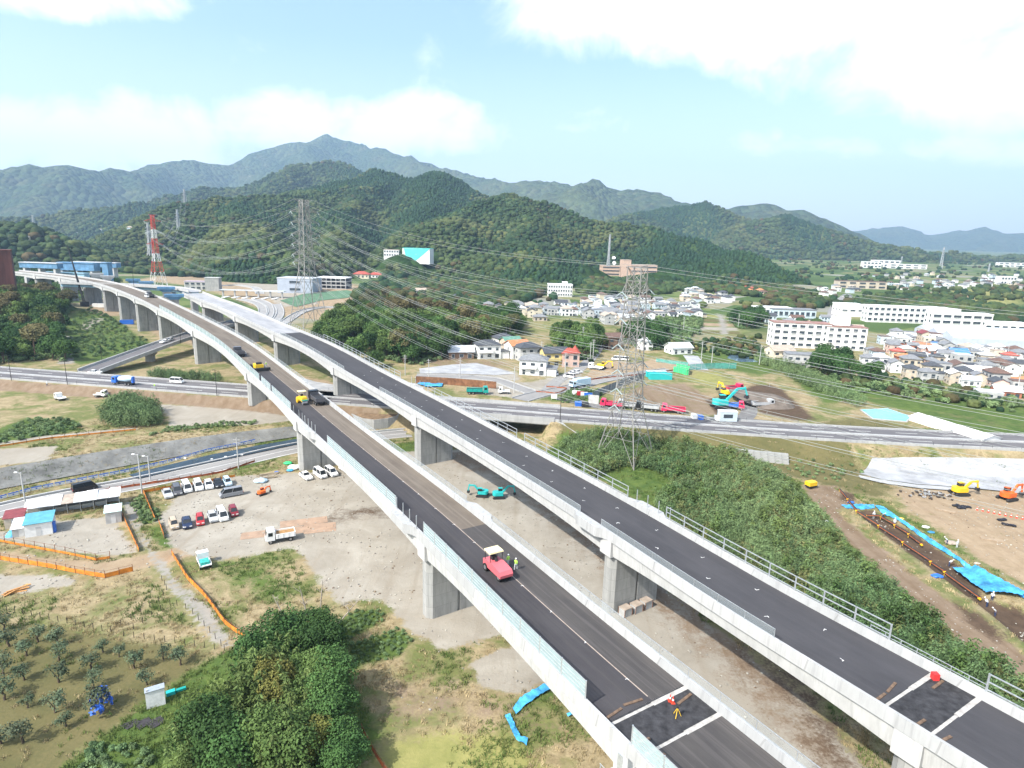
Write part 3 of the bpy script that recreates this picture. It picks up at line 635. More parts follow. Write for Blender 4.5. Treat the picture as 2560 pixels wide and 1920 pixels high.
def road_mat(name, c1, c2, streak=0.4, cs=(.3, .27, .23), rough=.85, blot=.5):
    mt = bpy.data.materials.new(name); mt.use_nodes = True; n, l = mt.node_tree.nodes, mt.node_tree.links; b = n['Principled BSDF']; b.inputs['Roughness'].default_value = rough; b.inputs['Specular IOR Level'].default_value = .25
    uv = N('ShaderNodeUVMap', n); mp = N('ShaderNodeMapping', n); mp.inputs['Scale'].default_value = (1.1, 0.022, 1); l.new(uv.outputs[0], mp.inputs[0])
    s1 = N('ShaderNodeTexNoise', n, inp={'Scale': 1.3, 'Detail': 7, 'Roughness': .65, 'Distortion': .3}); l.new(mp.outputs[0], s1.inputs['Vector'])
    mp2 = N('ShaderNodeMapping', n); mp2.inputs['Scale'].default_value = (1, .35, 1); l.new(uv.outputs[0], mp2.inputs[0])
    s2 = N('ShaderNodeTexNoise', n, inp={'Scale': .22, 'Detail': 9, 'Roughness': .66}); l.new(mp2.outputs[0], s2.inputs['Vector'])
    m1 = N('ShaderNodeMix', n, data_type='RGBA'); m1.inputs[6].default_value = (*c1, 1); m1.inputs[7].default_value = (*c2, 1); r = N('ShaderNodeMapRange', n, inp={1: .5 - blot * .3, 2: .5 + blot * .3}); l.new(s2.outputs['Fac'], r.inputs[0]); l.new(r.outputs[0], m1.inputs[0])
    m2 = N('ShaderNodeMix', n, data_type='RGBA'); m2.inputs[7].default_value = (*cs, 1); l.new(m1.outputs[2], m2.inputs[6]); r2 = N('ShaderNodeMapRange', n, inp={1: .48, 2: .72, 4: streak}); l.new(s1.outputs['Fac'], r2.inputs[0]); l.new(r2.outputs[0], m2.inputs[0])
    l.new(m2.outputs[2], b.inputs['Base Color'])
    s3 = N('ShaderNodeTexNoise', n, inp={'Scale': 9, 'Detail': 3}); l.new(uv.outputs[0], s3.inputs['Vector']); bp = N('ShaderNodeBump', n, inp={'Strength': .25, 'Distance': .03}); l.new(s3.outputs['Fac'], bp.inputs['Height']); l.new(bp.outputs[0], b.inputs['Normal'])
    return mt
def concrete(name, c, panel=True, dark=.75, w=3.0, h=1.6):
    mt = bpy.data.materials.new(name); mt.use_nodes = True; n, l = mt.node_tree.nodes, mt.node_tree.links; b = n['Principled BSDF']; b.inputs['Roughness'].default_value = .85; b.inputs['Specular IOR Level'].default_value = .2
    tcn = N('ShaderNodeTexCoord', n); o = tcn.outputs['Object']
    mp = N('ShaderNodeMapping', n); mp.inputs['Scale'].default_value = (1, 1, .3); l.new(o, mp.inputs[0])
    s1 = N('ShaderNodeTexNoise', n, inp={'Scale': .7, 'Detail': 8, 'Roughness': .66}); l.new(mp.outputs[0], s1.inputs['Vector'])
    m1 = N('ShaderNodeMix', n, data_type='RGBA'); m1.inputs[6].default_value = (*[q * dark for q in c], 1); m1.inputs[7].default_value = (*c, 1); r = N('ShaderNodeMapRange', n, inp={1: .36, 2: .6}); l.new(s1.outputs['Fac'], r.inputs[0]); l.new(r.outputs[0], m1.inputs[0]); src = m1.outputs[2]
    mq = N('ShaderNodeMapping', n); mq.inputs['Scale'].default_value = (1.6, 1.6, .07); l.new(o, mq.inputs[0]); sq = N('ShaderNodeTexNoise', n, inp={'Scale': 1.0, 'Detail': 6, 'Roughness': .7}); l.new(mq.outputs[0], sq.inputs['Vector']); rq = N('ShaderNodeMapRange', n, inp={1: .5, 2: .74, 4: .55}); l.new(sq.outputs['Fac'], rq.inputs[0]); mk_ = N('ShaderNodeMix', n, data_type='RGBA'); mk_.inputs[7].default_value = (*[q * .5 for q in c], 1); l.new(src, mk_.inputs[6]); l.new(rq.outputs[0], mk_.inputs[0]); src = mk_.outputs[2]
    if panel:
        sp = N('ShaderNodeSeparateXYZ', n); l.new(o, sp.inputs[0]); ad = N('ShaderNodeMath', n, operation='ADD'); l.new(sp.outputs[0], ad.inputs[0]); l.new(sp.outputs[1], ad.inputs[1]); cb = N('ShaderNodeCombineXYZ', n); l.new(ad.outputs[0], cb.inputs[0]); l.new(sp.outputs[2], cb.inputs[1])
        br = N('ShaderNodeTexBrick', n, inp={'Color1': (1, 1, 1, 1), 'Color2': (.86, .87, .88, 1), 'Mortar': (.72, .72, .72, 1), 'Scale': 1.0, 'Mortar Size': .03, 'Brick Width': w, 'Row Height': h}); l.new(cb.outputs[0], br.inputs['Vector'])
        m2 = N('ShaderNodeMix', n, data_type='RGBA', blend_type='MULTIPLY'); m2.inputs[0].default_value = 1; l.new(src, m2.inputs[6]); l.new(br.outputs[0], m2.inputs[7]); src = m2.outputs[2]
    l.new(src, b.inputs['Base Color']); return mt
ASPH = road_mat('new_asphalt', (.040, .037, .040), (.056, .052, .055), .45, (.085, .078, .07))
ASPHR = road_mat('finished_asphalt', (.043, .042, .046), (.060, .058, .062), .3, (.078, .075, .082))
ASPHD = road_mat('dusty_asphalt', (.045, .042, .043), (.07, .064, .06), .7, (.115, .105, .10)); BASEC = road_mat('dusty_base_course', (.105, .085, .068), (.15, .125, .10), .8, (.21, .18, .145))
DECKC = road_mat('deck_concrete', (.22, .225, .24), (.34, .34, .35), .5, (.40, .39, .38))
CONC = concrete('pier_concrete', (.37, .37, .355), True, .78, 2.6, 1.9); CONCB = concrete('girder_concrete', (.47, .47, .46), False, .86); CONCP = concrete('parapet_concrete', (.41, .41, .405), True, .9, 4.0, 5.0)
STEEL = mat('galvanised_steel', (.55, .58, .60), .45, .6, .1, 3); PANEL = mat('translucent_panel', (.52, .66, .68), .25, 0, .06, 1, spec=.5, alpha=.55)
MESH = mat('fine_mesh_panel', (.36, .41, .43), .5, 0, .02, 1, alpha=.3); WHITE = mat('white_paint', (.78, .78, .76), .6, 0, .1, 2); BLUEG = mat('blue_girder_steel', (.12, .25, .40), .5, 0, .2, .3); PALEB = mat('pale_blue_steel', (.28, .45, .55), .5, 0, .1, .5)
DZY = [-100, 0, 130, 190, 246, 310, 345, 400, 460, 520, 700]; DZZ = [12.8, 12.8, 12.8, 14.6, 16.7, 19, 20.2, 21.5, 22.5, 23.2, 24]
_zs = np.convolve(np.pad(np.interp(np.arange(-100, 701), DZY, DZZ), 25, mode='edge'), np.ones(51) / 51, 'valid')
def deckz(x, y): return np.interp(y, np.arange(-100, 701), _zs)
PL = Path([(60, -21), (44, 4), (30, 26), (17, 46.8), (5.8, 64.5), (-7.2, 86.4), (-22, 109.3), (-42, 138.8), (-58.7, 163.7), (-79.7, 194), (-104.6, 229.6), (-131.9, 262.2), (-163.4, 299.8), (-203, 345), (-252.3, 396.6), (-278, 419), (-303.5, 438.4), (-322, 450), (-350, 466), (-390, 486)], deckz)
PR = Path([(80, -8), (60, 24), (45.2, 47.6), (38, 59.3), (30.5, 70.6), (19.4, 91), (5.5, 114.2), (-19.3, 152.8), (-43.2, 185.2), (-64.2, 216.8), (-83.6, 242.4), (-104.6, 266.7), (-134.4, 305.4), (-166.3, 341.2), (-190, 370)], deckz)
def pier_obj(parent, c, rz, zg, zt, w=10.2, d=2.8, head=False):
    mb = MB(); ch = .75; hw, hd = w / 2, d / 2
    pr = [(-hd, -hw + ch), (-hd + ch, -hw), (hd - ch, -hw), (hd, -hw + ch), (hd, -.22), (hd - .3, -.22), (hd - .3, .22), (hd, .22), (hd, hw - ch), (hd - ch, hw), (-hd + ch, hw), (-hd, hw - ch), (-hd, .22), (-hd + .3, .22), (-hd + .3, -.22), (-hd, -.22)]
    mb.prism(pr, zg - zt - 1.5, 0)
    o = mb.build('pier', CONC, parent); o.location = (c[0], c[1], zt); o.rotation_euler = (0, 0, rz); return o
def viaduct(name, label, path, s0, s1, pier_s, splits, dmid=2.1, dsup=3.1, boxw=10.2, flat=None, half=5.65):
    t = thing(name, label, 'bridge')
    c = path.cut(s0, s1, 2.5); ps = np.array(sorted(pier_s))
    def depth(s):
        i = np.searchsorted(ps, s); lo = ps[i - 1] if i > 0 else ps[0] - 55; hi = ps[i] if i < len(ps) else ps[-1] + 55
        u = abs((s - lo) / max(hi - lo, 1) - .5) * 2
        if flat is not None and s > flat: return dmid
        return dmid + (dsup - dmid) * max(0, (u - .12) / .88) ** 1.7
    dep = [depth(s) for s in c.S]
    sl = MB(); sl.sweep(c.P, c.side, None, [(-half, -.02), (half, -.02), (half, -.35), (boxw / 2 + .4, -.6), (-boxw / 2 - .4, -.6), (-half, -.35)]); sl.build('deck_slab', CONCB, t)
    gd = MB(); gd.sweep(c.P, c.side, None, lambda i: [(-boxw / 2 - .25, -.55), (boxw / 2 + .25, -.55), (boxw / 2, -dep[i]), (-boxw / 2, -dep[i])]); gd.build('box_girder', CONCB, t)
    cp = path.cut(s0, s1, 4.0)
    for sg in (-1, 1):
        mb = MB(); mb.sweep(cp.P, cp.side, None, [(sg * 5.2, 0), (sg * 5.28, 1.0), (sg * (half - .02), 1.0), (sg * (half + .03), -.45), (sg * (half - .12), -.45), (sg * (half - .12), 0)][::sg]); mb.build('parapet', CONCP, t)
    for q in pier_s:
        p = path.at(q); zt = p[2] - depth(q) - .25
        if q < s0 or q > s1 + 5: continue
        pier_obj(t, p, path.rz(q), float(tz(p[0], p[1])), zt)
        mb = MB(); mb.box(-.9, .9, -4.3, 4.3, -.3, .3); b = mb.build('bearing', mat('bearing_rubber', (.03, .03, .035), .7), t); b.location = (p[0], p[1], zt + .1); b.rotation_euler = (0, 0, path.rz(q))
        for sg in (-1, 1):
            mb = MB(); mb.box(-1.3, 1.3, -.25, .25, -depth(q) + .02, -.5); k = mb.build('pier_diaphragm', CONCB, t); pp = path.at(q, sg * (boxw / 2 + .28)); k.location = tuple(pp); k.rotation_euler = (0, 0, path.rz(q))
    for (nm, a, b, o0, o1, mt) in splits:
        ribbon(nm, path.cut(max(a, s0), min(b, s1), 3), o0, o1, 0.0 if mt is not None else 0, mt, t)
    return t, depth
def pier_s(path, obs):
    out = []
    for o in obs:
        q = np.arange(20, path.L - 2, 1.0); c = np.array([path.at(v - 1.4, -4.7) for v in q]); p = proj(np.stack([c[:, 0], c[:, 1], tz(c[:, 0], c[:, 1])], 1))
        d = (p[:, 0] - o[0]) ** 2 + .5 * (p[:, 1] - o[1]) ** 2; d[p[:, 2] < 5] = 1e12; out.append(float(q[np.argmin(d)]))
    return out
sL = pier_s(PL, [(1077, 1554), (756, 1179), (610, 1032), (492, 915), (405, 853), (350, 826), (307, 796), (266, 777)])
sL = sL + [sL[-1] + 38, sL[-1] + 76, sL[-1] + 112]
jL0, jL1 = PL.s_px(1545, -5.2, 0) , 0
sJL = float(np.argmin([np.hypot(*(PL.at(v)[:2] - np.array(hit(1600, 1790, 12.8)[:2]))) for v in PL.S])); sJL = PL.S[int(sJL)]
sJR = PR.S[int(np.argmin([np.hypot(*(PR.at(v)[:2] - np.array(hit(2300, 1740, 12.8)[:2]))) for v in PR.S]))]
sPav = PL.s_px(650, 0, 0)
sL0 = [sJL - 1.0]
VL, depL = viaduct('highway_viaduct', 'nearer grey concrete viaduct with the red roller on half laid black asphalt', PL, 0, PL.L - 2, sL0 + sL, [
    ('asphalt_lane', 0, sJL - 2.4, -5.2, 5.2, ASPHD), ('asphalt_lane', sJL + 2.4, sPav, -5.2, .9, ASPH), ('base_course', sJL + 2.4, 128, .9, 5.2, ASPHD), ('base_course', 128, PL.L, .9, 5.2, BASEC), ('base_course', sPav, PL.L, -5.2, .9, BASEC)], flat=sL[-1] + 15)
sR = pier_s(PR, [(1532, 1518), (1050, 1165), (836, 1005), (697, 905), (600, 850), (520, 800)])
VR, depR = viaduct('highway_viaduct', 'farther concrete viaduct with finished black asphalt and open steel railings beside the green thicket', PR, 0, PR.L, [sJR - 1.0] + sR, [
    ('asphalt_lane', 0, sJR - 2.3, -5.2, 5.2, ASPHR), ('asphalt_lane', sJR + 2.3, PR.s_px(720, 0, 0), -5.2, 5.2, ASPHR), ('bare_deck', PR.s_px(720, 0, 0), PR.L, -5.2, 5.2, DECKC)])
# ramp viaduct beyond the unfinished end of the farther deck
PA = Path([(-192, 377), (-206, 392), (-222, 402), (-244, 409), (-272, 413), (-300, 415)], lambda x, y: 21.0 + 0 * x)
t = thing('ramp_viaduct', 'pale curved ramp viaduct on light blue girders behind the unfinished deck end', 'bridge')
c = PA.cut(0, PA.L, 2.5)
MB().sweep(c.P, c.side, None, [(-3.6, 0), (3.6, 0), (3.6, -.4), (-3.6, -.4)]).build('deck_slab', DECKC, t)
for sg in (-1, 1): MB().sweep(c.P, c.side, None, [(sg * 3.3, .01), (sg * 3.3, .95), (sg * 3.62, .95), (sg * 3.62, -.4)][::sg]).build('parapet', CONCP, t)
MB().sweep(c.P, c.side, None, [(-2, -.4), (2, -.4), (2, -2.2), (-2, -2.2)]).build('girder', PALEB, t)
for q in (4, 34, 66):
    p = PA.at(q); pier_obj(t, p, PA.rz(q), float(tz(p[0], p[1])), p[2] - 2.3, 4.2, 2.2)
# free-standing piers with blue caps between the decks, waiting for their girders
for i, (px, py, sz) in enumerate([(365, 703, 0.8), (415, 717, .95), (435, 735, 1.05), (241, 683, .9), (268, 689, .9), (332, 697, .85), (345, 708, .8)]):
    d = ray(px, py); dist = [540, 440, 400, 580, 570, 560, 540][i]; q = d / math.hypot(d[0], d[1]) * dist; zt = q[2] + CAMZ
    t = thing('unfinished_pier', 'hammerhead bridge pier without its deck, %s %s' % ('pale grey cap,' if i in (3, 4) else 'blue wrapped cap,', ['behind the dark truck on the deck', 'second from the unfinished deck end', 'nearest the unfinished deck end', 'leftmost of the row, wide pale top', 'second from left, beside the crane boom', 'beside the lamp mast', 'left of the red and white pylon'][i]), 'bridge pier', (q[0], q[1], 0), math.atan2(q[1], q[0]) , 'piers without a deck')
    zg = float(tz(q[0], q[1]))
    MB().prism([(-1.2, -2.2), (1.2, -2.2), (1.2, 2.2), (-1.2, 2.2)], zg - 1, zt - 3).build('column', CONC, t)
    MB().add([(-1.3, -2.3, zt - 3), (1.3, -2.3, zt - 3), (1.3, 2.3, zt - 3), (-1.3, 2.3, zt - 3), (-1.5, -4.6, zt - 1.2), (1.5, -4.6, zt - 1.2), (1.5, 4.6, zt - 1.2), (-1.5, 4.6, zt - 1.2)], [(0, 1, 5, 4), (1, 2, 6, 5), (2, 3, 7, 6), (3, 0, 4, 7)]).box(-1.5, 1.5, -4.6, 4.6, zt - 1.2, zt).build('pier_cap', CONCB if i in (3, 4) else BLUEG, t)
    if i not in (3, 4): MB().box(-1.8, 1.8, -4.9, 4.9, zt - 1.6, zt - .2).build('work_platform', BLUEG, t)
# ------------------------------------------------------------------ barriers on the parapets
def barrier(path, off, s0, s1, height, label, rails, pitch=4.0, panel=None, pw=.12, rw=.07, base=1.0, lean=0.0):
    if s1 < s0: s0, s1 = s1, s0
    t = thing('bridge_barrier', label, 'barrier')
    n = max(1, int(round((s1 - s0) / pitch))); q = np.linspace(s0, s1, n + 1)
    for v in q:
        p = path.at(v, off, base); MB().beam(p, p + np.array([0, 0, height]), pw).build('post', STEEL, t)
    for r in rails:
        mb = MB()
        for a, b in zip(q[:-1], q[1:]): mb.beam(path.at(a, off, base + height * r), path.at(b, off, base + height * r), rw * .6, rw)
        mb.build('rail', STEEL, t)
    if panel:
        for a, b in zip(q[:-1], q[1:]):
            A, B = path.at(a + .08, off, base + .05), path.at(b - .08, off, base + .05); up = np.array([0, 0, height - .1])
            MB().add([A, B, B + up, A + up], [(0, 1, 2, 3)]).build('panel', panel, t)
    return t
def bpx(path, off, a, b, *k, **kw): return barrier(path, off, path.s_px(a, off, 1.0), path.s_px(b, off, 1.0), *k, **kw)
LO, RO = -5.45, 5.45
R4 = (.06, .3, .5, .7, .97)
bpx(PL, LO, 1459, 1057, 2.0, 'glazed roadside barrier on the near deck edge, in front of the red roller', R4, panel=PANEL)
bpx(PL, LO, 987, 819, 2.0, 'glazed roadside barrier on the near deck edge above the parked white cars', R4, panel=PANEL)
bpx(PL, LO, 727, 680, 2.0, 'short glazed barrier beside the yellow three wheel roller', R4, panel=PANEL)
bpx(PL, LO, 676, 655, 2.0, 'shortest glazed barrier panel run, between two longer runs near the paver', R4, panel=PANEL)
bpx(PL, LO, 649, 400, 2.0, 'long far glazed barrier on the left edge of the nearer deck past the paver', (.06, .97), pitch=6, panel=PANEL)
barrier(PL, LO, PL.s_px(1583, LO, 1), PL.s_px(1583, LO, 1) - 30, 2.0, 'glazed barrier at the bottom edge of the picture, before the expansion joint', R4, panel=PANEL)
barrier(PL, RO, sJL - 30, PL.s_px(1210, RO, 1) - 3, 1.1, 'low mesh fence on the right parapet of the nearer deck by the joint', (.97,), panel=MESH, pw=.06)
bpx(PL, RO, 1165, 885, 1.1, 'low mesh fence on the right parapet of the nearer deck above the teal excavators', (.97,), panel=MESH, pw=.06)
bpx(PL, RO, 770, 480, 1.1, 'low mesh fence on the right parapet of the nearer deck by the black dump truck', (.97,), pitch=6, panel=MESH, pw=.06)
bpx(PR, LO, 1929, 1500, 1.1, 'low mesh fence on the left parapet of the farther deck above the grey crates', (.97,), panel=MESH, pw=.06)
bpx(PR, LO, 1449, 950, 1.1, 'low mesh fence on the left parapet of the farther deck above the bare yard', (.97,), panel=MESH, pw=.06)
bpx(PR, LO, 860, 700, 1.1, 'far low mesh fence on the left parapet of the farther deck', (.97,), pitch=6, panel=MESH, pw=.06)
R3 = (.12, .55, .97)
bpx(PR, RO, 2226, 1668, 2.0, 'open three rail steel fence beside the bamboo thicket, longest run', R3, rw=.12, pw=.14)
bpx(PR, RO, 1567, 1309, 2.0, 'open three rail steel fence on the farther deck in front of the tall pylon', R3, rw=.12, pw=.14)
bpx(PR, RO, 1292, 1070, 2.0, 'open three rail steel fence on the farther deck above the road underpass', R3, rw=.12, pw=.14)
bpx(PR, RO, 1000, 810, 2.0, 'open three rail steel fence on the farther deck below the wood', R3, rw=.12, pw=.14)
bpx(PR, RO, 806, 690, 1.2, 'far short railing on the farther deck below the grey pylon', (.5, .97), pitch=2.5, pw=.08)
barrier(PR, RO, PR.s_px(2462, RO, 1), PR.s_px(2462, RO, 1) - 26, 2.0, 'open steel fence at the lower right corner of the picture', R3, rw=.12, pw=.14)
barrier(PR, RO + .4, sJR - 2.5, sJR + 9, .9, 'low inspection railing outside the parapet by the farther joint', (.5, .97), pitch=1.6, pw=.06, base=.6)
# parapet bays that carry lamp posts, and the bare posts in the gaps
def bay(V, path, off, px, lab, n=4):
    s = path.s_px(px, off, 1); sg = 1 if off > 0 else -1; c = path.cut(s - 4.5, s + 4.5, 1.0); w = [0, .3, 1.0, 1.0, 1.0, 1.0, 1.0, 1.0, .3, 0]
    o = np.interp(np.linspace(0, 9, len(c.P)), range(10), w)
    MB().sweep(c.P, c.side, None, lambda i: [(sg * 5.5, -.5), (sg * 5.5, 1.02), (sg * (5.68 + o[i]), 1.02), (sg * (5.68 + o[i]), -.5)][::sg]).build('parapet_bay', CONCP, V)
    for k in range(n):
        p = path.at(s - 5 + k * 2.6, off * 1.03, 1.0); t = tag(MB().cyl(p, p + np.array([0, 0, 2.1]), .07, n=6).build('bare_post', STEEL), lab % ['nearest', 'second', 'third', 'farthest'][k], 'post', 'bare posts in barrier gaps')
bay(VL, PL, LO, 1012, '%s bare steel post at the parapet bay left of the red roller')
bay(VL, PL, LO, 775, '%s bare steel post at the parapet bay above the parked white cars')
bay(VL, PL, RO, 1192, '%s thin post on the right parapet bay of the nearer deck', 0)
bay(VR, PR, LO, 1478, '%s thin post on the left parapet bay of the farther deck', 0)
bay(VR, PR, RO, 1620, '%s bare steel post at the parapet bay before the bamboo thicket')
bay(VR, PR, RO, 1040, '%s bare steel post at the parapet bay by the blue sheeting')
for k, px in enumerate((735, 747, 757)):
    p = PL.at(PL.s_px(px, LO, 1), LO, 1.0); tag(MB().cyl(p, p + np.array([0, 0, 2.0]), .05, n=6).build('bare_post', STEEL), '%s of three lone posts after the short glazed barrier by the yellow roller' % ['farthest', 'middle', 'nearest'][k], 'post', 'bare posts in barrier gaps')
# chalk marks
mk = MB().add([(0, 0, 0), (.7, 0, 0), (.7, .14, 0), (.14, .14, 0), (.14, .6, 0), (0, .6, 0)], [(0, 1, 2, 3, 4, 5)]).mesh('paint_mark', WHITE)
for k in range(17):
    s = sJR + 8 + k * 9.5
    for off in (-1.0, 2.6):
        p = PR.at(s + (0 if off < 0 else 4.5), off, .006); o = obj('paint_mark', mk, VR, tuple(p)); o.rotation_euler = (0, 0, random.uniform(0, 6.3)); o.scale = (.7, random.uniform(.4, .75), 1)
for k in range(20):
    s = sJL + 6 + k * 6.7; p = PL.at(s, .95, .006); o = obj('paint_mark', mk, VL, tuple(p)); o.rotation_euler = (0, 0, PL.rz(s) + random.choice((0, 1.57))); o.scale = (.45, .45, 1)
cl = PL.cut(sJL + 3, sPav, 3); ribbon('chalk_line', cl, .86, .98, .005, mat('dusty_edge', (.35, .29, .24), .9), VL)
# expansion joints
def joint(V, path, s, lab):
    rz = path.rz(s); BLK = mat('bitumen_sheet', (.042, .041, .044), .8, 0, .3, 1.5); WOOD = mat('formwork_timber', (.16, .105, .07), .8, 0, .25, 2, streak=.3)
    c = path.cut(s - 2.4, s + 2.4, 1.2); ribbon('joint_sheet', c, -5.2, 5.2, -.004, BLK, V)
    for ds in (-2.2, 2.0):
        for (o0, o1, w) in ((-5.2, .6, .32), (.6, 5.2, .5)):
            cc = path.cut(s + ds - w / 2, s + ds + w / 2, w); ribbon('joint_strip', cc, o0, o1, .006, mat('dirty_joint_concrete', (.42, .40, .37), .9, 0, .2, 1.5), V)
    rr = random.Random(int(s)); n = 0
    for k in (0, 2, 3, 5, 8):
        p = path.at(s + (-3.1, -3.0, 2.9, 3.1, 2.9, -.9, -.8, .7, .9)[k], (-3.9, -1.2, -3.5, -.9, 1.7, -3.8, -1.1, 1.6, 3.8)[k], .03)
        o = MB().box(-.14, .14, -1.1, 1.1, -.02, .05).build('timber_plank', WOOD); o.location = tuple(p); o.rotation_euler = (0, 0, rz + rr.uniform(-.15, .15)); n += 1
        tag(o, ('loose brown timber plank lying at the %s' % lab), 'plank', 'planks at the %s' % lab)
joint(VL, PL, sJL, 'expansion joint of the nearer deck'); joint(VR, PR, sJR, 'expansion joint of the farther deck')

# ------------------------------------------------------------------ roads
RASPH = road_mat('worn_asphalt', (.10, .095, .10), (.135, .128, .13), .5, (.18, .17, .165)); LASPH = road_mat('local_asphalt', (.20, .195, .19), (.26, .25, .24), .5, (.31, .29, .27)); LINE = mat('road_line_paint', (.75, .75, .72), .7, 0, .12, .6)
xs = np.linspace(-470, 440, 330); cm = np.stack([xs, (np.interp(xs, CX, CY) + np.interp(xs, DX, DY)) / 2, np.full(len(xs), ZR + .12)], 1)
MR = Path.__new__(Path); MR.P = cm; MR.S = np.concatenate([[0], np.cumsum(np.linalg.norm(np.diff(cm[:, :2], axis=0), axis=1))]); MR.prep()
hwid = (np.interp(xs, DX, DY) - np.interp(xs, CX, CY)) / 2 * MR.T[:, 0]
hw = float(np.median(hwid[100:260])); print('main road half width', hw)
mroad = struct(ribbon('main_road', MR, -hw, hw, 0, RASPH))
for off, w in ((-hw + .6, .18), (hw - .6, .18), (-.9, .16), (.9, .16)): ribbon('edge_line', MR, off - w / 2, off + w / 2, .008, LINE, mroad)
dash = MB().box(-3, 3, -.08, .08, 0, .01).mesh('lane_dash', LINE)
for off in (-hw / 2, hw / 2):
    for s in np.arange(230, 620, 13.0):
        p = MR.at(s, off, .004); o = obj('lane_dash', dash, mroad, tuple(p)); o.rotation_euler = (0, 0, MR.rz(s))
def kerb(name, path, off, w, h0, h1, m, label, cat, h=0): return tag(MB().sweep(path.P + [0, 0, h], path.side, None, [(off - w / 2, h0), (off + w / 2, h0), (off + w / 2, h1), (off - w / 2, h1)]).build(name, m), label, cat)
kerb('median_kerb', MR, 0, 1.0, 0, .22, CONCP, 'pale concrete kerb along the middle of the main road', 'kerb')
kerb('road_kerb', MR, hw + .2, .35, -.6, .5, CONCP, 'low concrete kerb on the near edge of the main road', 'kerb')
kerb('road_kerb', MR, -hw - .2, .35, -.6, .3, CONCP, 'low concrete kerb on the far edge of the main road', 'kerb')
dl = MB().cyl((0, 0, 0), (0, 0, .8), .05, .04, 6).mesh('road_delineator', mat('dark_post', (.05, .05, .05), .6))
# bridge that carries the main road over the side road
t = thing('road_bridge', 'short concrete road bridge of the main road over the dark underpass', 'bridge')
sA = MR.S[np.argmin(abs(MR.P[:, 0] + 30))]; sB = MR.S[np.argmin(abs(MR.P[:, 0] - 13))]; c = MR.cut(sA, sB, 2.5)
MB().sweep(c.P, c.side, None, [(-hw - .1, -.05), (hw + .1, -.05), (hw + .1, -1.5), (-hw - .1, -1.5)]).build('bridge_deck', CONCB, t)
MB().sweep(c.P, c.side, None, [(hw + .38, -1.1), (hw + .62, -1.1), (hw + .62, .95), (hw + .38, .95)]).build('parapet', CONCP, t)
MB().sweep(c.P, c.side, None, [(-hw - .62, -1.1), (-hw - .38, -1.1), (-hw - .38, .95), (-hw - .62, .95)]).build('parapet', CONCP, t)
for s in (sA + 1, sB - 1):
    p = MR.at(s); o = MB().box(-1, 1, -hw - .6, hw + .6, -6.2, -1.45).build('abutment', CONC, t); o.location = tuple(p); o.rotation_euler = (0, 0, MR.rz(s))
p = MR.at(sB + .5, hw + .4); 
MB().add([(p[0], p[1], -.5), (p[0] + 11, p[1] - 9, -.5), (p[0] + 11, p[1] - 9, .8), (p[0], p[1], 5.6), (p[0] + .5, p[1] + .5, -.5), (p[0] + 11.4, p[1] - 8.6, -.5), (p[0] + 11.4, p[1] - 8.6, .8), (p[0] + .5, p[1] + .5, 5.6)], [(0, 1, 2, 3), (7, 6, 5, 4), (3, 2, 6, 7), (1, 5, 6, 2)]).build('wing_wall', CONC, t)
# local road with its blue and white barrier
lrp = [G(*q) for q in ((-160, 1322), (0, 1278), (187, 1238), (338, 1213), (480, 1181), (630, 1147), (750, 1118), (965, 1087), (1035, 1077))]
lr = Path([(p.x, p.y) for p in lrp], lambda x, y: tz(x, y) * 0 + .06)
lroad = struct(ribbon('local_road', lr, -3.6, 3.6, 0, LASPH))
for off in (-3.3, 3.3): ribbon('edge_line', lr, off - .1, off + .1, .006, LINE, lroad)
ribbon('centre_line', lr, -.07, .07, .006, LINE, lroad)
kerb('road_kerb', lr, -3.95, .5, -.2, .45, CONCP, 'white concrete kerb between local road and blue striped barrier', 'kerb')
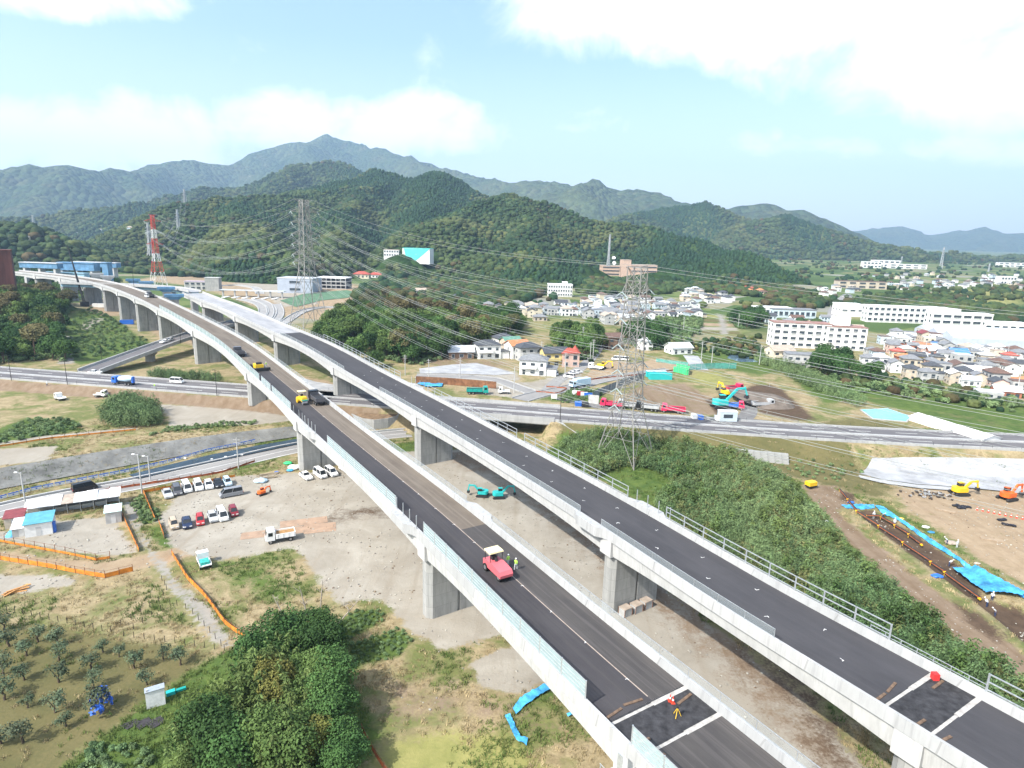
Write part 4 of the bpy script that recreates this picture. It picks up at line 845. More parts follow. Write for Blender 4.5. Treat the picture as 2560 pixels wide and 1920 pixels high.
# ------------------------------------------------------------------ vegetation
def leafmat(name, c1, c2, rnd=.3, ps=.02):
    mt = bpy.data.materials.new(name); mt.use_nodes = True; n, l = mt.node_tree.nodes, mt.node_tree.links; b = n['Principled BSDF']; b.inputs['Roughness'].default_value = .75; b.inputs['Specular IOR Level'].default_value = .12
    oi = N('ShaderNodeObjectInfo', n); g = N('ShaderNodeNewGeometry', n)
    ns = N('ShaderNodeTexNoise', n, inp={'Scale': ps, 'Detail': 4, 'Roughness': .6}); l.new(g.outputs['Position'], ns.inputs['Vector'])
    n2 = N('ShaderNodeTexNoise', n, inp={'Scale': 1.1, 'Detail': 4, 'Roughness': .7}); l.new(g.outputs['Position'], n2.inputs['Vector'])
    a = N('ShaderNodeMath', n, operation='MULTIPLY_ADD', inp={1: .45, 2: -.2}); l.new(oi.outputs['Random'], a.inputs[0])
    r = N('ShaderNodeMapRange', n, inp={1: .36, 2: .64}); l.new(ns.outputs['Fac'], r.inputs[0]); s = N('ShaderNodeMath', n, operation='ADD'); s.use_clamp = True; l.new(r.outputs[0], s.inputs[0]); l.new(a.outputs[0], s.inputs[1])
    mx = N('ShaderNodeMix', n, data_type='RGBA'); mx.inputs[6].default_value = (*c1, 1); mx.inputs[7].default_value = (*c2, 1); l.new(s.outputs[0], mx.inputs[0])
    hs = N('ShaderNodeHueSaturation', n); l.new(mx.outputs[2], hs.inputs['Color'])
    r2 = N('ShaderNodeMapRange', n, inp={1: .28, 2: .72, 3: 1 - rnd * 1.3, 4: 1 + rnd * 1.3}); l.new(n2.outputs['Fac'], r2.inputs[0])
    r3 = N('ShaderNodeMapRange', n, inp={1: 0, 2: 1, 3: 1 - rnd, 4: 1 + rnd}); mm = N('ShaderNodeMath', n, operation='MULTIPLY', inp={1: 7.31}); fr = N('ShaderNodeMath', n, operation='FRACT'); l.new(oi.outputs['Random'], mm.inputs[0]); l.new(mm.outputs[0], fr.inputs[0]); l.new(fr.outputs[0], r3.inputs[0])
    m4 = N('ShaderNodeMath', n, operation='MULTIPLY'); l.new(r2.outputs[0], m4.inputs[0]); l.new(r3.outputs[0], m4.inputs[1]); l.new(m4.outputs[0], hs.inputs['Value'])
    l.new(hs.outputs[0], b.inputs['Base Color']); return mt
LF_DARK = leafmat('dark_leaves', (0.024, 0.061, 0.019), (0.061, 0.115, 0.032)); LF_MID = leafmat('broad_leaves', (0.037, 0.081, 0.022), (0.106, 0.156, 0.044)); LF_YEL = leafmat('yellowing_leaves', (.075, .10, .022), (.15, .14, .04)); LF_GRY = leafmat('greyish_leaves', (0.072, 0.102, 0.058), (0.145, 0.167, 0.102)); LF_BAM = leafmat('bamboo_leaves', (0.046, 0.089, 0.026), (0.110, 0.146, 0.046)); LF_BUSH = leafmat('bush_leaves', (0.074, 0.130, 0.054), (0.162, 0.222, 0.096)); LF_OLIVE = leafmat('brownish_leaves', (.07, .075, .03), (.12, .10, .045))
FOR1 = leafmat('forest_leaves', (0.017, 0.038, 0.014), (0.050, 0.071, 0.023), .35, .008); FOR2 = leafmat('forest_conifers', (0.014, 0.036, 0.017), (0.025, 0.054, 0.022), .25, .008); FOR3 = leafmat('forest_light_leaves', (0.034, 0.057, 0.018), (0.076, 0.087, 0.030), .3, .01); FOR4 = leafmat('forest_brown_leaves', (0.042, 0.043, 0.018), (0.070, 0.052, 0.025), .3, .01)
BARK = mat('bark', (.12, .09, .065), .95, 0, .3, 2, streak=.3); DEAD = mat('bare_branch', (.33, .29, .25), .9, 0, .2, 3)
TUFTD = leafmat('dry_grass_blades', (0.264, 0.209, 0.110), (0.396, 0.319, 0.187), .25, .1); TUFTG = leafmat('green_weed_blades', (0.068, 0.121, 0.030), (0.162, 0.203, 0.061), .3, .1)
def ico(sub):
    bm = bmesh.new(); bmesh.ops.create_icosphere(bm, subdivisions=sub, radius=1); v = np.array([q.co[:] for q in bm.verts]); f = [tuple(x.index for x in q.verts) for q in bm.faces]; bm.free(); return v, f
def n3d(p, seed):
    r = np.random.RandomState(seed); out = np.zeros(len(p))
    for k in range(7):
        w = r.normal(size=3) * (1.6 + k * .9); out += np.sin(p @ w + r.uniform(0, 6.3)) / (1 + k * .35)
    return out / 3
def canopy(name, material, seed, sx=1.0, sz=.8, cone=0.0):
    v, f = ico(3); d = 1 + .22 * n3d(v * 1.6, seed) + .13 * n3d(v * 4.5, seed + 50) + .05 * n3d(v * 10, seed + 90)
    v = v * d[:, None]
    if cone: 
        k = np.clip((v[:, 2] + 1) / 2, 0, 1); v[:, :2] *= (1.15 - cone * k)[:, None]; v[:, 2] *= 1.5
    v[:, 2] = v[:, 2] * sz + sz * .75; v[:, :2] *= sx
    me = bpy.data.meshes.new(name); me.from_pydata(v.tolist(), [], f); me.materials.append(material); me.polygons.foreach_set('use_smooth', [True] * len(f)); me.update(); return me
def crown(name, material, seed, lobes, nleaf, size=.5, squash=1.0, droop=0.0, fill=.35):
    """many leaf-clump faces spread over and through the lobes of a crown"""
    r = np.random.RandomState(seed); L = np.array(lobes, float)
    w = L[:, 3] ** 2; w /= w.sum(); k = r.choice(len(L), nleaf, p=w)
    d = r.normal(size=(nleaf, 3)); d /= np.linalg.norm(d, axis=1)[:, None]; d[:, 2] = np.where(d[:, 2] < -.55, -d[:, 2], d[:, 2])
    rad = 1 - fill * r.rand(nleaf) ** 1.6 + .12 * r.normal(size=nleaf) * .6
    p = L[k, :3] + d * (L[k, 3] * rad)[:, None] * np.array([1, 1, squash])
    nrm = d + r.normal(size=(nleaf, 3)) * .55; nrm[:, 2] += .25; nrm /= np.linalg.norm(nrm, axis=1)[:, None]
    a = np.cross(nrm, r.normal(size=(nleaf, 3))); a /= np.linalg.norm(a, axis=1)[:, None]; b = np.cross(nrm, a)
    s = size * r.uniform(.6, 1.35, nleaf); q = r.uniform(.5, .9, nleaf)
    c1 = p - a * s[:, None] * .5; c3 = p + a * s[:, None] * .5 - np.array([0, 0, 1]) * (droop * s)[:, None]; c2 = p + b * (s * q)[:, None] * .5; c4 = p - b * (s * q)[:, None] * .5
    co = np.stack([c1, c2, c3, c4], 1).reshape(-1, 3)
    me = fast_mesh(bpy.data.meshes.new(name), co, np.arange(nleaf * 4).reshape(-1, 4), False); me.materials.append(material); return me
def trunk(name, h, r0, limbs, seed, material=None):
    rr = random.Random(seed); mb = MB(); a = Vector((0, 0, -.6)); pts = []
    for k in range(4):
        b = Vector((rr.uniform(-.25, .25) * k * .5, rr.uniform(-.25, .25) * k * .5, h * (k + 1) / 4)); mb.cyl(a, b, r0 * (1 - .2 * k), r0 * (1 - .2 * (k + 1)), 7, cap=False); a = b; pts.append(b)
    for (x, y, z) in limbs:
        s = rr.choice(pts[1:]) ; mb.cyl(s, Vector((x, y, z)), r0 * .42, r0 * .1, 5, cap=False)
    return mb.mesh(name, material or BARK)
def lobeset(seed, R, h, n=9, flat=.8):
    r = random.Random(seed); out = [(0, 0, h, R * .7)]
    for i in range(n):
        a = r.uniform(0, 6.28); d = R * r.uniform(.3, .72); out.append((d * math.cos(a), d * math.sin(a), h + R * flat * r.uniform(-.45, .5), R * r.uniform(.32, .52)))
    return out
TREE = {}
def treekind(key, material, seed, R, h, nleaf, size, n=9, th=None, **kw):
    lb = lobeset(seed, R, h, n); TREE[key] = (trunk('trunk', th or h * .9, .05 * R + .1, [(q[0] * .8, q[1] * .8, q[2]) for q in lb[1:6]], seed), crown('crown', material, seed, lb, nleaf, size, **kw))
for i in range(3):
    treekind('oak%d' % i, [LF_MID, LF_DARK, LF_MID][i], 11 + i, 4.6, 5.0, 3000, .58, 10)
    treekind('dark%d' % i, LF_DARK, 31 + i, 3.9, 4.9, 2800, .5, 9); treekind('near%d' % i, [LF_DARK, LF_MID, LF_DARK][i], 41 + i, 4.3, 5.4, 6500, .34, 14)
treekind('yel0', LF_YEL, 51, 3.6, 5.6, 4500, .34, 12); treekind('yel1', LF_OLIVE, 52, 4.8, 7.5, 2300, .6, 10, squash=.7)
for i in range(3): treekind('orch%d' % i, LF_GRY, 61 + i, 1.6, 1.8, 620, .24, 7, th=1.4, fill=.7)
def plume(name, material, seed, h, n, w=.55, ls=.5):
    r = np.random.RandomState(seed); mb = MB(); co = []
    for k in range(5):
        bx, by = r.normal(size=2) * w * .5; lean = r.normal(size=2) * .12 * h; hh = h * r.uniform(.75, 1.05)
        for i in range(n // 5):
            t = r.uniform(.12, 1.0) ** .8; rad = w * (1.15 - .85 * t) * r.uniform(.3, 1.1); a = r.uniform(0, 6.28)
            c = np.array([bx + lean[0] * t * t + rad * math.cos(a), by + lean[1] * t * t + rad * math.sin(a), hh * t])
            d = np.array([math.cos(a), math.sin(a), -.55 + r.normal() * .4]); d /= np.linalg.norm(d); s = np.cross(d, r.normal(size=3)); s /= np.linalg.norm(s); L = ls * r.uniform(.6, 1.3)
            co += [c - d * L * .5, c + s * L * .2, c + d * L * .6, c - s * L * .2]
    co = np.array(co); me = fast_mesh(bpy.data.meshes.new(name), co, np.arange(len(co)).reshape(-1, 4), False); me.materials.append(material); return me
BAMB = [plume('bamboo_culm', LF_BAM, 80 + i, 9.0, 800, 1.3, .55) for i in range(3)]
BSH = [crown('bush', LF_BUSH, 90 + i, lobeset(90 + i, 1.3, .7, 7), 420, .36, squash=.75) for i in range(3)]
KNOT = [plume('knotweed', LF_BUSH, 100 + i, 3.6, 440, 1.0, .33) for i in range(3)]
KNOTY = [plume('dry_weed', leafmat('faded_leaves', (.09, .11, .04), (.17, .17, .07)), 110 + i, 3.4, 200, 1.1, .42) for i in range(2)] + [plume('reed', LF_BAM, 113, 4.2, 220, .9, .5)]
def tuft(name, material, seed, n, h):
    r = np.random.RandomState(seed); co = []
    for i in range(n):
        a = r.uniform(0, 6.28); b = r.normal(size=2) * .28; L = h * r.uniform(.5, 1.2); ln = r.uniform(.2, .7) * L; w = .05
        p = np.array([b[0], b[1], -.03]); tip = p + np.array([math.cos(a) * ln, math.sin(a) * ln, L]); s = np.array([-math.sin(a), math.cos(a), 0]) * w
        mid = (p + tip) / 2 + [0, 0, .12 * L]; co += [p - s, p + s, tip, mid - s * .6]
    co = np.array(co); me = fast_mesh(bpy.data.meshes.new(name), co, np.arange(len(co)).reshape(-1, 4), False); me.materials.append(material); return me
TUF = [tuft('grass_tuft', TUFTD, 1, 16, .42), tuft('grass_tuft', TUFTD, 2, 16, .55), tuft('weed_tuft', TUFTG, 3, 18, .4), tuft('weed_tuft', TUFTG, 4, 18, .6)]
def place_tree(kind, p, sc, label, group=None, name='broadleaf_tree', cat='tree', rz=None, sz=None):
    t = thing(name, label, cat, p, rz if rz is not None else random.uniform(0, 6.28), group); t.scale = (sc, sc, sz or sc * random.uniform(.88, 1.12))
    a, b = TREE[kind]; obj('trunk', a, t); obj('crown', b, t); return t
# geometry-node scatter for what nobody could count
PROTO = bpy.data.collections.new('plant_prototypes')
def scatter(name, pts, sc, idx, protos, label, cat='vegetation', tilt=.08):
    col = bpy.data.collections.new(name + '_kinds')
    for i, me in enumerate(protos):
        o = bpy.data.objects.new('%s_%02d' % (name, i), me); col.objects.link(o)
    pts = np.asarray(pts, float); n = len(pts); r = np.random.RandomState(n)
    me = bpy.data.meshes.new(name); me.vertices.add(n); me.vertices.foreach_set('co', pts.astype(np.float32).ravel())
    sc = np.asarray(sc, float); sc = np.stack([sc] * 3, 1) if sc.ndim == 1 else sc
    a = me.attributes.new('sc', 'FLOAT_VECTOR', 'POINT'); a.data.foreach_set('vector', sc.astype(np.float32).ravel())
    a = me.attributes.new('rot', 'FLOAT_VECTOR', 'POINT'); a.data.foreach_set('vector', np.stack([r.normal(size=n) * tilt, r.normal(size=n) * tilt, r.uniform(0, 6.28, n)], 1).astype(np.float32).ravel())
    a = me.attributes.new('pi', 'INT', 'POINT'); a.data.foreach_set('value', np.asarray(idx, np.int32))
    me.update(); o = obj(name, me); tag(o, label, cat, kind='stuff')
    ng = bpy.data.node_groups.new(name, 'GeometryNodeTree'); ng.interface.new_socket('Geometry', in_out='INPUT', socket_type='NodeSocketGeometry'); ng.interface.new_socket('Geometry', in_out='OUTPUT', socket_type='NodeSocketGeometry')
    nn, ll = ng.nodes, ng.links; gi = nn.new('NodeGroupInput'); go = nn.new('NodeGroupOutput'); ip = nn.new('GeometryNodeInstanceOnPoints'); ci = nn.new('GeometryNodeCollectionInfo'); ci.inputs[0].default_value = col; ci.inputs[1].default_value = True; ci.inputs[2].default_value = True
    def na(nm, t): q = nn.new('GeometryNodeInputNamedAttribute'); q.data_type = t; q.inputs[0].default_value = nm; return q.outputs[0]
    ll.new(gi.outputs[0], ip.inputs['Points']); ll.new(ci.outputs[0], ip.inputs['Instance']); ip.inputs['Pick Instance'].default_value = True
    ll.new(na('pi', 'INT'), ip.inputs['Instance Index']); ll.new(na('rot', 'FLOAT_VECTOR'), ip.inputs['Rotation']); ll.new(na('sc', 'FLOAT_VECTOR'), ip.inputs['Scale']); ll.new(ip.outputs[0], go.inputs[0])
    md = o.modifiers.new('scatter', 'NODES'); md.node_group = ng; return o
def poly_pts(pix, spacing, seed=0, jit=.45, world=None, excl=()):
    P = [(q[0], q[1]) for q in GP(pix)] if world is None else world; r = np.random.RandomState(seed)
    x0, x1 = min(q[0] for q in P), max(q[0] for q in P); y0, y1 = min(q[1] for q in P), max(q[1] for q in P)
    X, Y = np.meshgrid(np.arange(x0, x1, spacing), np.arange(y0, y1, spacing)); X = X.ravel() + r.uniform(-jit, jit, X.size) * spacing; Y = Y.ravel() + r.uniform(-jit, jit, Y.size) * spacing
    k = polysd(X, Y, P) > 0
    for e in excl: k &= polysd(X, Y, e) < 0
    return np.stack([X[k], Y[k], tz(X[k], Y[k])], 1)
def clear_paths(p, mL=7.5):
    k = np.ones(len(p), bool)
    for path, w in ((PL, mL), (PR, mL), (MR, hw + 1.5), (lr, 4.8)):
        d = np.min(np.hypot(p[:, None, 0] - path.P[None, :, 0], p[:, None, 1] - path.P[None, :, 1]), 1); k &= d > w
    return k
# --- forests on the hills
def forest_on(H, spacing, R, seed, name, label, amp=1.0, ymax=1e9):
    xs, ys, X, Y, Z = H; r = np.random.RandomState(seed); st = xs[1] - xs[0]
    gxx, gyy = np.meshgrid(np.arange(xs[0], xs[-2], spacing), np.arange(ys[0], ys[-2], spacing)); x = gxx.ravel() + r.uniform(-.5, .5, gxx.size) * spacing; y = gyy.ravel() + r.uniform(-.5, .5, gyy.size) * spacing
    fx = np.clip((x - xs[0]) / st, 0, len(xs) - 1.01); fy = np.clip((y - ys[0]) / st, 0, len(ys) - 1.01); i = fx.astype(int); j = fy.astype(int); u = fx - i; v = fy - j
    z = Z[j, i] * (1 - u) * (1 - v) + Z[j, i + 1] * u * (1 - v) + Z[j + 1, i] * (1 - u) * v + Z[j + 1, i + 1] * u * v
    gxn = (Z[j, i + 1] - Z[j, i]) / st; gyn = (Z[j + 1, i] - Z[j, i]) / st
    face = (-gxn * (0 - x) - gyn * (0 - y) + (CAMZ - z) * 1.0) / np.hypot(x, y)     # keep slopes turned to the valley, thin the back
    k = (z > tz(x, y) + .5) & (face > -.12) & (y < ymax)
    for e in EXCLB: k &= ((x - e[0]) ** 2 + (y - e[1]) ** 2 > e[2] ** 2) & ~((np.hypot(x, y) < math.hypot(e[0], e[1]) + 4) & (np.hypot(x, y) > math.hypot(e[0], e[1]) - 16) & (abs(x * e[1] - y * e[0]) / math.hypot(e[0], e[1]) < e[2]))
    x, y, z = x[k], y[k], z[k]; st1 = vnoise(x / 160, y / 160, 3); st2 = vnoise(x / 90, y / 90, 8); rr = r.rand(len(x))
    con = (st1 + .25 * (rr - .5)) > .60; lig = (~con) & ((st2 + .3 * (rr - .5)) > .66); brn = (~con) & (~lig) & (rr > .93)
    idx = np.where(con, 2 + (rr * 50).astype(int) % 2, np.where(lig, 4, np.where(brn, 5, (rr * 50).astype(int) % 2)))
    s = R * (.55 + .95 * r.rand(len(x)) ** 1.5 + .25 * (st2 - .5)); sc = np.stack([s, s, s * amp * r.uniform(.85, 1.25, len(x))], 1); sc[con, :2] *= .72; sc[con, 2] *= .9
    print(name, len(x)); return np.stack([x, y, z - .15 * s], 1), sc, idx
CAN = [canopy('canopy', FOR1, 1), canopy('canopy', FOR1, 2), canopy('conifer', FOR2, 3, .85, .62, .22), canopy('conifer', FOR2, 4, .85, .62, .22), canopy('canopy', FOR3, 5), canopy('canopy', FOR4, 6)]
for H, sp, R, sd, nm, lb in ((HA, 5.4, 3.4, 1, 'near_forest', 'dense broadleaf forest covering the nearest hill behind the interchange'), (HB, 5.3, 3.3, 2, 'near_forest', 'dense forest covering the hill behind the brown tiled office block'), (HD2, 8, 5.2, 9, 'near_forest', 'dark forest on the low hill at the left edge'), (HC, 9, 5.6, 3, 'far_forest', 'hazy forest on the rounded hill below the highest mountain'), (HD, 9, 5.6, 4, 'far_forest', 'dark hazy forest on the ridge left of the near hill'), (HF, 9, 5.6, 5, 'far_forest', 'hazy forest on the long ridge descending to the right')):
    p, s, i = forest_on(H, sp, R, sd, nm, lb); scatter(nm, p, s, i, CAN, lb, 'forest')
# --- left wooded knoll, mid wood: single trees
def grove(pix, spacing, kinds, sc, label, group, seed, name='broadleaf_tree', maxn=200, world=None, cat='tree'):
    p = poly_pts(pix, spacing, seed, .4, world); p = p[clear_paths(p, 8.5)]; r = random.Random(seed); order = np.argsort(np.hypot(p[:, 0], p[:, 1]))[:maxn]
    for q in p[order]: place_tree(r.choice(kinds), tuple(q), r.uniform(*sc), label, group, name, cat)
    rest = np.setdiff1d(np.arange(len(p)), order)
    if len(rest) > 4: rs = np.random.RandomState(seed); scatter('wood', p[rest], rs.uniform(sc[0], sc[1], len(rest)), rs.randint(0, len(kinds), len(rest)), [TREE[k][1] for k in kinds], 'closed canopy behind the front trees, ' + label, 'wood')
    pu = poly_pts(pix, 2.6, seed + 7, .45, world); pu = pu[clear_paths(pu, 7)]; rs = np.random.RandomState(seed); scatter('undergrowth', pu, rs.uniform(.7, 1.3, len(pu)), rs.randint(0, 3, len(pu)), BSH, 'undergrowth below: ' + label, 'bushes')
    return p
grove([(-250, 900), (-60, 915), (40, 905), (130, 900), (165, 905), (150, 850), (155, 800), (190, 775), (140, 750), (60, 740), (-250, 760)], 7.2, ['oak0', 'oak1', 'oak2', 'dark0', 'dark1', 'yel1'], (.85, 1.35), 'broadleaf tree on the wooded knoll left of the nearer viaduct', 'trees of the left knoll', 21, maxn=80)
grove([(760, 862), (830, 830), (870, 800), (905, 770), (960, 760), (1180, 800), (1300, 800), (1310, 835), (1210, 860), (1140, 885), (1050, 915), (980, 905), (900, 885), (830, 868)], 7.4, ['oak0', 'oak1', 'oak2', 'dark1', 'dark2', 'oak0', 'yel1'], (.9, 1.45), 'broadleaf tree in the wood between farther viaduct and village', 'trees of the mid wood', 22, maxn=85)
grove([(1380, 845), (1490, 830), (1500, 880), (1480, 900), (1400, 880)], 7.5, ['oak0', 'dark0', 'oak2'], (.9, 1.3), 'broadleaf tree in the grove beside the village lane', 'trees of the lane grove', 23, maxn=18)
grove([(1560, 830), (1660, 820), (1670, 870), (1640, 880), (1560, 860)], 8, ['dark0', 'dark1', 'oak1'], (1., 1.3), 'dark tree in the grove behind the tall grey pylon', 'trees behind the pylon', 24, maxn=18)
grove([(1820, 800), (1900, 790), (1910, 815), (1850, 825)], 9, ['dark0', 'oak1'], (1., 1.4), 'tree of the round copse beside the striped plots', 'trees of the round copse', 25)
grove([(2030, 925), (2100, 915), (2110, 945), (2040, 955)], 7, ['dark0', 'dark1'], (1.1, 1.4), 'dark tree left of pair below the white apartment block', 'dark tree clump', 26)
grove([(2130, 945), (2190, 935), (2200, 965), (2140, 970)], 7, ['dark2', 'dark1'], (1., 1.25), 'dark tree in the clump in front of the town houses', 'dark tree clump two', 27)
grove([(-60, 700), (60, 690), (160, 700), (300, 720), (250, 735), (100, 735), (-60, 740)], 11, ['oak1', 'dark0'], (1, 1.4), 'tree behind the knoll beside the blue girders', 'trees by the blue girders', 28, maxn=18)
for k, (px, py, kd, sc, lab) in enumerate([(1016, 905, 'yel1', 1.5, 'large brownish spreading tree standing alone at the wood edge'), (890, 905, 'oak0', 1.3, 'rounded bright green tree at the near corner of the wood'), (1060, 880, 'yel1', 1.1, 'brownish tree behind the large spreading tree'), (870, 845, 'yel0', .9, 'small orange tinted tree below the grey pylon'), (940, 918, 'oak2', .9, 'small green tree left of the large spreading tree')]):
    place_tree(kd, tuple(G(px, py)), sc, lab)
# --- woodland at the lower left
near = [(470, 1990), (510, 1880), (580, 1800), (630, 1730), (680, 1660), (700, 1620), (760, 1600), (830, 1640), (850, 1720), (850, 1800), (860, 1870), (860, 1990)]
p = poly_pts(near, 3.3, 31, .4); r = random.Random(5)
for q in p:
    px = proj(q)[:2]
    right = px[0] > 640 + (px[1] - 1600) * .25
    if px[1] < 1690 and right: kd, lab, gp, sc = r.choice(['near0', 'near2']), 'dark evergreen tree at the upper end of the lower left wood', 'dark trees of the near wood', r.uniform(.65, 1.0)
    elif right and r.random() < .12: kd, lab, gp, sc = 'yel0', 'yellowish tree in the lower left wood beside dry grass', 'yellow trees of the near wood', r.uniform(.6, .8)
    elif r.random() < .75: kd, lab, gp, sc = r.choice(['near1', 'near0', 'near2']), 'green broadleaf tree in the lower left wood', 'green trees of the near wood', r.uniform(.6, 1.0)
    else: continue
    place_tree(kd, tuple(q), sc, lab, gp)
pb = poly_pts([(420, 1990), (460, 1900), (545, 1810), (630, 1740), (670, 1670), (700, 1650), (740, 1690), (760, 1800), (780, 1990)], 1.9, 33)
scatter('bamboo_grove', pb, np.random.RandomState(2).uniform(.55, .95, len(pb)), np.random.RandomState(3).randint(0, 3, len(pb)), BAMB, 'bamboo grove at the lower left edge of the wood', 'bamboo', .12)
for k, (px, py, dx, h) in enumerate([(800, 1535, .5, 5.5), (770, 1545, -1.2, 5), (720, 1560, -2.2, 4.5), (845, 1560, 3.2, 4)]):
    b = G(px, py); rr = random.Random(k); mb = MB(); top = Vector((dx, .4, h)); mb.cyl((0, 0, 0), top * .5, .12, .08, 6); mb.cyl(top * .5, top, .08, .03, 6)
    for j in range(7):
        s = top * rr.uniform(.35, .95); mb.cyl(s, s + Vector((rr.uniform(-1.3, 1.3), rr.uniform(-1, 1), rr.uniform(.2, 1.4))), .045, .012, 5)
    o = mb.build('dead_tree', DEAD); o.location = b; tag(o, 'bare dead tree atop the lower left wood, %s' % ['tallest, second from the right', 'second from the left', 'leftmost and leaning left', 'rightmost, leaning over the green plots'][k], 'tree')
# --- orchard
for k, (X, Y) in enumerate([(890, 660), (1030, 700), (1410, 720), (1560, 770), (1160, 800), (790, 800), (500, 590), (330, 570), (510, 730), (230, 690), (1270, 940), (810, 970), (510, 920), (210, 900), (30, 850), (40, 470), (80, 610), (40, 1070), (480, 1180), (240, 1140), (200, 1440), (570, 1300), (10, 1450)]):
    place_tree('orch%d' % (k % 3), tuple(G(X / 3.456, 1440 + Y / 3.456)), [1, .8, 1, 1.2, 1.25, 1.3, 1.2, 1.2, 1.2, 1.2, 1.05, 1.1, 1.3, 1.1, 1.2, 1.3, 1.4, 1.4, 1.3, .9, 1.4, 1, 1.2][k] * .72, 'small grey green fruit tree in the mown orchard', 'orchard trees', 'fruit_tree')
t = place_tree('orch1', tuple(G(865 / 3.456, 1440 + 1180 / 3.456)), 1.15, 'fruit tree draped with a torn blue net in the orchard', None, 'fruit_tree')
net = crown('blue_net', mat('blue_net', (.05, .16, .62), .6, 0, .3, 2), 5, [(.9, .1, 1.3, .9), (-.9, 0, 1.0, .6), (.2, -.6, .9, .6), (1.4, .2, 1.1, .6)], 260, .38, fill=.15); obj('torn_net', net, t)
# --- thickets
thick = [(1400, 1125), (1480, 1093), (1600, 1108), (1760, 1120), (1860, 1152), (1960, 1225), (2035, 1305), (2145, 1422), (2270, 1535), (2500, 1715), (2640, 1820), (2560, 1820), (2300, 1660), (2100, 1545), (1900, 1430), (1720, 1320), (1640, 1265), (1700, 1220), (1640, 1175), (1560, 1165), (1480, 1195), (1440, 1190)]
pk = poly_pts(thick, .95, 41); pk = pk[clear_paths(pk, 7.2)]; pk = pk[vnoise(pk[:, 0] / 3.5, pk[:, 1] / 3.5, 55) > .17]; rs = np.random.RandomState(6)
hh = .5 + .95 * vnoise(pk[:, 0] / 6, pk[:, 1] / 6, 2) + rs.normal(size=len(pk)) * .1
scatter('weed_thicket', pk, np.stack([.9 + .3 * rs.rand(len(pk)), .9 + .3 * rs.rand(len(pk)), hh], 1), np.where(rs.rand(len(pk)) < .5 * vnoise(pk[:, 0] / 9, pk[:, 1] / 9, 77), 3 + rs.randint(0, 3, len(pk)), rs.randint(0, 3, len(pk))), KNOT + KNOTY, 'tall green weed thicket beside the farther viaduct', 'thicket', .15)
def bushes(name, pix, sp, sc, label, seed, protos=BSH, world=None, clear=6.5, kinds=3, cat='bushes'):
    p = poly_pts(pix, sp, seed, .45, world); p = p[clear_paths(p, clear)]; r = np.random.RandomState(seed)
    s = r.uniform(sc[0], sc[1], len(p)); scatter(name, p, s, r.randint(0, kinds, len(p)), protos, label, cat); return p
bushes('bush_clump', [(262, 1062), (265, 1030), (290, 1010), (340, 1008), (390, 1030), (412, 1060), (340, 1072)], 1.6, (.9, 1.5), 'large round green bush on the terrace before the main road', 42, KNOT)
bushes('roadside_bamboo', [(370, 950), (390, 938), (590, 958), (598, 968), (480, 962)], 1.8, (.7, 1.2), 'row of bamboo behind the main road left of the nearer viaduct', 43, KNOT)
bushes('creeper_bushes', [(-60, 1120), (0, 1085), (60, 1050), (180, 1045), (206, 1075), (120, 1090)], 1.8, (.4, .8), 'green creeper mounds on the terrace at the left edge', 44)
bushes('slope_bushes', [(340, 1105), (400, 1085), (520, 1070), (640, 1062), (750, 1062), (745, 1052), (600, 1055), (420, 1070)], 1.3, (.3, .65), 'scrub along the top of the grey embankment', 45)
bushes('field_bushes', [(160, 900), (175, 800), (225, 770), (290, 795), (380, 860), (300, 890)], 4, (.5, 1.1), 'low green scrub in the field left of the nearer viaduct', 46)
bushes('field_bushes', [(1960, 935), (2030, 960), (2150, 985), (2300, 1000), (2560, 1040), (2560, 985), (2330, 960), (2200, 950), (2050, 930)], 4.5, (.8, 1.7), 'scrub belt between the town and the white long roof', 47)
bushes('reed_belt', [(1890, 905), (1930, 895), (2060, 955), (2160, 1010), (2140, 1022), (2030, 975)], 2.6, (.9, 1.4), 'tall reed belt behind the grey spoil heap', 48, KNOT)
bushes('verge_bushes', [(1390, 1005), (1430, 975), (1510, 975), (1500, 990), (1420, 1010)], 2, (.4, .9), 'green scrub beside the noise screen behind the main road', 49)
bushes('verge_bushes', [(1930, 1152), (2140, 1150), (2165, 1180), (2090, 1205), (1990, 1190)], 2.2, (.25, .6), 'low scrub on the verge above the dig', 57)
bushes('plot_bushes', [(1640, 790), (1760, 800), (1740, 850), (1660, 860), (1640, 830)], 4.5, (1.2, 2.2), 'bushes between the village and the striped plots', 50)
bushes('garden_bushes', [(330, 1262), (352, 1238), (378, 1262), (408, 1298), (355, 1312)], .9, (.25, .5), 'green weeds along the orange fence by the car park', 51, clear=0)
bushes('crop_rows', [(838, 1562), (880, 1530), (962, 1520), (955, 1555), (870, 1600)], .8, (.18, .32), 'leafy green crop in the upper plot left of the near pier', 52, clear=0)
bushes('crop_rows', [(880, 1612), (1000, 1570), (1032, 1602), (1000, 1640), (885, 1668)], .8, (.18, .32), 'leafy green crop in the lower plot left of the near pier', 53, clear=0)
bushes('taro_patch', [(180, 1900), (260, 1850), (330, 1860), (400, 1900), (380, 1960), (180, 1960)], 1.2, (.3, .6), 'broad leaved vegetable patch at the bottom edge below the orchard', 54, clear=0)
